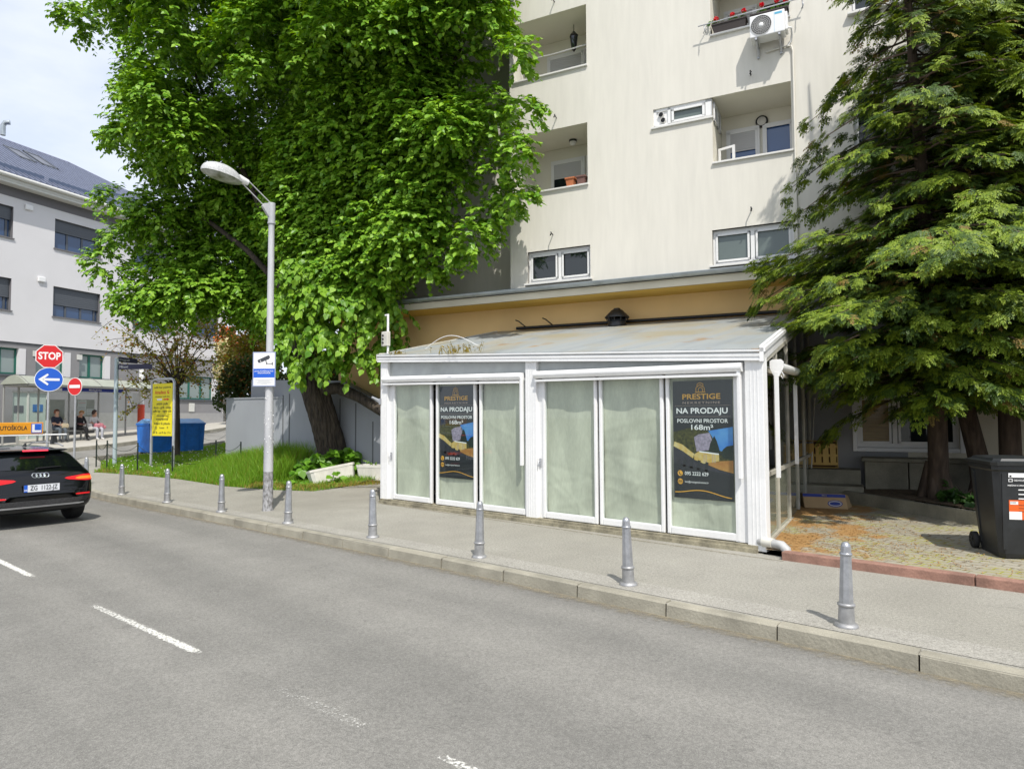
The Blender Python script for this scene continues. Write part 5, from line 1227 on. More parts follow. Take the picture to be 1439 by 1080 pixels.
# ---- grass
def blades(name, pts, hs, wd, lean, mats, midx, label=None):
    g = np.random.default_rng(len(pts)); n = len(pts); a = g.uniform(0, 6.28, n); dx = np.stack([np.cos(a), np.sin(a), np.zeros(n)], -1) * wd[:, None]
    ln_ = g.normal(0, 1, (n, 2)) * lean * hs[:, None]; mid = pts + np.column_stack([ln_ * .35, hs * .62]); tip = pts + np.column_stack([ln_, hs])
    v = np.stack([pts - dx, pts + dx, mid + dx * .7, mid - dx * .7, tip], 1).reshape(-1, 3); k = np.arange(n)[:, None] * 5
    f3 = np.concatenate([np.concatenate([k + 0, k + 1, k + 2, k + 3], 1), np.concatenate([k + 3, k + 2, k + 4, k + 4], 1)], 0)
    me_v = v; f4 = np.concatenate([k + 0, k + 1, k + 2, k + 3], 1); ft = np.concatenate([k + 3, k + 2, k + 4], 1)
    f = np.concatenate([np.concatenate([k + 0, k + 1, k + 2], 1), np.concatenate([k + 0, k + 2, k + 3], 1), ft], 0)
    o = np_mesh(name, me_v, f, mats, None, np.tile(midx, 3)); o['kind'] = 'stuff'
    return o
def inpoly(x, y, poly):
    r_ = np.zeros(len(x), bool); n = len(poly)
    for i in range(n):
        (x1, y1), (x2, y2) = poly[i], poly[(i + 1) % n]
        c = ((y1 > y) != (y2 > y)) & (x < (x2 - x1) * (y - y1) / (y2 - y1 + 1e-12) + x1); r_ ^= c
    return r_
LAWN = [(-13.9, 8.72), (-14.87, 8.16), (-16.2, 7.70), (-18.25, 7.43), (-19.9, 6.98), (-21.4, 6.40), (-22.0, 6.75), (-23.6, 7.25), (-25.5, 9.6), (-28.5, 14.0), (-31, 17.5), (-24, 18), (-17.5, 13.2), (-14.3, 11.3), (-13.8, 10.5)]
def mound(x, y): return el(x, y) + .12 * max(0, min(1, (y - 8.9) / 1.6)) * (1 if x > -20 else max(0, min(1, (x + 22) / 2)))
sheet('lawn_ground', [LAWN], -.01, [M['lawn_soil']], .6, h=mound)
g = np.random.default_rng(77)
elv = np.vectorize(mound)
n = 120000; x = g.uniform(-31, -13.6, n); y = g.uniform(6.3, 18, n); k = inpoly(x, y, LAWN) & (dep(x, y) < 30); x, y = x[k], y[k]
edge = (y < 8.75 - (x + 14) * .22 + .45) & (x > -21.5)
h_ = g.uniform(.05, .11, len(x)); dry = np.where(g.uniform(0, 1, len(x)) < np.where((y - (7.0 + (x + 20) * .28)) < .35, .45, .05), 1, 0)
blades('lawn_grass', np.column_stack([x, y, elv(x, y) - .01]), h_, np.full(len(x), .008), .45, [M['grass'], M['grass_dry']], dry)
# tall grass along the parapet and round the lamp
W0, W1 = at(318, 640, 20.3), at(446, 640, 18.3)
n = 30000; t_ = g.uniform(-.05, 1.0, n); d_ = g.uniform(0, 1, n) ** 1.3 * 3.0; wv2 = Vector((W1.x - W0.x, W1.y - W0.y)).normalized(); nv2 = Vector((wv2.y, -wv2.x))
x = W0.x + (W1.x - W0.x) * t_ + nv2.x * (d_ + .1); y = W0.y + (W1.y - W0.y) * t_ + nv2.y * (d_ + .1)
k = inpoly(x, y, LAWN); x, y, d_, t_ = x[k], y[k], d_[k], t_[k]
h_ = g.uniform(.35, .85, len(x)) * np.clip(1.15 - d_ / 2.6, .18, 1) * np.clip(.45 + t_ * .9, .4, 1.1)
blades('tall_grass', np.column_stack([x, y, elv(x, y) - .02]), h_, g.uniform(.004, .008, len(x)), .28, [M['grass'], M['grass_dry']], (g.uniform(0, 1, len(x)) < .06).astype(int))
# dry straw and little weeds along the lawn edge by the planters
n = 2600; x = g.uniform(-17.3, -12.6, n); y = np.interp(x, [-17.3, -15.2, -14.0, -12.6], [7.6, 8.25, 9.1, 10.4]) + np.abs(g.normal(0, .22, n)); 
blades('dry_grass', np.column_stack([x, y, elv(x, y)]), g.uniform(.03, .12, n), np.full(n, .006), .7, [M['grass'], M['grass_dry']], (g.uniform(0, 1, n) < .72).astype(int))
# white clover heads in the lawn
n = 420; x = g.uniform(-26, -16, n); y = g.uniform(6.9, 12, n); k = inpoly(x, y, LAWN); x, y = x[k], y[k]; z = elv(x, y) + .09
c = np.column_stack([x, y, z]); r_ = .016; v = np.concatenate([c + np.array(q) * r_ for q in ((1, 0, 0), (0, 1, 0), (-1, 0, 0), (0, -1, 0), (0, 0, 1), (0, 0, -1))]); m_ = len(c); i = np.arange(m_)[:, None]
f = np.concatenate([np.concatenate([i + a * m_, i + b_ * m_, i + e_ * m_], 1) for a, b_, e_ in ((0, 1, 4), (1, 2, 4), (2, 3, 4), (3, 0, 4), (1, 0, 5), (2, 1, 5), (3, 2, 5), (0, 3, 5))])
o = np_mesh('clover_heads', v, f, [mat('clover', (.7, .68, .62), .7)]); o['kind'] = 'stuff'
# ================================================================ the yard beside the kiosk
def hy(x, y): return .075 + .10 * max(0, min(1, (y - 9) / 4.5))
M['yard'] = bpy.data.materials.new('yard_setts'); M['yard'].use_nodes = True
nt = M['yard'].node_tree; b = nt.nodes['Principled BSDF']; L = nt.links; b.inputs['Roughness'].default_value = .9
tcn = nt.nodes.new('ShaderNodeTexCoord')
mpp = nt.nodes.new('ShaderNodeMapping'); mpp.inputs['Rotation'].default_value = (0, 0, R(12)); L.new(tcn.outputs['Object'], mpp.inputs['Vector'])
br = nt.nodes.new('ShaderNodeTexBrick'); br.inputs['Scale'].default_value = 1.0; br.inputs['Brick Width'].default_value = .22; br.inputs['Row Height'].default_value = .13; br.inputs['Mortar Size'].default_value = .010; br.inputs['Mortar Smooth'].default_value = .3
br.inputs['Color1'].default_value = (.30, .275, .21, 1); br.inputs['Color2'].default_value = (.34, .315, .245, 1); br.inputs['Mortar'].default_value = (.22, .20, .14, 1); L.new(mpp.outputs[0], br.inputs['Vector'])
moss = nt.nodes.new('ShaderNodeMix'); moss.data_type = 'RGBA'; moss.inputs['B'].default_value = (.30, .29, .03, 1); L.new(br.outputs['Color'], moss.inputs['A'])
mm_ = nt.nodes.new('ShaderNodeMath'); mm_.operation = 'MULTIPLY'; L.new(ramp(nz_(2.2, 4, tcn.outputs['Object']), [(.47, (0, 0, 0)), (.53, (1, 1, 1))]), mm_.inputs[0]); L.new(ramp(br.outputs['Fac'], [(.0, (.12, .12, .12)), (.5, (1, 1, 1))]), mm_.inputs[1])
L.new(mm_.outputs[0], moss.inputs['Factor'])
lit = nt.nodes.new('ShaderNodeMix'); lit.data_type = 'RGBA'; L.new(moss.outputs['Result'], lit.inputs['A']); L.new(ramp(nz_(60, 3, tcn.outputs['Object']), [(.3, (.24, .125, .04)), (.7, (.45, .265, .095))]), lit.inputs['B'])
# fallen needles: heaped beside the kiosk, thinning out across the yard
sx = nt.nodes.new('ShaderNodeSeparateXYZ'); L.new(tcn.outputs['Object'], sx.inputs[0])
fall = nt.nodes.new('ShaderNodeMapRange'); fall.inputs['From Min'].default_value = -4.6; fall.inputs['From Max'].default_value = -.9; fall.inputs['To Min'].default_value = .20; fall.inputs['To Max'].default_value = -.20; L.new(sx.outputs['X'], fall.inputs['Value'])
a2 = nt.nodes.new('ShaderNodeMath'); a2.operation = 'ADD'; L.new(nz_(1.3, 9, tcn.outputs['Object'], .72), a2.inputs[0]); L.new(fall.outputs[0], a2.inputs[1])
L.new(ramp(a2.outputs[0], [(.49, (0, 0, 0)), (.565, (1, 1, 1))]), lit.inputs['Factor']); L.new(lit.outputs['Result'], b.inputs['Base Color'])
bp = nt.nodes.new('ShaderNodeBump'); bp.inputs['Strength'].default_value = .6; bp.inputs['Distance'].default_value = .02; L.new(br.outputs['Fac'], bp.inputs['Height']); bp.invert = True; L.new(bp.outputs[0], b.inputs['Normal'])
YARD = [(-3.30, 8.42), (12, 8.38), (12, 17), (-4.75, 13.9)]
sheet('yard_paving', [YARD], 0.0, [M['yard']], .6, h=hy)
M['red_kerb'] = mat('red_kerb', (.28, .155, .115), .85, var=.25, scale=5, bump=.3, bscale=40, fine=.12, fscale=70)
mb = MB(); random.seed(5)
x = -3.05
while x < 12:
    mb.box(x + .004, x + 1.93, 8.26 + random.uniform(-.004, .004), 8.40, -.05, .098 + random.uniform(-.006, .006), bev=.012); x += 1.935
o = mb.build('yard_kerb', [M['red_kerb']]); o['kind'] = 'structure'
# two rough concrete steps at the house wall, and the lidded ledge under the window
def LB():
    m_ = MB(); m_.xf = Matrix.Translation(OB) @ Matrix.Rotation(R(15), 4, 'Z'); return m_
mb = LB(); mb.box(.02, 1.14, -1.02, -.50, .02, .44, bev=.015); mb.box(.02, 1.10, -.52, -.0, .02, .70, bev=.015)
tag(mb.build('concrete_steps', [M['concrete']]), 'two rough concrete steps against the grey house wall', 'steps')
mb = LB(); mb.box(1.17, 1.86, -.50, -.01, .0, .86, bev=.01); mb.box(1.88, 2.9, -.48, -.01, .0, .86, bev=.01); mb.box(1.12, 2.95, -.56, -.01, .865, .93, bev=.012)
tag(mb.build('concrete_ledge', [M['concrete']]), 'low concrete ledge with a slab lid under the ground-floor window', 'ledge')
BED = [(-3.62, 13.14), tuple(gz(1350, 722, .25))[:2], (2.4, 9.6), (9, 10.5), (9, 17.0), (-3.6, 14.1)]
M['needles'] = mat('needle_litter', (.05, .035, .02), .95, col2=(.17, .12, .07), scale=14, bump=.7, bscale=50)
sheet('planting_bed', [BED], .0, [M['needles']], .4, h=lambda x, y: .27 + .10 * math.sin(x * 2.1 + y) * .3 + .08 * max(0, min(1, (y - 10) / 3)))
mb = MB(); cpts = [Vector((p[0], p[1])) for p in BED[:4]]
for a, c in zip(cpts[:-1], cpts[1:]):
    t = (c - a).normalized(); n_ = Vector((t.y, -t.x)); za, zc = (.37, .33) if a is cpts[0] else (.33, .33)
    mb.hexa([(a.x, a.y, 0), (a.x + n_.x * .1, a.y + n_.y * .1, 0), (c.x + n_.x * .1, c.y + n_.y * .1, 0), (c.x, c.y, 0), (a.x, a.y, za), (a.x + n_.x * .1, a.y + n_.y * .1, za), (c.x + n_.x * .1, c.y + n_.y * .1, zc), (c.x, c.y, zc)])
o = mb.build('bed_kerb', [M['concrete']]); o['kind'] = 'structure'
bush('ivy_clump', [(*at(1348, 680, 10.6)[:2], .36, .35), (*at(1340, 690, 10.7)[:2], .34, .3), (*at(1362, 690, 10.3)[:2], .34, .3)], 14, .3, .10, leafmat('ivy_leaf', (.02, .06, .01), (.05, .12, .02)), 'dark ivy clump in the bed left of the black bin', 'plant', 31)
# drifts of needles and dead twigs as loose bits
g = np.random.default_rng(91); n = 5200
x = g.uniform(-4.3, 1.5, n); y = 8.6 + np.abs(g.normal(0, 1.6, n)); k = (y < 13.2) & (g.uniform(0, 1, n) < np.interp(x, [-4.3, -2.2, -.6, 1.5], [1, .8, .15, .04])) & (x > -3.35 - (y - 8.6) * .262 + .03); x, y = x[k], y[k]; n = len(x)
z = np.array([hy(a, c) for a, c in zip(x, y)]) + .006; a = g.uniform(0, 6.28, n); l_ = g.uniform(.01, .035, n); w_ = .004
dx, dy = np.cos(a) * l_, np.sin(a) * l_; px_, py_ = -np.sin(a) * w_, np.cos(a) * w_; zz = g.uniform(0, .012, n)
v = np.stack([np.stack([x - dx - px_, y - dy - py_, z], -1), np.stack([x + dx - px_, y + dy - py_, z + zz], -1), np.stack([x + dx + px_, y + dy + py_, z + zz], -1), np.stack([x - dx + px_, y - dy + py_, z], -1)], 1).reshape(-1, 3)
f = np.arange(n * 4).reshape(n, 4); o = np_mesh('needle_litter', v, f, [leafmat('fallen_needles', (.22, .11, .035), (.42, .25, .09), .8, .05)]); o['kind'] = 'stuff'

# ---- wooden crate on its side on the upper step
M['crate'] = mat('crate_wood', (.50, .30, .07), .7, col2=(.66, .44, .13), scale=5, stretch=(1, 1, .2))
cr_p = bl(.44, -.22, .70)
t = thing('wooden_crate', cr_p, 'yellow slatted wooden crate leaning against the wall on the upper step', 'crate', R(15 + 14)); t.rotation_euler = (R(-7), 0, R(24))
mb = MB()
for k in range(4): mb.box(-.25 + k * .128, -.25 + k * .128 + .10, -.135, -.122, .07, .46)
mb.build('base_slats', M['crate'], t)
mb = MB()
for z in (.03, .19, .36): mb.box(-.26, .26, -.122, -.108, z + .02, z + .07)
mb.build('battens', M['crate'], t)
for x in (-.27, .255): mb = MB(); mb.box(x, x + .015, -.135, .13, .0, .53); mb.build('end_board', M['crate'], t)
for y0 in (-.12, -.03, .06):
    for z in (0, .51): mb = MB(); mb.box(-.255, .255, y0, y0 + .07, z, z + .013); mb.build('side_slat', M['crate'], t)
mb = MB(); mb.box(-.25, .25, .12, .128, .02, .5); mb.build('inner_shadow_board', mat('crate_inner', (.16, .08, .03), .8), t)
# ---- cardboard tray and blue box on the ground
M['card'] = mat('cardboard', (.36, .25, .13), .85, var=.10, scale=4)
M['blue_box'] = mat('blue_crate', (.012, .045, .16), .5, var=.2, scale=6)
bxp = gz(1160, 712, .15)
t = thing('cardboard_tray', bxp, 'torn cardboard tray with a blue rim and an oval blue mark', 'cardboard box', R(20))
mb = MB()
mb.add([(-.33, -.20, .0), (.33, -.20, 0), (.30, -.12, .24), (-.36, -.12, .24), (-.36, -.105, .24), (.30, -.105, .24), (.33, -.18, 0), (-.33, -.18, 0)], [(0, 1, 2, 3), (4, 5, 6, 7), (3, 2, 5, 4), (0, 3, 4, 7), (1, 6, 5, 2)])
mb.add([(.33, -.20, 0), (.42, .12, 0), (.36, .10, .20), (.30, -.12, .24)], [(0, 1, 2, 3)]); mb.add([(-.33, -.20, 0), (-.36, -.12, .24), (-.42, .12, .22), (-.40, .12, 0)], [(0, 1, 2, 3)])
mb.add([(-.40, .12, 0), (-.42, .12, .22), (.36, .10, .20), (.42, .12, 0)], [(0, 1, 2, 3)]); mb.add([(-.33, -.20, .01), (.33, -.20, .01), (.42, .12, .01), (-.40, .12, .01)], [(0, 1, 2, 3)])
mb.add([(.33, -.20, 0), (.46, -.26, .01), (.50, -.05, .02), (.40, .02, .0)], [(0, 1, 2, 3)])
fy = lambda x, z: (x, -.20 + .08 * z / .24 - .004, z)
mb.add([fy(-.355, .185), fy(.305, .185), fy(.30, .235), fy(-.36, .235)], [(0, 1, 2, 3)], 1)
mb.add([fy(-.06, .195), fy(.02, .195), fy(.02, .225), fy(-.06, .225)], [(0, 1, 2, 3)], 2)
oval = [(.14 + .115 * math.cos(k * .2618), .085 + .055 * math.sin(k * .2618)) for k in range(24)]; ov2 = [(.14 + .10 * math.cos(k * .2618), .085 + .043 * math.sin(k * .2618)) for k in range(24)]; ov3 = [(.14 + .085 * math.cos(k * .2618), .085 + .030 * math.sin(k * .2618)) for k in range(24)]
for q, m_, dy in ((oval, 1, .002), (ov2, 2, .004), (ov3, 1, .006)): mb.add([(fy(*p_)[0], fy(*p_)[1] - dy, p_[1]) for p_ in q], [tuple(range(24))], m_)
mb.build('tray', [M['card'], mat('card_blue', (.015, .035, .22), .7), mat('card_pale', (.55, .52, .48), .7)], t)
bp_ = gz(1152, 699, .16)
t = thing('plastic_crate', bp_, 'dark blue plastic crate behind the cardboard tray, against the lower step', 'crate', R(15)); mb = MB()
for q in ((-.30, .30, -.20, -.18, 0, .27), (-.30, .30, .18, .20, 0, .27), (-.30, -.28, -.18, .18, 0, .27), (.28, .30, -.18, .18, 0, .27), (-.28, .28, -.18, .18, 0, .02)): mb.box(*q)
mb.box(-.31, .31, -.212, -.20, .235, .275); mb.box(-.312, -.30, -.21, .21, .235, .275); mb.box(.30, .312, -.21, .21, .235, .275)
for k in range(5): mb.box(-.26 + k * .12, -.245 + k * .12, -.208, -.20, .01, .235)
mb.build('box_body', M['blue_box'], t)
# broom handle leaning in the corner, meter box
mb = LB(); mb.tube([(.26, -.42, .70), (.33, -.05, 2.05)], .012, 8); mb.lathe([(.02, 2.02), (.02, 2.06)], 8, (.33, -.05, 0)); o = mb.build('broom_handle', [M['white_alu_dirty']])
tag(o, 'pale wooden pole leaning against the grey house wall above the crate', 'pole')
mb = LB(); mb.box(.06, .20, -.12, -.005, 1.66, 1.76, bev=.01); mb.tube([(.11, -.05, 1.66), (.11, -.05, .72)], .012, 6); mb.tube([(.15, -.05, 1.66), (.15, -.05, .72)], .012, 6)
tag(mb.build('meter_box', [M['window_white']]), 'small white cable box on the grey wall in the corner behind the kiosk', 'cable box')

# ---- wheelie bin
M['bin'] = mat('bin_plastic', (.018, .020, .022), .42, var=.25, scale=5, fine=.1, fscale=40)
bn = gz(1407, 783, .10); ang = R(27)
bxx, byy = Vector((math.cos(ang), math.sin(ang), 0)), Vector((-math.sin(ang), math.cos(ang), 0))
BW, BD = .60, .74
bin_ = thing('wheelie_bin', bn + bxx * .235 + byy * .06, 'big black wheelie bin with orange and white stickers at the yard kerb', 'bin', ang)
def bring(wx, y0, y1, z, c): return [(-wx + c, y0, z), (wx - c, y0, z), (wx, y0 + c, z), (wx, y1 - c, z), (wx - c, y1, z), (-wx + c, y1, z), (-wx, y1 - c, z), (-wx, y0 + c, z)]
mb = MB(); rg_ = [bring(.235, -.06, .50, .0, .05), bring(.245, -.075, .52, .05, .05), bring(.265, -.09, .56, .34, .06), bring(.295, -.11, .62, .98, .06), bring(.305, -.12, .64, 1.0, .05), bring(.305, -.12, .64, 1.045, .05)]
vs = sum(rg_, []); fs = [tuple(range(7, -1, -1))]
for k in range(5): fs += [(k * 8 + i, k * 8 + (i + 1) % 8, (k + 1) * 8 + (i + 1) % 8, (k + 1) * 8 + i) for i in range(8)]
mb.add(vs, fs)
for x in (-.20, .20): mb.hexa([(x - .02, -.092, .10), (x + .02, -.092, .10), (x + .02, -.07, .10), (x - .02, -.07, .10), (x - .02, -.118, .96), (x + .02, -.118, .96), (x + .02, -.09, .96), (x - .02, -.09, .96)])
mb.hexa([(-.262, .40, .10), (-.245, .40, .10), (-.245, .44, .10), (-.262, .44, .10), (-.310, .44, .96), (-.29, .44, .96), (-.29, .48, .96), (-.310, .48, .96)])
body = mb.build('body', M['bin'], bin_)
mb = MB(); lr = [bring(.325, -.16, .66, 1.05, .05), bring(.33, -.165, .665, 1.085, .05), bring(.29, -.12, .62, 1.10, .06), bring(.27, -.10, .60, 1.125, .06), bring(.20, -.02, .52, 1.135, .06)]
vs = sum(lr, []); fs = [tuple(range(7, -1, -1)), tuple(range(32, 40))]
for k in range(4): fs += [(k * 8 + i, k * 8 + (i + 1) % 8, (k + 1) * 8 + (i + 1) % 8, (k + 1) * 8 + i) for i in range(8)]
mb.add(vs, fs); mb.tube([(-.26, .70, 1.07), (.26, .70, 1.07)], .018, 8)
for x in (-.26, 0, .26): mb.box(x - .02, x + .02, .62, .71, 1.05, 1.085)
mb.build('lid', M['bin'], bin_)
for s in (-1, 1):
    mb = MB(); mb.lathe([(.0, .0), (.05, 0), (.055, -.006), (.085, -.006), (.10, .0), (.10, .05), (.085, .056), (0, .056)], 24, (s * .285 - .028, .53, .10), axis='x'); wh = mb.build('wheel', M['black_rubber'], bin_)
    mb = MB(); xo = s * .285 + s * .029
    for k in range(6):
        a = k * math.pi / 3; mb.tube([(xo, .53 + .02 * math.cos(a), .10 + .02 * math.sin(a)), (xo, .53 + .066 * math.cos(a), .10 + .066 * math.sin(a))], .008, 5)
    mb.lathe([(.02, -.01), (.02, .01), (0, .012)], 12, (xo, .53, .10), axis='x'); mb.build('rim', M['dark_plastic'], wh)
mb = MB(); mb.tube([(-.27, .53, .10), (.27, .53, .10)], .014, 8); mb.build('axle', M['galv'], bin_)
def bfy(z): return -.09 - .022 * (z - .34) / .64 - .004
mb = MB(); S3 = lambda x0, x1, z0, z1, m, l_=0: mb.add([(x0, bfy(z0) - l_, z0), (x1, bfy(z0) - l_, z0), (x1, bfy(z1) - l_, z1), (x0, bfy(z1) - l_, z1)], [(0, 1, 2, 3)], m)
S3(-.155, .155, .44, .66, 0); S3(-.155, -.03, .44, .53, 1, .002); S3(-.145, -.065, .61, .645, 1, .002)
for k in range(3): S3(-.06 + .0, .10, .60 - .035 * k, .605 - .035 * k, 2, .002)
S3(-.155, .02, .915, .965, 1, .001); S3(-.155, -.115, .865, .90, 1, .001); S3(-.148, -.122, .871, .894, 3, .002); S3(-.145, -.125, .92, .94, 3, .002)
mb.text('ODVOZ OTPADA', .028, -.105, .882, bfy(.88) - .003, 1, 'LEFT', .01); mb.text('MIJEŠANI KOMUNALNI OTPAD', .022, -.165, .825, bfy(.82) - .003, 1, 'LEFT', .01)
for k in range(3): S3(-.06, .12, .77 - .05 * k, .782 - .05 * k, 1, .001)
for i in range(3):
    for j in range(5): S3(-.14 + j * .012, -.134 + j * .012, .622 + i * .007, .626 + i * .007, 2, .003)
mb.build('decal', [mat('orange_sticker', (.72, .12, .015), .5), M['white_print'], M['black_print'], M['dark_plastic']], body)

# ================================================================ street furniture
M['alu_post'] = mat('cast_alu', (.40, .41, .43), .38, .65, var=.15, scale=14, fine=.06, fscale=60)
M['alu_base'] = mat('cast_alu_base', (.36, .36, .36), .5, .55, var=.2, scale=14)
BOL = [(-16.82, 5.6), (-14.55, 5.70), (-12.36, 5.80), (-10.18, 5.89), (-8.05, 6.0), (-5.92, 6.02), (-3.80, 6.05), (-1.71, 6.04)]
BLAB = ['octagonal metal bollard at the kerb, third from the black car', 'octagonal metal bollard at the kerb before the long grass, next one car-side of the lamp post pair', 'octagonal metal bollard just car-side of the street lamp', 'octagonal metal bollard just kiosk-side of the street lamp',
        'octagonal metal bollard in front of the left end of the kiosk', 'octagonal metal bollard in front of the first poster pane of the kiosk', 'octagonal metal bollard in front of the kiosk pane beside the corner poster', 'nearest octagonal metal bollard, in front of the yard entrance, big and close']
BLAB[0] = 'octagonal metal bollard at the lawn edge, first one clear of the black car'; BLAB[1] = 'octagonal metal bollard at the lawn edge, second one clear of the black car'
p0 = thing('bollard', (0, 0, 0), 'x', 'bollard', 0, 'bollards along the kerb')
mb = MB(); mb.lathe([(.094, 0), (.094, .012), (.085, .026), (.064, .034)], 24); fl_ = mb.build('base_flange', M['alu_base'], p0)
mb = MB(); mb.lathe([(.064, .03), (.059, .165)], 24); mb.lathe([(.059, .165), (.069, .172), (.069, .186), (.058, .194)], 24); mb.build('socket', M['alu_base'], p0)
mb = MB(); mb.lathe([(.058, .19), (.0445, .585)], 8, smooth=False); mb.build('shaft', M['alu_post'], p0)
mb = MB(); mb.lathe([(.0455, .580), (.050, .586), (.050, .596), (.045, .602)], 20); mb.lathe([(.044, .60), (.040, .655)], 8, smooth=False); mb.lathe([(.040, .655), (.034, .675), (.02, .689), (0, .693)], 8, smooth=True); mb.build('cap', M['alu_post'], p0)
rr = random.Random(4)
for i, (x, y) in enumerate(BOL):
    o = p0 if i == 0 else dup_tree(p0)
    o.location = (x, y, el(x, y) + .002); o.rotation_euler = (R(rr.uniform(-1.6, 1.6)), R(rr.uniform(-1.8, 1.8)), rr.uniform(0, .8)); o['label'] = BLAB[i]
o = dup_tree(p0); q = at(119, 684, 17.0); o.location = (-19.0, 5.52, el(-19.0, 5.52)); o['label'] = 'octagonal metal bollard half hidden behind the black car'

# ---- street lamp
M['lamp_paint'] = mat('flaking_grey_paint', (.42, .43, .45), .5, .2, col2=(.62, .62, .62), scale=4, bump=.25, bscale=30, stretch=(1, 1, .3))
M['lamp_foot'] = mat('worn_lamp_foot', (.10, .095, .09), .7, col2=(.40, .40, .41), scale=26, bump=.4, bscale=40, stretch=(1, 1, .5))
LP = Vector((-11.87, 6.45, 0))
lamp = thing('street_lamp', LP, 'tall grey street lamp with a domed head leaning over the road', 'street lamp'); lamp.rotation_euler = (R(.0), R(.25), 0)
mb = MB(); mb.lathe([(.108, 0), (.094, .06), (.086, .72)], 12); mb.build('foot', M['lamp_foot'], lamp)
mb = MB(); mb.lathe([(.088, .72), (.080, 1.6), (.066, 3.0), (.055, 5.45)], 12, smooth=True); mb.build('pole', M['lamp_paint'], lamp)
M['flake'] = mat('paint_flake', (.74, .74, .73), .6); g = np.random.default_rng(12); mb = MB()
for k in range(150):
    z = float(np.clip(g.normal(1.55, .28), .9, 2.25)); a = g.uniform(0, 6.28); r_ = .082 + g.uniform(.0, .010); s = g.uniform(.005, .015)
    c = Vector((r_ * math.cos(a), r_ * math.sin(a), z)); n_ = (Vector((math.cos(a), math.sin(a), 0)) + Vector(g.normal(0, .4, 3))).normalized(); u_ = n_.orthogonal().normalized() * s; w2 = n_.cross(u_) * g.uniform(.5, 1.6)
    mb.add([c + u_, c + w2, c - u_ * .8, c - w2], [(0, 1, 2, 3)])
mb.build('paint_flakes', M['flake'], lamp)
mb = MB(); mb.tube([(0, 0, 5.40), (0, 0, 5.80)], .066, 14); mb.hexa([(-.03, -.20, 5.70), (.03, -.20, 5.70), (.03, 0, 5.44), (-.03, 0, 5.44), (-.03, -.16, 5.76), (.03, -.16, 5.76), (.03, 0, 5.80), (-.03, 0, 5.80)]); mb.lathe([(.075, 5.40), (.075, 5.43)], 14); mb.build('pole_head', M['lamp_paint'], lamp)
for a_, b_ in (((0, -.03, 5.80), (0, -.50, 6.13)), ((0, -.15, 5.71), (0, -.58, 6.03))):
    mb = MB(); mb.tube([a_, b_], .011, 8); mb.build('arm', M['lamp_paint'], lamp)
mb = MB(); mb.tube([(0, -.48, 6.07), (0, -.66, 6.10)], [.055, .085], 12); mb.build('neck', M['white_alu'], lamp)
M['head_paint'] = mat('speckled_head', (.40, .41, .42), .55, col2=(.56, .56, .56), scale=30, fine=.3, fscale=90)
mb = MB(); n = 28; vs = []; rings = 9
for j in range(rings + 1):
    ph = (math.pi / 2) * j / rings; rr_ = math.cos(ph); zz = math.sin(ph)
    for k in range(n):
        a = 2 * math.pi * k / n; vs.append((.205 * rr_ * math.cos(a), -.97 + .37 * rr_ * math.sin(a), 6.06 + .225 * zz ** .9 + .045 * rr_ * -math.sin(a)))
mb.add(vs, [(j * n + k, j * n + (k + 1) % n, (j + 1) * n + (k + 1) % n, (j + 1) * n + k) for j in range(rings) for k in range(n)], 0, True); hd = mb.build('lamp_head', M['head_paint'], lamp)
mb = MB(); vs = []
for j, (sc_, dz) in enumerate(((1.0, 0), (.97, -.012), (.86, -.018), (.84, -.03), (.5, -.055), (.0, -.065))):
    for k in range(n):
        a = 2 * math.pi * k / n; vs.append((.205 * sc_ * math.cos(a), -.97 + .37 * sc_ * math.sin(a), 6.06 + dz + .045 * sc_ * -math.sin(a)))
mb.add(vs, [(j * n + k, (j + 1) * n + k, (j + 1) * n + (k + 1) % n, j * n + (k + 1) % n) for j in range(5) for k in range(n)], 0, True); mb.build('lens', mat('algae_lens', (.10, .12, .05), .35, col2=(.44, .46, .42), scale=7), hd)

# ---- surveillance sign strapped to the lamp post
zc = 2.64; sgn = thing('surveillance_sign', LP + Vector((.03, -.115, zc - .33)), 'white and blue camera surveillance sign strapped to the lamp post', 'sign', R(40))
mb = MB(); W_, H_ = .43, .645; mb.box(-W_ / 2, W_ / 2, -.012, .0, 0, H_, 0); y = -.0135
q4 = lambda x0, x1, z0, z1, m, l_=0: mb.add([(x0 * W_, y - l_ * .001, z0 * H_), (x1 * W_, y - l_ * .001, z0 * H_), (x1 * W_, y - l_ * .001, z1 * H_), (x0 * W_, y - l_ * .001, z1 * H_)], [(0, 1, 2, 3)], m)
q4(-.46, .46, .03, .97, 1); q4(-.46, .46, .255, .515, 2, 1)
def pg(pts, m, l_=2): mb.add([((x - .5) * W_, y - l_ * .001, (1 - z) * H_) for x, z in pts], [tuple(range(len(pts)))], m)
pg([(.24, .225), (.66, .105), (.72, .10), (.76, .165), (.70, .215), (.56, .245), (.34, .315), (.27, .30)], 3); pg([(.20, .245), (.24, .23), (.30, .315), (.26, .325)], 3)
pg([(.55, .24), (.59, .235), (.62, .33), (.59, .335)], 3); pg([(.58, .325), (.64, .315), (.64, .355), (.58, .36)], 3); pg([(.62, .33), (.86, .335), (.86, .355), (.62, .35)], 3); pg([(.84, .30), (.88, .30), (.88, .385), (.84, .385)], 3)
pg([(.315, .245), (.335, .24), (.385, .305), (.365, .312)], 1, 3)
mb.text('JAVNA POVRŠINA JE POD', .032, 0, H_ * .44, y - .003, 1, bold=.015, width=.83 * W_); mb.text('VIDEONADZOROM', .032, 0, H_ * .385, y - .003, 1, bold=.015, width=.56 * W_)
for k, wl in enumerate((.74, .82, .5, .8, .62, .3)): q4(-wl / 2, wl / 2, .20 - k * .027, .209 - k * .027, 4, 2)
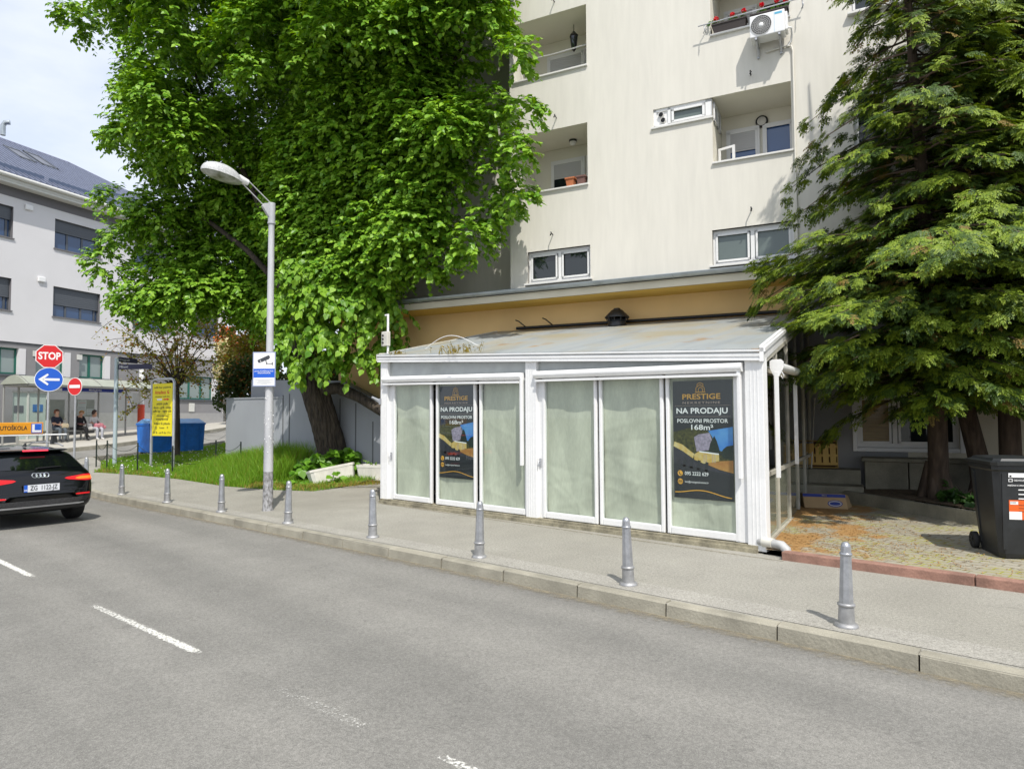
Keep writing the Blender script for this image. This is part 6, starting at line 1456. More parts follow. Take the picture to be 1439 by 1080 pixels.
mb.build('panel', [mat('sign_rim', (.33, .38, .55), .4, .3), M['white_print'], M['blue_print'], mat('sign_dark', (.045, .05, .06), .5), mat('small_print', (.45, .46, .48), .5)], sgn)
for z in (.17, .48):
    mb = MB(); mb.tube([(-.09, .0, z), (-.09, .10, z), (0, .20, z), (.09, .10, z), (.09, 0, z)], .008, 5); mb.build('strap', M['galv'], sgn)

# ---- round traffic signs by the corner
def disc(mb, r, y, m, cx=0, cz=0, n=32, k0=0.0): mb.add([(cx + r * math.cos(k0 + 2 * math.pi * k / n), y, cz + r * math.sin(k0 + 2 * math.pi * k / n)) for k in range(n)], [tuple(range(n))], m)
def plate(mb, r, y, m, n=32, k0=0.0, cz=0):
    ring_ = [(r * math.cos(k0 + 2 * math.pi * k / n), r * math.sin(k0 + 2 * math.pi * k / n) + cz) for k in range(n)]; mb.prism(ring_, y, y + .02, 'y', m)
DS = 18.2; sb = at(66, 640, DS); sb = Vector((sb.x, sb.y, el(sb.x, sb.y))); zst, zbl, zt0 = at(67, 500.5, DS).z, at(66, 533, DS).z, at(66, 484, DS).z
def signpost(name, loc, label, hgt, rz, r_=.032):
    t = thing(name, loc, label, 'traffic sign', rz); mb = MB(); mb.tube([(0, .03, -.1), (0, .03, hgt)], r_, 12); mb.build('pole', M['galv'], t); return t
st = signpost('traffic_sign', sb, 'red octagonal STOP sign above a round blue arrow sign on one pole', zt0 - sb.z - .05, R(75))
mb = MB(); k0 = math.pi / 8; plate(mb, .335, -.01, 0, 8, k0, zst - sb.z); disc(mb, .315, -.012, 1, 0, zst - sb.z, 8, k0); mb.text('STOP', .27, 0, zst - sb.z, -.0135, 0, bold=.03, width=.50); mb.build('stop_plate', [M['white_print'], M['red_print']], st)
mb = MB(); plate(mb, .325, -.01, 0, 36, 0, zbl - sb.z); disc(mb, .31, -.012, 1, 0, zbl - sb.z, 36); zz = zbl - sb.z
for pts in ([(-.235, 0), (-.03, .16), (-.005, .12), (-.10, .032), (-.12, .0)], [(-.235, 0), (-.12, 0), (-.10, -.032), (-.005, -.12), (-.03, -.16)], [(-.14, -.032), (.24, -.032), (.24, .032), (-.14, .032)]): mb.add([(x, -.0135, zz + z) for x, z in pts], [tuple(range(len(pts)))], 0)
mb.build('arrow_plate', [M['white_print'], M['blue_print']], st)
for z in (zst, zbl):
    mb = MB(); mb.box(-.05, .05, .0, .07, z - sb.z - .02, z - sb.z + .02); mb.build('clamp', M['galv'], st)
DN = 21.6; nb_ = at(103, 645, DN); nb_ = Vector((nb_.x, nb_.y, el(nb_.x, nb_.y))); zn = at(102, 543, DN).z
ne = signpost('traffic_sign', nb_, 'round red no-entry sign seen at an angle on its own pole', zn - nb_.z + .2, R(27))
mb = MB(); plate(mb, .285, -.01, 0, 32, 0, zn - nb_.z); disc(mb, .27, -.012, 1, 0, zn - nb_.z, 32); mb.box(-.21, .21, -.016, -.0125, zn - nb_.z - .045, zn - nb_.z + .055, 0); mb.build('no_entry_plate', [M['white_print'], M['red_print']], ne)
# ---- street name post
DP = 20.6; pb_ = at(161, 650, DP); pb_ = Vector((pb_.x, pb_.y, el(pb_.x, pb_.y))); zt_ = at(161, 503, DP).z
t = thing('street_name_post', pb_, 'pale post carrying two dark blue street name plates', 'street sign')
mb = MB(); mb.tube([(0, 0, -.1), (0, 0, zt_ - pb_.z)], .06, 12); mb.build('pole', mat('pale_post', (.42, .50, .53), .5, .2), t)
navy = mat('navy_plate', (.012, .012, .05), .4)
for z0, L_, az, tx in ((at(163, 508, DP).z, .75, 118, 'Ilica'), (at(163, 519, DP).z, 1.12, 34, 'Mlinska')):
    pl = MB(); h_ = .15; pl.box(.06, .06 + L_, -.008, .008, 0, h_, 0); pl.text({'Ilica': 'Vinogradi', 'Mlinska': 'Mlinovi'}[tx], .10, .10, h_ / 2, -.010, 1, 'LEFT'); o = pl.build('name_plate', [navy, M['white_print']], t); o.location = (0, 0, z0 - pb_.z); o.rotation_euler = (0, 0, R(az))
# ---- yellow advertising board
la, lb = at(212, 652, 20.0), at(243, 657, 19.5); la = Vector((la.x, la.y, el(la.x, la.y))); lb = Vector((lb.x, lb.y, el(lb.x, lb.y)))
dirb = (lb - la).to_2d(); Wd = dirb.length; ztb = at(228, 533, 19.9).z
bd = thing('advertising_board', la, 'yellow advertising board in a grey tube frame on the lawn', 'sign', math.atan2(dirb.y, dirb.x))
mb = MB(); hT = ztb - la.z; mb.tube([(0, 0, -.1), (0, 0, hT - .12), (.04, 0, hT - .03), (.14, 0, hT), (Wd - .14, 0, hT), (Wd - .04, 0, hT - .03), (Wd, 0, hT - .12), (Wd, 0, -.2)], .038, 12); mb.build('tube_frame', M['galv'], bd)
zp0, zp1 = at(228, 612, 19.9).z - la.z, at(228, 539, 19.9).z - la.z; Hp = zp1 - zp0
mb = MB(); x0, x1 = .05, Wd - .05; mb.box(x0, x1, -.02, .02, zp0, zp1, 0); xc = (x0 + x1) / 2; wp = x1 - x0; yy = -.0225
TL = [(.075, 'caffe bar pizzeria', .05, 2, .85, 0), (.17, 'Amadeus', .10, 1, .55, -.10), (.25, 'otvoreno svaki dan', .04, 2, .72, 0), (.385, 'pizza pub', .065, 2, .55, 0), (.46, 'disco - grill - pizza', .062, 2, .86, 0), (.53, 'caffe bar - night club', .062, 2, .92, 0), (.615, 'dostava', .05, 2, .55, 0), (.68, 'autopraonica', .06, 2, .60, 0), (.765, 'billiard & pikado', .065, 2, .80, 0), (.845, 'Laser', .05, 2, .26, 0), (.94, '10 % - od 9 do 17 h', .055, 2, .86, 0)]
for yv, s, sz_, m, wv_, ox in TL: mb.text(s, sz_ * Hp, xc + ox * wp, zp1 - yv * Hp, yy, m, bold=.012, width=wv_ * wp)
mb.box(x0, x1, -.0215, -.02, zp1 - .585 * Hp, zp1 - .583 * Hp, 2)
zc_ = zp1 - .305 * Hp; mb.box(xc - .26 * wp, xc - .02 * wp, -.0225, -.02, zc_ - .018 * Hp, zc_ + .018 * Hp, 3); mb.add([(xc + .06 * wp, yy, zc_ - .012 * Hp), (xc + .24 * wp, yy, zc_ - .012 * Hp), (xc + .24 * wp, yy, zc_ - .024 * Hp), (xc + .36 * wp, yy, zc_), (xc + .24 * wp, yy, zc_ + .024 * Hp), (xc + .24 * wp, yy, zc_ + .012 * Hp), (xc + .06 * wp, yy, zc_ + .012 * Hp)], [tuple(range(7))], 1)
disc(mb, .032 * Hp, yy, 1, xc + .30 * wp, zp1 - .165 * Hp, 20); disc(mb, .018 * Hp, yy - .001, 0, xc + .325 * wp, zp1 - .158 * Hp, 16); disc(mb, .027 * Hp, yy, 2, xc - .28 * wp, zp1 - .845 * Hp, 8); disc(mb, .015 * Hp, yy - .001, 0, xc - .28 * wp, zp1 - .845 * Hp, 8); disc(mb, .02 * Hp, yy, 2, xc + .28 * wp, zp1 - .84 * Hp, 8); disc(mb, .011 * Hp, yy - .001, 0, xc + .28 * wp, zp1 - .84 * Hp, 8)
mb.build('panel', [mat('yellow_panel', (.78, .66, .01), .45), M['red_print'], M['black_print'], M['white_print']], bd)

# ---- blue recycling containers
M['blue_steel'] = mat('blue_steel', (.012, .16, .58), .45, var=.18, scale=3, fine=.08, fscale=20)
M['blue_lid'] = mat('blue_lid', (.14, .32, .58), .45, var=.12, scale=4)
def container(u, v, D, rz, w_, d_, h_, label):
    p = at(u, v, D); p.z = el(p.x, p.y) + .02; t = thing('recycling_container', p, label, 'container', rz)
    mb = MB(); c = .05; mb.hexa([(0, 0, .06), (w_, 0, .06), (w_, d_, .06), (0, d_, .06), (-.04, -.04, h_ * .86), (w_ + .04, -.04, h_ * .86), (w_ + .04, d_ + .04, h_ * .86), (-.04, d_ + .04, h_ * .86)])
    for x in np.linspace(.12, w_ - .12, 4): mb.hexa([(x - .02, -.015, .08), (x + .02, -.015, .08), (x + .02, .01, .08), (x - .02, .01, .08), (x - .02, -.055, h_ * .84), (x + .02, -.055, h_ * .84), (x + .02, -.03, h_ * .84), (x - .02, -.03, h_ * .84)])
    mb.box(-.06, w_ + .06, -.06, d_ + .06, h_ * .86 - .05, h_ * .86 + .01); b_ = mb.build('body', M['blue_steel'], t)
    mb = MB(); mb.add([(-.05, -.05, h_ * .87), (w_ + .05, -.05, h_ * .87), (w_ + .05, d_ * .5, h_), (-.05, d_ * .5, h_), (-.05, d_ + .05, h_ * .87), (w_ + .05, d_ + .05, h_ * .87)], [(0, 1, 2, 3), (3, 2, 5, 4), (0, 3, 4), (1, 5, 2), (0, 4, 5, 1)]); mb.build('lid', M['blue_lid'], t)
    for x in (.1, w_ - .1):
        mb = MB(); mb.box(x - .06, x + .06, .1, .2, 0, .06); mb.box(x - .06, x + .06, d_ - .2, d_ - .1, 0, .06); mb.build('foot', M['black_metal'], t)
container(210, 636, 23.4, R(95), 1.92, .85, 1.22, 'blue steel recycling container with a pale pitched lid behind the yellow board')

# ---- chain fence round the lawn
M['chain'] = mat('dark_green_iron', (.012, .022, .018), .5)
CH = [onground(135, 656), onground(150, 657), onground(193, 662), onground(242, 668), onground(303, 657), onground(338, 660)]
fn = thing('chain_fence', CH[2], 'low chain fence of thin dark posts round the lawn corner', 'fence')
for p in CH:
    mb = MB(); mb.xf = Matrix.Translation(p - CH[2]); mb.box(-.015, .015, -.015, .015, -.1, .80); mb.build('post', M['chain'], fn)
back = [CH[0], onground(284, 630), onground(320, 622)]
mb = MB(); mb.xf = Matrix.Translation(back[1] - CH[2]); mb.box(-.015, .015, -.015, .015, -.1, .80); mb.build('post', M['chain'], fn)
for a, c in list(zip(CH[:-1], CH[1:])) + [(back[1], back[2])]:
    for z0, sag in ((.74, .22), (.42, .20)):
        mb = MB(); mb.xf = Matrix.Translation(-CH[2]); mb.tube([a.lerp(c, k / 12) + Vector((0, 0, z0 - sag * 4 * (k / 12) * (1 - k / 12))) for k in range(13)], .007, 5); mb.build('chain', M['chain'], fn)

# ---- grey stair parapet behind the linden
A0, A1 = at(318, 640, 20.3), at(549, 640, 17.3); wd_ = (A1 - A0).to_2d(); LW = wd_.length; rzp = math.atan2(wd_.y, wd_.x)
M['parapet'] = mat('grey_parapet', (.31, .325, .35), .85, var=.10, scale=.8, bump=.15, bscale=60, stretch=(1, 1, .4))
par = thing('stair_parapet', (A0.x, A0.y, 0), 'long grey stair parapet behind the linden, sloping down towards the kiosk', 'wall', rzp)
def px(u, v):
    n2 = Vector((-wd_.y, wd_.x, 0)).normalized(); d = ray(u, v); t = (A0 - CAM).dot(n2) / d.dot(n2); p = CAM + d * t
    return (p - A0).dot(Vector((wd_.x, wd_.y, 0)).normalized()), p.z
mb = MB(); f1 = [px(318, 561), px(400, 559), px(400, 555)]
top = [px(318, 561), px(398, 558.5), px(398, 546), px(466, 544), px(500, 556), px(548, 582)]
mb.prism([(top[0][0], -.3)] + top + [(top[-1][0], -.3)], 0.0, .28, 'y')
t2 = [px(342, 533), px(470, 534), px(520, 562)]
mb.prism([(t2[0][0], .8)] + t2 + [(t2[-1][0], .8)], .285, .55, 'y')
mb.box(top[0][0] - .02, top[1][0], -.02, .30, top[0][1] - .0, top[0][1] + .04)
mb.build('wall', M['parapet'], par)
for u, v in ((398, 555), (407, 553), (478, 560), (500, 566), (524, 592), (538, 600)):
    s, z = px(u, v); mb = MB(); mb.box(s - .018, s + .018, -.006, .02, .2, z, 0); mb.build('weep_channel', mat('channel_dark', (.12, .125, .13), .9), par)
# ================================================================ white building across the side street
WP = at(110, 450, 33.0); WA = R(110.9)
wex, wey = Vector((math.cos(WA), math.sin(WA), 0)), Vector((-math.sin(WA), math.cos(WA), 0))
WO = Vector((WP.x, WP.y, 0))
def wpt(s, y, z): return WO + wex * s + wey * y + Vector((0, 0, z))
M['white_wall'] = mat('white_facade', (.67, .66, .67), .85, var=.03, scale=.7, bump=.05, bscale=60)
M['grey_wall'] = mat('grey_facade', (.25, .245, .25), .85, var=.07, scale=1.2)
M['grey_band'] = mat('eaves_band', (.16, .155, .165), .85)
M['eaves'] = mat('eaves_board', (.62, .62, .58), .6)
M['anthracite'] = mat('anthracite', (.085, .095, .11), .5)
M['reveal'] = mat('grey_reveal', (.17, .165, .175), .7)
M['green_frame'] = mat('green_frame', (.008, .12, .085), .45)
M['blue_win'] = mat('blue_window', (.03, .07, .16), .04, spec=.8)
M['roof_tin'] = mat('roof_tin', (.15, .17, .24), .35, .35, var=.1, scale=3)
M['plinth_grey'] = mat('plinth_grey', (.34, .335, .33), .85, var=.06)
wb = thing('white_building', WO, 'white three-storey building with a ribbed blue-grey hipped roof and a grey ground floor', 'building', WA)
SLW, SRW, DPW = -17.0, 9.5, 12.0
up = [(a, b_, z0, z1) for z0, z1 in ((9.80, 11.22), (6.54, 7.98)) for a, b_ in ((-14.2, -11.8), (-9.9, -7.5), (-5.58, -3.17), (-1.27, 1.13), (3.05, 5.5), (7.0, 9.0))]
lw = [(a, a + 1.35, 3.70, 4.88) for a in (-10.3, -8.2, -6.15, -4.08, -1.96, .15)] + [(5.8, 8.72, 2.78, 4.15)]
mb = MB(); mb.wall(SLW, SRW, 5.15, 11.66, up, 0.0, 0, .24, 1); mb.quad((SRW, 0, .5), (SRW, DPW, .5), (SRW, DPW, 11.66), (SRW, 0, 11.66)); mb.quad((SLW, 0, -1), (SLW, 0, 11.66), (SLW, DPW, 11.66), (SLW, DPW, -1)); mb.quad((SLW, DPW, -1), (SLW, DPW, 11.66), (SRW, DPW, 11.66), (SRW, DPW, -1))
mb.build('upper_wall', [M['white_wall'], M['reveal']], wb)
mb = MB(); mb.wall(SLW, SRW - .0, -.6, 5.10, lw + [(-2.95, -1.30, .62, 2.95)], .06, 0, .22, 1); mb.box(SLW, SRW + .02, .03, .4, 5.10, 5.15, 2); mb.build('ground_wall', [M['grey_wall'], M['white_wall'], M['anthracite']], wb)
mb = MB(); mb.box(SLW, SRW + .02, -.015, DPW, 11.66, 12.10); mb.build('eaves_band', M['grey_band'], wb)
mb = MB(); mb.box(SLW - .5, SRW + .5, -.52, DPW + .5, 12.10, 12.20); mb.box(SLW - .5, SRW + .5, -.55, -.40, 12.20, 12.42); mb.tube([(SLW - .5, -.62, 12.40), (SRW + .5, -.62, 12.40)], .09, 10); mb.build('eaves', M['eaves'], wb)
K = .60; E0, E1 = SLW - .55, SRW + .55; yr = 6.5; zr = 12.45 + K * yr
mb = MB(); c = [(E0, -.55, 12.45), (E1, -.55, 12.45), (E1, DPW + .55, 12.45), (E0, DPW + .55, 12.45), (E0 + yr, -.55 + yr, zr), (E1 - yr, -.55 + yr, zr)]
mb.add(c, [(0, 1, 5, 4), (1, 2, 5), (2, 3, 4, 5), (3, 0, 4), (0, 3, 2, 1)])
def rz_(y): return 12.45 + K * (y + .55)
x = E0 + .3
while x < E1:                                                       # standing seams
    ye = min(yr, min(x - E0, E1 - x)); mb.hexa([(x - .07, -.55, 12.45), (x + .07, -.55, 12.45), (x + .07, -.55 + ye, 12.45 + K * ye), (x - .07, -.55 + ye, 12.45 + K * ye), (x - .04, -.58, 12.56), (x + .04, -.58, 12.56), (x + .04, -.58 + ye, 12.56 + K * ye), (x - .04, -.58 + ye, 12.56 + K * ye)]); x += .27
roof_ = mb.build('roof', M['roof_tin'], wb)
mb = MB(); mb.tube([(E1, -.55, 12.50), (E1 - yr, -.55 + yr, zr + .05), (E0 + yr, -.55 + yr, zr + .05)], .10, 8); mb.build('ridge_cap', mat('ridge_cap', (.16, .17, .24), .35, .3), roof_)
for s0, s1, y0 in [(-6.2 + k * 2.35, -4.1 + k * 2.35, .15) for k in range(6)] + [(2.0, 3.6, 1.7), (4.2, 5.6, 1.7), (-4.2, -2.6, 3.2)]:
    mb = MB(); z = rz_(y0); mb.box(s0, s1, y0 - .03, y0 + .03, z + .05, z + .24); mb.build('snow_guard', mat('snow_guard', (.10, .13, .20), .4, .3) if 'sg' not in M else M['sg'], roof_); M.setdefault('sg', roof_.children[-1].data.materials[0])
def roofpt(u, v):
    d = ray(u, v); best = None
    n_ = (wpt(0, 0, rz_(0)) - wpt(0, 1, rz_(1))).cross(wex).normalized(); t = (wpt(0, 0, rz_(0)) - CAM).dot(n_) / d.dot(n_); p = CAM + d * t
    return (p - WO).dot(wex), (p - WO).dot(wey)
for q in (((8, 209), (48, 231)), ((37, 217), (77, 240))):
    a, b_ = roofpt(*q[0]), roofpt(*q[1]); s0, s1, y1_, y0 = min(a[0], b_[0]), max(a[0], b_[0]), max(a[1], b_[1]), min(a[1], b_[1])
    sm = (s0 + s1) / 2; s0, s1 = sm - .42, sm + .42
    mb = MB()
    for e in ((s0, s0 + .08, y0, y1_), (s1 - .08, s1, y0, y1_), (s0, s1, y0, y0 + .08), (s0, s1, y1_ - .08, y1_)):
        mb.hexa([(e[0], e[2], rz_(e[2]) + .02), (e[1], e[2], rz_(e[2]) + .02), (e[1], e[3], rz_(e[3]) + .02), (e[0], e[3], rz_(e[3]) + .02), (e[0], e[2], rz_(e[2]) + .17), (e[1], e[2], rz_(e[2]) + .17), (e[1], e[3], rz_(e[3]) + .17), (e[0], e[3], rz_(e[3]) + .17)])
    sk = mb.build('skylight', M['anthracite'], roof_); mb = MB(); mb.quad((s0, y0, rz_(y0) + .13), (s1, y0, rz_(y0) + .13), (s1, y1_, rz_(y1_) + .13), (s0, y1_, rz_(y1_) + .13)); mb.build('pane', mat('skylight_glass', (.13, .14, .17), .5), sk)
a = roofpt(4, 190); mb = MB(); p = Vector((a[0], a[1], rz_(a[1]))); mb.tube([p, p + Vector((0, 0, .55)), p + Vector((.05, -.08, .72)), p + Vector((.2, -.25, .75))], .13, 12); mb.build('roof_pipe', M['zinc'], roof_)
drops = {0: .45, 1: .58}
for i, (a, b_, z0, z1) in enumerate(up):
    y = .20; sh = .60 if z0 > 9 else .86
    mb = MB(); f = .06
    for q in ((a, a + f, z0, z1), (b_ - f, b_, z0, z1), (a, b_, z0, z0 + f), (a, b_, z1 - f, z1)): mb.box(q[0], q[1], y - .03, y + .04, q[2], q[3])
    for k in (.30, .62, .92): mb.box(a + (b_ - a) * k - .045, a + (b_ - a) * k + .045, y - .03, y + .04, z0 + f, z1 - f)
    wn = mb.build('window', M['anthracite'], wb)
    mb = MB(); mb.quad((a, y, z0), (b_, y, z0), (b_, y, z1), (a, y, z1)); mb.build('pane', M['blue_win'], wn)
    mb = MB(); mb.box(a + .02, b_ - .02, y - .075, y - .035, z1 - sh, z1)
    for k in range(int(sh / .09)): mb.box(a + .03, b_ - .03, y - .082, y - .074, z1 - sh + k * .09 + .01, z1 - sh + k * .09 + .082)
    mb.build('shutter', M['anthracite'], wn)
    mb = MB(); mb.box(a - .05, b_ + .05, -.06, y - .03, z0 - .05, z0); mb.build('sill', M['reveal'], wn)
for i, (a, b_, z0, z1) in enumerate(lw):
    y = .24; mb = MB(); f = .08; big = b_ - a > 2
    for q in ((a, a + f, z0, z1), (b_ - f - .0, b_, z0, z1), (a, b_, z0, z0 + f), (a, b_, z1 - f, z1)): mb.box(q[0], q[1], y - .03, y + .04, q[2], q[3])
    for k in ((.42, .72) if big else (.46,)): mb.box(a + (b_ - a) * k - .06, a + (b_ - a) * k + .06, y - .03, y + .04, z0 + f, z1 - f)
    wn = mb.build('window', M['green_frame'], wb); mb = MB(); mb.quad((a, y, z0), (b_, y, z0), (b_, y, z1), (a, y, z1)); mb.build('pane', mat('pale_window', (.24, .29, .28), .06, spec=.7) if 'pw' not in M else M['pw'], wn); M.setdefault('pw', wn.children[-1].data.materials[0])
    mb = MB(); mb.box(a - .06, b_ + .3, -.02, y - .03, z0 - .08, z0); mb.build('sill', M['anthracite'], wn)
    mb = MB(); mb.box(b_ - .0, b_ + .30, .03, .058, z0, z1); mb.build('white_reveal', M['white_wall'], wn)
    if not big:
        mb = MB(); mb.box(b_ + .62, b_ + .88, .02, .058, z1 - .30, z1 - .05); mb.build('vent_cover', M['eaves'], wb)
for s, z in ((-2.52, 11.38), (-1.86, 8.18), (-6.9, 11.38), (-6.2, 8.18), (2.0, 8.18), (2.0, 11.38)):
    mb = MB(); mb.box(s - .17, s + .17, -.10, 0, z - .12, z + .12, bev=.03); mb.build('facade_lamp', M['white_plastic'], wb)
mb = MB(); mb.box(-2.95, -1.30, .16, .20, .62, 2.95); mb.build('door', mat('pale_green_door', (.42, .50, .46), .3, var=.04), wb)
mb = MB(); mb.box(-2.25, -2.17, .12, .165, .62, 2.95); mb.box(-2.95, -2.88, .12, .165, .62, 2.95); mb.box(-1.37, -1.30, .12, .165, .62, 2.95); mb.box(-2.95, -1.3, .12, .165, 2.88, 2.95); mb.build('door_frame', M['eaves'], wb)
mb = MB(); mb.box(-1.98, -1.52, .14, .158, 2.02, 2.36, 0); mb.box(-1.80, -1.66, .13, .142, 2.06, 2.33, 1); mb.box(-2.80, -2.40, .14, .158, 1.98, 2.30, 2); mb.build('notice', [mat('poster_blue', (.01, .12, .36), .4), mat('poster_pale_blue', (.22, .42, .58), .4), M['anthracite']], wb)
mb = MB(); mb.box(-1.1, 3.6, .02, .062, .55, 1.28); mb.build('low_dark_strip', M['black_print'], wb)  # black strip low on the wall
mb = MB(); mb.box(1.0, SRW, -.02, .05, .4, 1.98, 0); mb.box(6.9, 7.25, -.03, .05, 2.05, 2.55, 1); mb.build('plinth', [M['plinth_grey'], M['eaves']], wb)
# red and white barber-striped column beside the board, seen behind
q = at(198, 590, 33.5); mb = MB(); z0 = el(q.x, q.y); mb.tube([(0, 0, 0), (0, 0, 1.45)], .16, 12, 0); mb.tube([(0, 0, 1.45), (0, 0, 3.2)], .12, 12, 1)
o = mb.build('marker_post', [mat('orange_red', (.62, .06, .02), .5), M['white_print']]); o.location = (q.x, q.y, z0); tag(o, 'red-footed white post on the far pavement, left of the yellow board', 'post')
# flowering climber and stone pier at the end of the white building
pr = wpt(10.2, 1.2, 0); pr.z = el(pr.x, pr.y); mb = MB(); mb.box(-.55, .55, -.5, .5, -.3, 2.2)
g = np.random.default_rng(66)
for k in range(150):
    a, z, s = g.integers(0, 3), g.uniform(0, 2.2), g.uniform(.06, .13); p_ = [g.uniform(-.5, .5), g.uniform(-.45, .45), z]
    c = Vector({0: (p_[0], -.52, z), 1: (-.57, p_[1], z), 2: (.57, p_[1], z)}[int(a)]); mb.box(c.x - s, c.x + s, c.y - .03, c.y + .03, c.z - s * .7, c.z + s * .7, bev=.02)
o = mb.build('stone_pier', [mat('rubble_stone', (.24, .22, .18), .9, col2=(.42, .39, .33), scale=3)]); o.location = pr; o.rotation_euler = (0, 0, WA); tag(o, 'rough stone pier at the end of the white building', 'pier')
def clump(name, cuv, D, rads, n, sz_, mats, mi, label, cat, seed):
    g = np.random.default_rng(seed); B = []
    for (u, v), r_ in zip(cuv, rads):
        d_ = norm(g.normal(0, 1, (n, 3))) * r_ * g.uniform(.55, 1, (n, 1)); B.append(np.array(at(u, v, D))[None] + d_)
    B = np.concatenate(B); A = g.normal(0, 1, B.shape); N = g.normal(0, .7, B.shape) + np.array([sw, -cw, .5]); S_ = sz_ * g.uniform(.6, 1.2, len(B)); v, f = leaves(B, A, N, S_)
    b_ = Vector(B.mean(0)); b_.z = el(b_.x, b_.y); t = thing(name, b_, label, cat); np_mesh('foliage', v - np.array(b_), f, mats, t, np.repeat((g.uniform(0, 1, len(B)) < mi).astype(int), 2)); 
    mb = MB(); mb.tube([(0, 0, -.1), (0, 0, 1.6)], .05, 6); mb.build('stem', M['twig'], t); return t
clump('flowering_shrub', [(318, 492), (322, 508), (316, 522), (324, 532), (326, 500), (318, 538)], 38.5, (.7, .7, .7, .6, .6, .4), 330, .16, [leafmat('cream_flower', (.52, .46, .22), (.68, .62, .38)), leafmat('shrub_green', (.06, .12, .015), (.16, .20, .03))], .25, 'cream flowering shrub against the stone pier', 'shrub', 51)
clump('flowering_shrub', [(312, 478), (322, 474), (328, 480), (318, 468)], 39.5, (.5, .5, .45, .4), 200, .15, [leafmat('orange_flower', (.60, .14, .02), (.68, .24, .05)), leafmat('shrub_green2', (.08, .12, .015), (.18, .18, .03))], .25, 'orange flowering shrub above the cream one', 'shrub', 52)

clump('evergreen_shrub', HEDGE, 24.5, (.55,) * len(HEDGE), 420, .11, [leafmat('evergreen_leaf', (.03, .06, .012), (.09, .13, .03)), M['copper']], .12, 'dark evergreen shrub just behind the top of the grey parapet', 'shrub', 53)

# ================================================================ bus shelter, bench, boards
M['shel_metal'] = mat('shelter_metal', (.33, .33, .31), .45, .4)
M['shel_glass'] = glassmat('shelter_glass', (.80, .83, .80), .03)
M['shel_roof'] = mat('shelter_roof', (.34, .36, .30), .35, var=.05)
SY = -2.35                                                          # back of the shelter, local y of the white building
def sloc(u, v, y):                                                  # local s and height of a pixel on the plane y of the white building
    d = ray(u, v); t = (WO + wey * y - CAM).dot(wey) / d.dot(wey); p = CAM + d * t; return (p - WO).dot(wex), p.z
s_l, s_r = sloc(5, 560, SY)[0], sloc(196, 560, SY)[0]
q = wpt(s_l, SY, 0); zg = lambda s, y=SY: el(*wpt(s, y, 0).to_2d()) + .03
shl = thing('bus_shelter', (q.x, q.y, 0), 'glass bus shelter with a curved roof and a blue stop name board', 'bus shelter', WA)
SLN = s_r - s_l; zt_s = sloc(98, 545, SY)[1]
posts = [max(0, sloc(u, 560, SY)[0] - s_l) for u in (5, 26, 54, 97, 138.5, 177, 196)]
for s in posts:
    mb = MB(); mb.tube([(s, 0, zg(s + s_l) - .05), (s, 0, zt_s + .1)], .04, 8); mb.build('post', M['shel_metal'], shl)
for a, c in zip(posts[:-1], posts[1:]):
    z0 = zg((a + c) / 2 + s_l)
    if c - a < .5: continue
    mb = MB(); mb.quad((a + .06, 0, z0 + .35), (c - .06, 0, z0 + .35), (c - .06, 0, zt_s - .12), (a + .06, 0, zt_s - .12)); mb.build('glass_panel', M['shel_glass'], shl)
mb = MB(); mb.tube([(0, 0, zt_s), (SLN, 0, zt_s)], .045, 8); mb.tube([(0, -1.45, zt_s), (SLN, -1.45, zt_s)], .04, 8); mb.tube([(0, 0, zt_s), (0, -1.45, zt_s)], .04, 8); mb.tube([(SLN, 0, zt_s), (SLN, -1.45, zt_s)], .04, 8); mb.build('roof_beam', M['shel_metal'], shl)
mb = MB(); n = 12; pr_ = [(-1.5 + 1.6 * k / n, zt_s + .05 + .36 * math.sin(math.pi * k / n)) for k in range(n + 1)]
for a, c in zip(pr_[:-1], pr_[1:]): mb.quad((-.1, a[0], a[1]), (SLN + .1, a[0], a[1]), (SLN + .1, c[0], c[1]), (-.1, c[0], c[1]))
mb.add([(-.1, y, z) for y, z in pr_], [tuple(range(n + 1))]); mb.add([(SLN + .1, y, z) for y, z in pr_], [tuple(range(n + 1))]); mb.build('roof', M['shel_roof'], shl)
for s in np.linspace(0, SLN, 7):
    mb = MB(); mb.tube([(s, y, z + .012) for y, z in pr_], .02, 5); mb.build('roof_rib', M['shel_metal'], shl)
sA, zA = sloc(88, 548.5, SY - .9)[0] - s_l, sloc(88, 548.3, SY - .9)[1]; sB = sloc(172, 548, SY - .9)[0] - s_l
mb = MB(); mb.box(sA, sB, -.93, -.87, zA - .02, zA + .13, 0); mb.text('MIHALJEVAC', .11, (sA + sB) / 2 + .05, zA + .055, -.934, 1, bold=.015); mb.tube([(sA + .3, -.9, zA + .12), (sA + .3, -.9, zt_s + .2)], .015, 5); mb.tube([(sB - .3, -.9, zA + .12), (sB - .3, -.9, zt_s + .2)], .015, 5)
mb.build('name_board', [mat('board_blue', (.012, .03, .30), .4), M['white_print'], M['shel_metal']], shl)
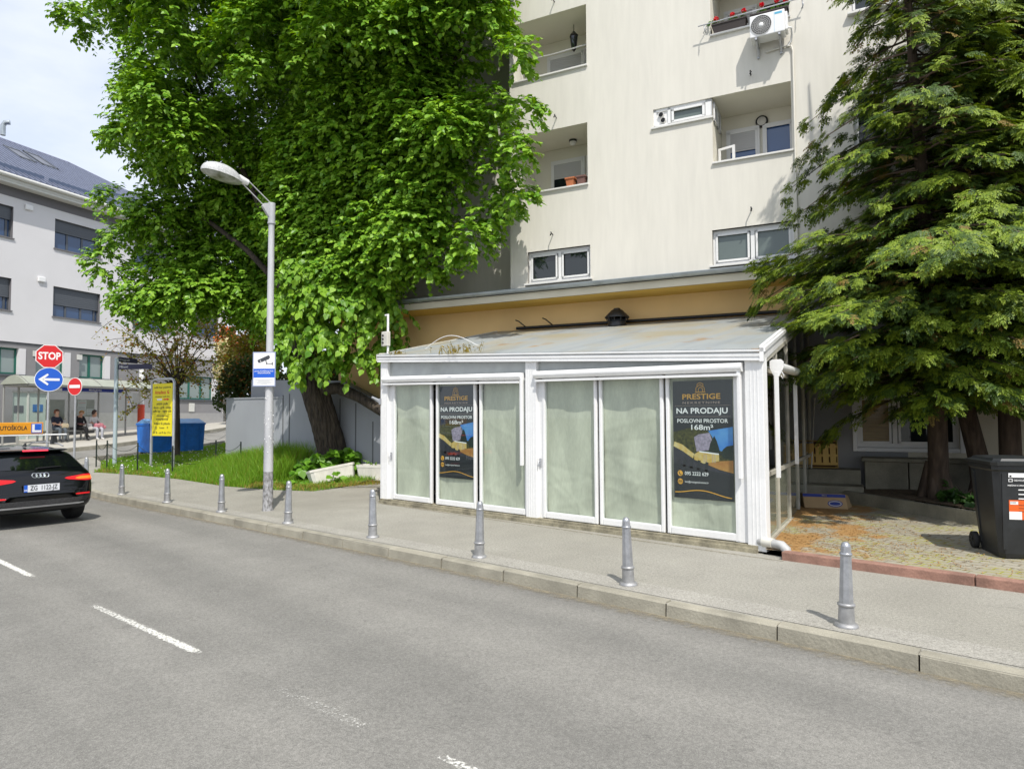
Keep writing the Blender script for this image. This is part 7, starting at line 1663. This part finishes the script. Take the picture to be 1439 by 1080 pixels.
def board(u0, v0, u1, v1, y, label, sheets=()):
    a, b_ = sloc(u0, v0, y), sloc(u1, v1, y); mb = MB(); W_, H_ = b_[0] - a[0], a[1] - b_[1]; mb.box(0, W_, -.02, .02, 0, H_, 0); 
    for x0, x1, z0, z1, red in sheets:
        mb.box(x0 * W_, x1 * W_, -.024, -.0201, z0 * H_, z1 * H_, 1)
        for k in range(3): zz = z1 * H_ - (k + .7) * (z1 - z0) * H_ / 3.6; mb.box((x0 + .04) * W_, (x1 - .05) * W_, -.0255, -.0241, zz - .008, zz + .008, 3 if red and k == 1 else 2)
    o = mb.build('notice_board', [mat('board_beige', (.36, .36, .31), .3, var=.05), M['white_print'], mat('print_grey', (.35, .35, .36), .6), M['red_print']]); p = wpt(a[0], y, b_[1]); o.location = p; o.rotation_euler = (0, 0, WA)
    return tag(o, label, 'notice board')
board(65, 561, 90, 590, SY + .08, 'bare beige timetable board behind the woman with the handbag')
board(107, 561, 132, 585, SY + .08, 'timetable board with white paper sheets between the two women on the right', [(.08, .55, .62, .97, 1), (.06, .52, .36, .62, 0), (.06, .52, .06, .35, 0), (.56, .95, .10, .45, 0)])
mb = MB(); W_, H_ = .16, .20
for u, v in ((164, 566), (181, 571)):
    s, z = sloc(u, v, SY - .05); mb.box(s - .10, s + .10, SY - .055, SY - .05, z - .16, z + .16, 0); mb.box(s - .06, s + .05, SY - .058, SY - .054, z - .05, z + .06, 1)
o = mb.build('window_sticker', [M['white_print'], M['black_print']], None); o.location = WO; o.rotation_euler = (0, 0, WA); o.parent = shl; o.matrix_parent_inverse = Matrix.Identity(4); o.location = (-s_l, -SY, 0); o.rotation_euler = (0, 0, 0)
BY = SY - .55; b0, b1 = sloc(60, 603, BY)[0], sloc(145.5, 603, BY)[0]; zb = zg((b0 + b1) / 2, BY)
q = wpt(b0, BY, zb); bench = thing('bench', q, 'long pale bench under the bus shelter', 'bench', WA); LBn = b1 - b0
mb = MB()
for k in range(4): mb.box(0, LBn, -.20 + k * .105, -.20 + k * .105 + .085, .43, .46)
mb.build('seat', M['shel_metal'], bench)
for s in np.linspace(.15, LBn - .15, 4):
    mb = MB(); mb.box(s - .03, s + .03, -.17, -.12, -.05, .43); mb.box(s - .03, s + .03, .12, .17, -.05, .43); mb.box(s - .03, s + .03, -.17, .17, .38, .43); mb.build('leg', M['shel_metal'], bench)
# litter bin beside the shelter, just above the roof sign of the car
q = at(7, 606, 29.0); q.z = el(q.x, q.y) + .03; t = thing('litter_bin', q, 'grey litter bin at the left end of the bus shelter', 'bin', WA); mb = MB(); mb.box(-.32, .32, -.2, .2, 0, .78); mb.build('body', M['anthracite'], t); mb = MB(); mb.box(-.37, .37, -.25, .25, .78, .86, bev=.02); mb.build('lid', M['shel_metal'], t); mb = MB(); mb.box(-.20, .20, -.206, -.2, .40, .62); mb.build('sticker', M['white_print'], t)
# ================================================================ the black hatchback of the driving school
M['car_paint'] = mat('black_car_paint', (.003, .0035, .0045), .10, coat=.55, spec=.25)
M['car_glass'] = mat('dark_car_glass', (.004, .005, .006), .03, spec=.8)
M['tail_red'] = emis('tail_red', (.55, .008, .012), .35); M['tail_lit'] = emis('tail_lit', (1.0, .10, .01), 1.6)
M['chrome'] = mat('chrome', (.75, .76, .78), .12, 1.0)
M['silver_trim'] = mat('silver_trim', (.50, .51, .53), .28, .6)
M['honey'] = mat('honeycomb', (.012, .012, .013), .5, col2=(.05, .05, .052), scale=60)
M['plate_white'] = mat('plate_white', (.72, .74, .78), .4)
CS = .95
rc = at(59, 700, 11.65)
car = thing('parked_car', (rc.x, rc.y, el(rc.x, rc.y) - .117), 'black hatchback with an orange driving-school sign on its roof bar', 'car', R(186.0)); car.scale = (CS, CS, CS); car.name = 'driving_school_car'
ST = [(0.0, .56, .40, .56, .46, .575), (.025, .74, .33, .63, .62, .655), (.06, .83, .29, .74, .70, .80), (.10, .865, .27, .86, .74, .93), (.15, .885, .25, .93, .735, 1.01), (.24, .895, .24, .965, .69, 1.10), (.36, .90, .23, .975, .645, 1.24), (.47, .90, .22, .98, .61, 1.345), (.56, .90, .21, .98, .60, 1.385),
      (.95, .90, .2, .965, .60, 1.43), (1.6, .90, .2, .95, .60, 1.45), (2.3, .90, .2, .94, .585, 1.42), (2.9, .895, .2, .93, .60, 1.19), (3.3, .89, .2, .92, .68, 1.0), (3.8, .87, .21, .83, .66, .90), (4.15, .80, .24, .70, .58, .76), (4.28, .62, .32, .58, .45, .61)]
def section(w_, zb, zs, wt, zt): 
    m1 = ((w_ * .93 + wt) / 2 + .015, (zs + zt - .05) / 2 + .01)
    return [(0, zb), (w_ * .78, zb), (w_ * .965, zb + .07), (w_, zb + (zs - zb) * .42), (w_ * .992, zb + (zs - zb) * .75), (w_ * .965, zs - .02), (w_ * .91, zs + min(.02, (zt - zs) * .3)), m1 if zt - zs > .1 else (w_ * .86, zs + (zt - zs) * .5), (wt, zt - min(.05, max(.01, (zt - zs) * .3))), (wt * .62, zt - .010), (0, zt)]
vs, fs = [], []
for x, *a in ST:
    h = section(*a); full = [(x, y, z) for y, z in h] + [(x, -y, z) for y, z in h[-2:0:-1]]; vs += full
nS = len(full)
for i in range(len(ST) - 1):
    for k in range(nS): fs.append((i * nS + k, i * nS + (k + 1) % nS, (i + 1) * nS + (k + 1) % nS, (i + 1) * nS + k))
fs.append(tuple(range(nS))); fs.append(tuple(range(len(vs) - 1, len(vs) - 1 - nS, -1)))
def subdivided(vs, fs, lv=2):
    me = bpy.data.meshes.new('tmp'); me.from_pydata(vs, [], fs); o = bpy.data.objects.new('tmp', me); COL.objects.link(o); m_ = o.modifiers.new('s', 'SUBSURF'); m_.levels = lv; m_.render_levels = lv
    dg = bpy.context.evaluated_depsgraph_get(); dg.update(); m2 = bpy.data.meshes.new_from_object(o.evaluated_get(dg)); v = [p.co.copy() for p in m2.vertices]; f = [tuple(p.vertices) for p in m2.polygons]
    bpy.data.objects.remove(o); bpy.data.meshes.remove(me); bpy.data.meshes.remove(m2); return v, f
v_, f_ = subdivided(vs, fs)
mb = MB(); mb.add(v_, f_, 0, True); body = mb.build('body', M['car_paint'], car)
BV = BVHTree.FromPolygons(v_, f_)
def back(y, z, off=.006):
    h = BV.ray_cast(Vector((-2, y, z)), Vector((1, 0, 0)))[0]
    return (h.x - off, y, z) if h else (.0 - off, y, z)
def side(x, z, sgn, off=.006):
    h = BV.ray_cast(Vector((x, sgn * 3, z)), Vector((0, -sgn, 0)))[0]
    return (x, h.y + sgn * off, z) if h else (x, sgn * .9, z)
def rpatch(name, rows, m, parent=None, off=.006, n=16, mats=None, smooth=True):
    """patch lying on the tail: rows of (z, y_left, y_right)"""
    mb = MB(); vs = []
    for z, a, c in rows:
        for k in range(n + 1): vs.append(back(a + (c - a) * k / n, z, off))
    mb.add(vs, [(j * (n + 1) + k, j * (n + 1) + k + 1, (j + 1) * (n + 1) + k + 1, (j + 1) * (n + 1) + k) for j in range(len(rows) - 1) for k in range(n)], 0, smooth)
    return mb.build(name, m, parent or car)
def lerp_rows(z0, z1, a0, a1, n=8): return [(z0 + (z1 - z0) * k / n, -(a0 + (a1 - a0) * k / n), a0 + (a1 - a0) * k / n) for k in range(n + 1)]
rpatch('rear_window', lerp_rows(1.035, 1.335, .70, .585, 10), M['car_glass'], body, .008)
for s in (-1, 1):
    rows = [(z, s * yi, s * yo) for z, yi, yo in ((.785, .73, .868), (.80, .60, .874), (.82, .44, .876), (.845, .38, .876), (.865, .42, .873), (.885, .60, .87), (.90, .72, .865))]
    tl = rpatch('tail_light', rows, M['tail_red'], body, .010)
    rpatch('light_strip', [(z, s * a, s * b_) for z, a, b_ in ((.815, .62, .862), (.83, .56, .866), (.85, .58, .866), (.868, .66, .86))], M['tail_lit'] if s < 0 else M['tail_red'], tl, .016)
    rpatch('reflector', [(.535, s * .56, s * .80), (.548, s * .54, s * .81), (.562, s * .58, s * .805)], M['tail_red'], body, .010)
    rpatch('bumper_vent', [(.42, s * .62, s * .74), (.47, s * .60, s * .78), (.50, s * .66, s * .78)], M['black_metal'], body, .006)
rpatch('bumper_insert', [(.395, -.60, .60), (.44, -.66, .66), (.49, -.68, .68)], M['honey'], body, .010)
rpatch('trim_strip', [(.362, -.62, .62), (.375, -.70, .70), (.392, -.69, .69)], M['silver_trim'], body, .016)
rpatch('diffuser', [(.30, -.60, .60), (.33, -.68, .68), (.36, -.70, .70)], M['black_metal'], body, .008)
rpatch('tailgate_gap', [(.632, -.70, .70), (.640, -.71, .71)], M['black_metal'], body, .004)
rpatch('tailgate_crease', [(.755, -.42, .42), (.76, -.44, .44)], M['black_metal'], body, .003)
mb = MB()                                                            # roof spoiler with the high brake light
v2, f2 = subdivided([(x, y, z) for y in (-.60, -.30, 0, .30, .60) for x, z in ((.62, 1.40), (.36 + .06 * abs(y), 1.378), (.34 + .06 * abs(y), 1.355), (.40 + .06 * abs(y), 1.335), (.58, 1.335))], [(i * 5 + k, i * 5 + (k + 1) % 5, (i + 1) * 5 + (k + 1) % 5, (i + 1) * 5 + k) for i in range(4) for k in range(5)] + [(4, 3, 2, 1, 0), (20, 21, 22, 23, 24)], 2)
mb.add(v2, f2, 0, True); sp_ = mb.build('spoiler', M['car_paint'], body)
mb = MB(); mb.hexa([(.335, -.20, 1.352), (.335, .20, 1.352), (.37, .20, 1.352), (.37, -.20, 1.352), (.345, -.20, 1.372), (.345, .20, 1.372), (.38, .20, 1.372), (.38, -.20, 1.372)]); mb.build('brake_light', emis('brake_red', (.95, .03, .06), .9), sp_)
mb = MB(); a, c = back(0.02, 1.05, .03), back(-.36, 1.065, .03); mb.tube([back(.06, 1.03, .03), a, c], [.022, .014, .008], 6); mb.build('wiper', M['black_metal'], body)
PX = back(0, .70, .0)[0] - .012
mb = MB(); W_, H_ = .56, .125; zc = .705; xs_ = (back(0, zc - H_ / 2, .014)[0], back(0, zc + H_ / 2, .014)[0])
def pq(y0, y1, z0, z1, m, l_=0):
    f = lambda z: min(xs_) - .002 * l_ + (max(xs_) - min(xs_)) * 0
    mb.add([(f(z0), y0, z0), (f(z0), y1, z0), (f(z1), y1, z1), (f(z1), y0, z1)], [(0, 1, 2, 3)], m)
mb.box(min(xs_), min(xs_) + .012, -W_ / 2 - .008, W_ / 2 + .008, zc - H_ / 2 - .008, zc + H_ / 2 + .008, 2)
pq(-W_ / 2, W_ / 2, zc - H_ / 2, zc + H_ / 2, 0, 1); pq(W_ / 2 - .055, W_ / 2, zc - H_ / 2, zc + H_ / 2, 1, 2)
rot = Matrix(((0, 1, 0, min(xs_) - .006), (-1, 0, 0, 0), (0, 0, 1, zc), (0, 0, 0, 1)))
mb.text('ZG  1122-JZ', .115, .03, 0, 0, 3, bold=.01, width=.43, mat4=rot); mb.text('HR', .04, -.253, -.03, 0, 0, bold=.02, mat4=rot)
mb.build('licence_plate', [M['plate_white'], M['blue_print'], M['black_metal'], M['black_print']], body)
mb = MB()
for k in range(4):
    yc, zc2 = -.093 + k * .062, .925; xb = back(yc, zc2, .012)[0]; mb.tube([(back(yc + .040 * math.cos(a_), zc2 + .040 * math.sin(a_), .012)[0], yc + .040 * math.cos(a_), zc2 + .040 * math.sin(a_)) for a_ in np.linspace(0, 2 * math.pi, 29)], .0065, 6, caps=False)
mb.build('ring_emblem', M['chrome'], body)
for sx in (-1, 1):                                                   # windows on both flanks, windscreen, lights, mirrors
    rows = []; mb = MB(); cols = [(.62, .99, 1.20), (.9, 1.0, 1.34), (1.3, .995, 1.37), (1.7, .99, 1.375), (2.2, .98, 1.35), (2.55, .975, 1.22), (2.85, .97, 1.06)]
    vs = [side(x, z0 + (z1 - z0) * k / 5, sx, .006) for x, z0, z1 in cols for k in range(6)]
    mb.add(vs, [(i * 6 + k, i * 6 + k + 1, (i + 1) * 6 + k + 1, (i + 1) * 6 + k) for i in range(len(cols) - 1) for k in range(5)], 0, True); mb.build('side_window', M['car_glass'], body)
    for xw in (.78, 3.38):
        mb = MB(); vs = [side(xw, .33, sx, .004)]; n = 24
        for k in range(n): vs.append(side(xw + .38 * math.cos(2 * math.pi * k / n), max(.23, .33 + .38 * math.sin(2 * math.pi * k / n)), sx, .004))
        mb.add(vs, [(0, 1 + k, 1 + (k + 1) % n) for k in range(n)]); mb.build('wheel_arch', M['black_metal'], body)
        mb = MB(); cy = sx * .80; mb.lathe([(.20, -.11), (.30, -.112), (.322, -.09), (.325, 0), (.322, .09), (.30, .112), (.20, .11)], 32, (xw, cy, .325), axis='y'); wh = mb.build('wheel', M['black_rubber'], car)
        mb = MB(); yo = cy + sx * .112; mb.lathe([(.0, -.01), (.21, -.01)], 28, (xw, yo - sx * .02, .325), 1, axis='y')
        for k in range(5):
            a_ = k * 2 * math.pi / 5; mb.tube([(xw + .03 * math.cos(a_), yo, .325 + .03 * math.sin(a_)), (xw + .20 * math.cos(a_), yo - sx * .004, .325 + .20 * math.sin(a_))], [.035, .028], 8)
        mb.lathe([(.20, -.02), (.212, .0), (.20, .02)], 28, (xw, yo, .325), axis='y'); mb.build('rim', [M['silver_trim'], M['black_metal']], wh)
    mb = MB(); mb.box(2.55, 2.72, sx * .92 - .09, sx * .92 + .09, .97, 1.10, bev=.04); mb.build('mirror', M['car_paint'], body)
    mb = MB(); zz = [(.66, 3.95, 4.16), (.72, 3.9, 4.12), (.78, 3.95, 4.05)]; mb.box(3.98, 4.12, sx * .62 - .13, sx * .62 + .13, .66, .74, bev=.02); mb.build('headlight', M['chrome'], body)
    mb = MB(); mb.tube([side(.7, .975, sx, .004), side(1.6, .968, sx, .004), side(2.6, .955, sx, .004)], .008, 6); mb.build('window_trim', M['silver_trim'], body)
mb = MB(); vs = []
for z in np.linspace(1.01, 1.37, 8):
    for k in range(13):
        y = (-.62 + 1.24 * k / 12) * (1 - (z - 1.0) * .25); h = BV.ray_cast(Vector((6, y, z)), Vector((-1, 0, 0)))[0]; vs.append((h.x + .006, y, z) if h else (2.8, y, z))
mb.add(vs, [(j * 13 + k, j * 13 + k + 1, (j + 1) * 13 + k + 1, (j + 1) * 13 + k) for j in range(7) for k in range(12)], 0, True); mb.build('windscreen', M['car_glass'], body)
mb = MB()
for s in (-1, 1): mb.tube([(.75, s * .60, 1.415), (.95, s * .60, 1.455), (1.6, s * .60, 1.475), (2.2, s * .585, 1.45), (2.4, s * .58, 1.40)], .014, 8)
mb.build('roof_rail', M['silver_trim'], body)
mb = MB(); mb.hexa([(.80, -.012, 1.42), (.80, .012, 1.42), (.94, .012, 1.43), (.94, -.012, 1.43), (.80, -.004, 1.49), (.80, .004, 1.49), (.86, .004, 1.485), (.86, -.004, 1.485)]); mb.build('aerial', M['black_metal'], body)
# roof bar with the lettered sign
XB = 1.18
mb = MB(); mb.box(XB - .035, XB + .035, -.82, .82, 1.615, 1.645, bev=.008); rb = mb.build('roof_bar', M['white_alu'], car)
for s in (-1, 1):
    mb = MB(); mb.hexa([(XB - .05, s * .60 - .05, 1.44), (XB + .05, s * .60 - .05, 1.44), (XB + .05, s * .60 + .05, 1.44), (XB - .05, s * .60 + .05, 1.44), (XB - .035, s * .60 - .035, 1.615), (XB + .035, s * .60 - .035, 1.615), (XB + .035, s * .60 + .035, 1.615), (XB - .035, s * .60 + .035, 1.615)]); mb.build('bar_foot', M['black_metal'], rb)
mb = MB(); y0, y1 = -.40, .66; mb.box(XB - .04, XB + .04, y0, y1, 1.648, 1.875, 0, bev=.01); rot = Matrix(((0, 1, 0, XB - .0425), (-1, 0, 0, 0), (0, 0, 1, 0), (0, 0, 0, 1)))
mb.text('AUTOŠKOLA', .11, -.12, 1.765, 0, 2, bold=.02, width=.50, mat4=rot)
mb.box(XB - .044, XB - .04, -.375, -.195, 1.67, 1.855, 1); mb.box(XB - .0455, XB - .044, -.362, -.208, 1.685, 1.842, 3); mb.box(XB - .047, XB - .0455, -.358, -.25, 1.725, 1.838, 1)
mb.build('roof_sign', [mat('sign_orange', (.72, .30, .01), .45), M['blue_print'], M['black_print'], M['white_print']], rb)

# ================================================================ people waiting on the bench
SKIN = mat('skin', (.48, .27, .18), .55, var=.05)
def person(u, label, top, bottom, shoe, hairm, turn=0.0, bow=0.0, yaw=0.0, legs=((.12, .12), (.0, .0)), hair_len=.16, sleeves=True, cross=False):
    s, _ = sloc(u, 600, BY); p = wpt(s, BY - .02, zb)
    t = thing('person', p, label, 'person', WA + math.pi + yaw)
    J = {'pel': (0, .0, .55, .135), 'waist': (0, .0, .70, .125), 'chest': (0, .015, .92, .145), 'neck': (0, .03 + bow * .05, 1.09, .055), 'jaw': (turn * .02, .065 + bow * .13, 1.185 - bow * .03, .072), 'skull': (0, .05 + bow * .15, 1.265 - bow * .05, .092), 'crown': (0, .045 + bow * .14, 1.32 - bow * .05, .06)}
    E = [('pel', 'waist'), ('waist', 'chest'), ('chest', 'neck'), ('neck', 'jaw'), ('jaw', 'skull'), ('skull', 'crown')]
    for sd, k in ((-1, 'l'), (1, 'r')):
        J.update({'sh' + k: (sd * .165, .02, 1.01, .065), 'el' + k: (sd * .225, .10, .79, .044), 'wr' + k: (sd * .07, .27, .72, .030), 'pa' + k: (sd * .03, .315, .715, .034)})
        E += [('chest', 'sh' + k), ('sh' + k, 'el' + k), ('el' + k, 'wr' + k), ('wr' + k, 'pa' + k)]
        fx, fy_ = legs[0][0 if sd < 0 else 1], legs[1][0 if sd < 0 else 1]
        J.update({'hi' + k: (sd * .085, .05, .54, .098), 'kn' + k: (sd * fx, .44, .53, .066), 'an' + k: (sd * fx, .43 + fy_, .09, .042), 'to' + k: (sd * fx * 1.1, .58 + fy_, .045, .036)})
        if cross and sd > 0: J['knr'] = (.02, .47, .60, .066); J['anr'] = (-.10, .56, .22, .042); J['tor'] = (-.12, .68, .17, .036)
        E += [('pel', 'hi' + k), ('hi' + k, 'kn' + k), ('kn' + k, 'an' + k), ('an' + k, 'to' + k)]
    names = list(J); me = bpy.data.meshes.new('tmp'); me.from_pydata([J[n_][:3] for n_ in names], [(names.index(a), names.index(c)) for a, c in E], [])
    o = bpy.data.objects.new('tmp', me); COL.objects.link(o); sk_ = o.modifiers.new('skin', 'SKIN'); sk_.use_smooth_shade = True
    for i, n_ in enumerate(names): me.skin_vertices[0].data[i].radius = (J[n_][3], J[n_][3] * (.82 if n_ in ('chest', 'waist') else 1)); me.skin_vertices[0].data[i].use_root = (n_ == 'pel')
    ss = o.modifiers.new('sub', 'SUBSURF'); ss.levels = ss.render_levels = 2
    dg = bpy.context.evaluated_depsgraph_get(); dg.update(); m2 = bpy.data.meshes.new_from_object(o.evaluated_get(dg)); v = [q.co.copy() for q in m2.vertices]; f = [tuple(q.vertices) for q in m2.polygons]
    bpy.data.objects.remove(o); bpy.data.meshes.remove(me); bpy.data.meshes.remove(m2)
    segs = [(a, c, Vector(J[a][:3]), Vector(J[c][:3])) for a, c in E]
    def region(p):
        best, nm = 9, None
        for a, c, A, B in segs:
            tt = max(0, min(1, (p - A).dot(B - A) / max(1e-9, (B - A).length_squared))); d = (p - A - (B - A) * tt).length
            if d < best: best, nm = d, (a, c, tt)
        a, c, tt = nm
        if c in ('jaw', 'skull', 'crown') or (c == 'neck' and tt > .75): return 0
        if a[:2] == 'wr' or (a[:2] == 'el' and (not sleeves or tt > .8)): return 0
        if c[:2] == 'to': return 3
        if c[:2] in ('hi', 'kn', 'an'): return 2
        return 1
    mb = MB()
    for q in f: mb.add([v[i] for i in q], [tuple(range(len(q)))], region(sum((v[i] for i in q), Vector()) / len(q)), True)
    hc = Vector(J['skull'][:3]); fw = Vector((math.sin(turn), math.cos(turn), -bow * .5)).normalized(); rt = fw.cross(Vector((0, 0, 1))).normalized(); uu = rt.cross(fw)
    mb.add([hc + fw * .087 + rt * -.014 - uu * .04, hc + fw * .087 + rt * .014 - uu * .04, hc + fw * .118 - uu * .045, hc + fw * .093 + uu * .0], [(0, 1, 2), (1, 3, 2), (3, 0, 2)], 0)
    for s_ in (-1, 1):
        c = hc + fw * .083 + rt * .032 * s_ - uu * .004; mb.add([c + rt * .013, c + uu * .006, c - rt * .013, c - uu * .006], [(0, 1, 2, 3)], 4)
        c = hc + rt * .088 * s_ - uu * .02; mb.add([c + uu * .03, c + fw * .018, c - uu * .03, c - fw * .02 + rt * .012 * s_], [(0, 1, 2, 3)], 0)
    c = hc + fw * .090 - uu * .075; mb.add([c + rt * .022, c + uu * .006, c - rt * .022, c - uu * .007], [(0, 1, 2, 3)], 5)
    for sd, k in ((-1, 'l'), (1, 'r')):                              # five fingers on each hand, curled over what is held
        P_ = Vector(J['pa' + k][:3])
        for q, ln in enumerate((.055, .066, .070, .062)):
            b0_ = P_ + Vector((-sd * .006 + (q - 1.5) * .014, .020, -.004)); mb.tube([b0_, b0_ + Vector((-sd * .012, ln * .5, -.008)), b0_ + Vector((-sd * .030, ln * .75, -.034))], [.009, .0085, .006], 6)
        mb.tube([P_ + Vector((-sd * .02, -.02, .010)), P_ + Vector((-sd * .045, .005, .014)), P_ + Vector((-sd * .055, .03, .004))], [.011, .010, .007], 6)
    mb.build('body', [SKIN, top, bottom, shoe, M['black_print'], mat('lip', (.35, .10, .09), .5) if 'lip' not in M else M['lip']], t)
    # hair as a shell of strands round the skull
    g = np.random.default_rng(int(u)); vs, fs2 = [], []; mb = MB(); n, rn = 22, 9
    for j in range(rn + 1):
        ph = math.pi * (.0 + .56 * j / rn)
        for k in range(n):
            a_ = 2 * math.pi * k / n; d = (uu * math.cos(ph) + (fw * math.cos(a_) + rt * math.sin(a_)) * math.sin(ph)); front = max(0, math.cos(a_))
            drop = 1.0 if j < rn - 2 else 1.0; r_ = .108 + .006 * math.sin(a_ * 9 + j) - .05 * front * max(0, (j - 5) / 4); q = hc + d * r_ + uu * .012 - fw * .012
            if j == rn: q = q - uu * hair_len * (1 - front) * .6
            vs.append(q)
    fs2 = [(j * n + k, j * n + (k + 1) % n, (j + 1) * n + (k + 1) % n, (j + 1) * n + k) for j in range(rn) for k in range(n) if not (j >= 4 and math.cos(2 * math.pi * (k + .5) / n) > .62)]
    mb.add(vs, fs2, 0, True); mb.build('hair', hairm, t)
    return t
def cloth(n, c, v=.1): return mat(n, c, .85, var=v, scale=9)
pA = person(78, 'woman with auburn hair in a navy top and grey-blue trousers, hands in her lap', cloth('navy_top', (.012, .016, .035)), cloth('grey_blue_trousers', (.09, .11, .13)), cloth('dark_shoe', (.02, .02, .025)), mat('auburn_hair', (.16, .05, .02), .55, var=.3, scale=30), sleeves=False, hair_len=.12)
pB = person(111, 'blonde woman in black bent over a magazine', cloth('black_coat', (.008, .008, .010)), cloth('black_trousers', (.008, .008, .009)), cloth('black_shoe', (.012, .011, .010)), mat('blonde_hair', (.40, .22, .07), .55, var=.3, scale=30), bow=.9, turn=.35, yaw=R(-12), hair_len=.05, cross=True)
pC = person(130, 'dark-haired woman in a white shirt and pale trousers looking at her phone', cloth('white_shirt', (.62, .60, .58)), cloth('pale_trousers', (.42, .43, .48)), cloth('white_shoe', (.66, .65, .64)), mat('brown_hair', (.045, .02, .012), .55, var=.3, scale=30), bow=.35, turn=-.7, hair_len=.14, sleeves=False)
def held(root, off, name, mbf, mats, label, cat):
    mb = MB(); mbf(mb); o = mb.build(name, mats); q = Matrix.Translation(root.location) @ Matrix.Rotation(root.rotation_euler.z, 4, 'Z') @ Vector(off); o.location = q; o.rotation_euler = (0, 0, root.rotation_euler.z); return tag(o, label, cat)
def f_bag(mb):
    mb.box(-.15, .15, -.05, .06, 0, .17, bev=.035); mb.tube([(-.13, 0, .15), (-.16, -.14, .32), (-.10, -.22, .43)], .010, 5); mb.tube([(.13, 0, .15), (.10, .02, .20), (-.05, .02, .20)], .008, 5)
held(pA, (-.16, .34, .58), 'handbag', f_bag, [cloth('beige_leather', (.50, .42, .28))], 'beige shoulder bag on the lap of the woman in navy', 'handbag')
def f_mag(mb): 
    mb.add([(-.20, .0, .02), (0, .02, .0), (0, .26, .02), (-.20, .24, .05)], [(0, 1, 2, 3)], 0); mb.add([(0, .02, .0), (.2, .0, .02), (.2, .24, .05), (0, .26, .02)], [(0, 1, 2, 3)], 1); mb.box(-.2, .2, .0, .01, -.002, .02, 0)
held(pB, (0, .26, .735), 'magazine', f_mag, [cloth('magazine_page', (.30, .18, .22)), cloth('magazine_cover', (.16, .03, .06))], 'open magazine held by the blonde woman in black', 'magazine')
def f_pink(mb): mb.box(-.21, .21, -.08, .10, -.06, .16, bev=.06); mb.box(-.34, -.12, -.05, .08, -.10, .06, bev=.05); mb.tube([(-.1, 0, .15), (0, .02, .24), (.1, 0, .15)], .012, 6)
held(pC, (-.06, .28, .60), 'shoulder_bag', f_pink, [mat('pink_check', (.42, .09, .13), .8, col2=(.60, .30, .33), scale=26)], 'pink checked bag on the lap of the woman in the white shirt', 'bag')
def f_ph(mb): mb.box(-.035, .035, -.006, .006, 0, .14, bev=.004)
held(pC, (.02, .34, .72), 'mobile_phone', f_ph, [M['black_print']], 'black phone in the hand of the woman in the white shirt', 'phone')
def f_wb(mb): mb.box(-.12, .12, -.07, .07, .0, .30, bev=.05); mb.box(-.16, -.02, -.06, .08, .0, .16, bev=.05)
held(pB, (-.36, .10, .46), 'white_bag', f_wb, [cloth('white_cloth_bag', (.62, .60, .58))], 'crumpled white cloth bag on the bench between the two women on the right', 'bag')
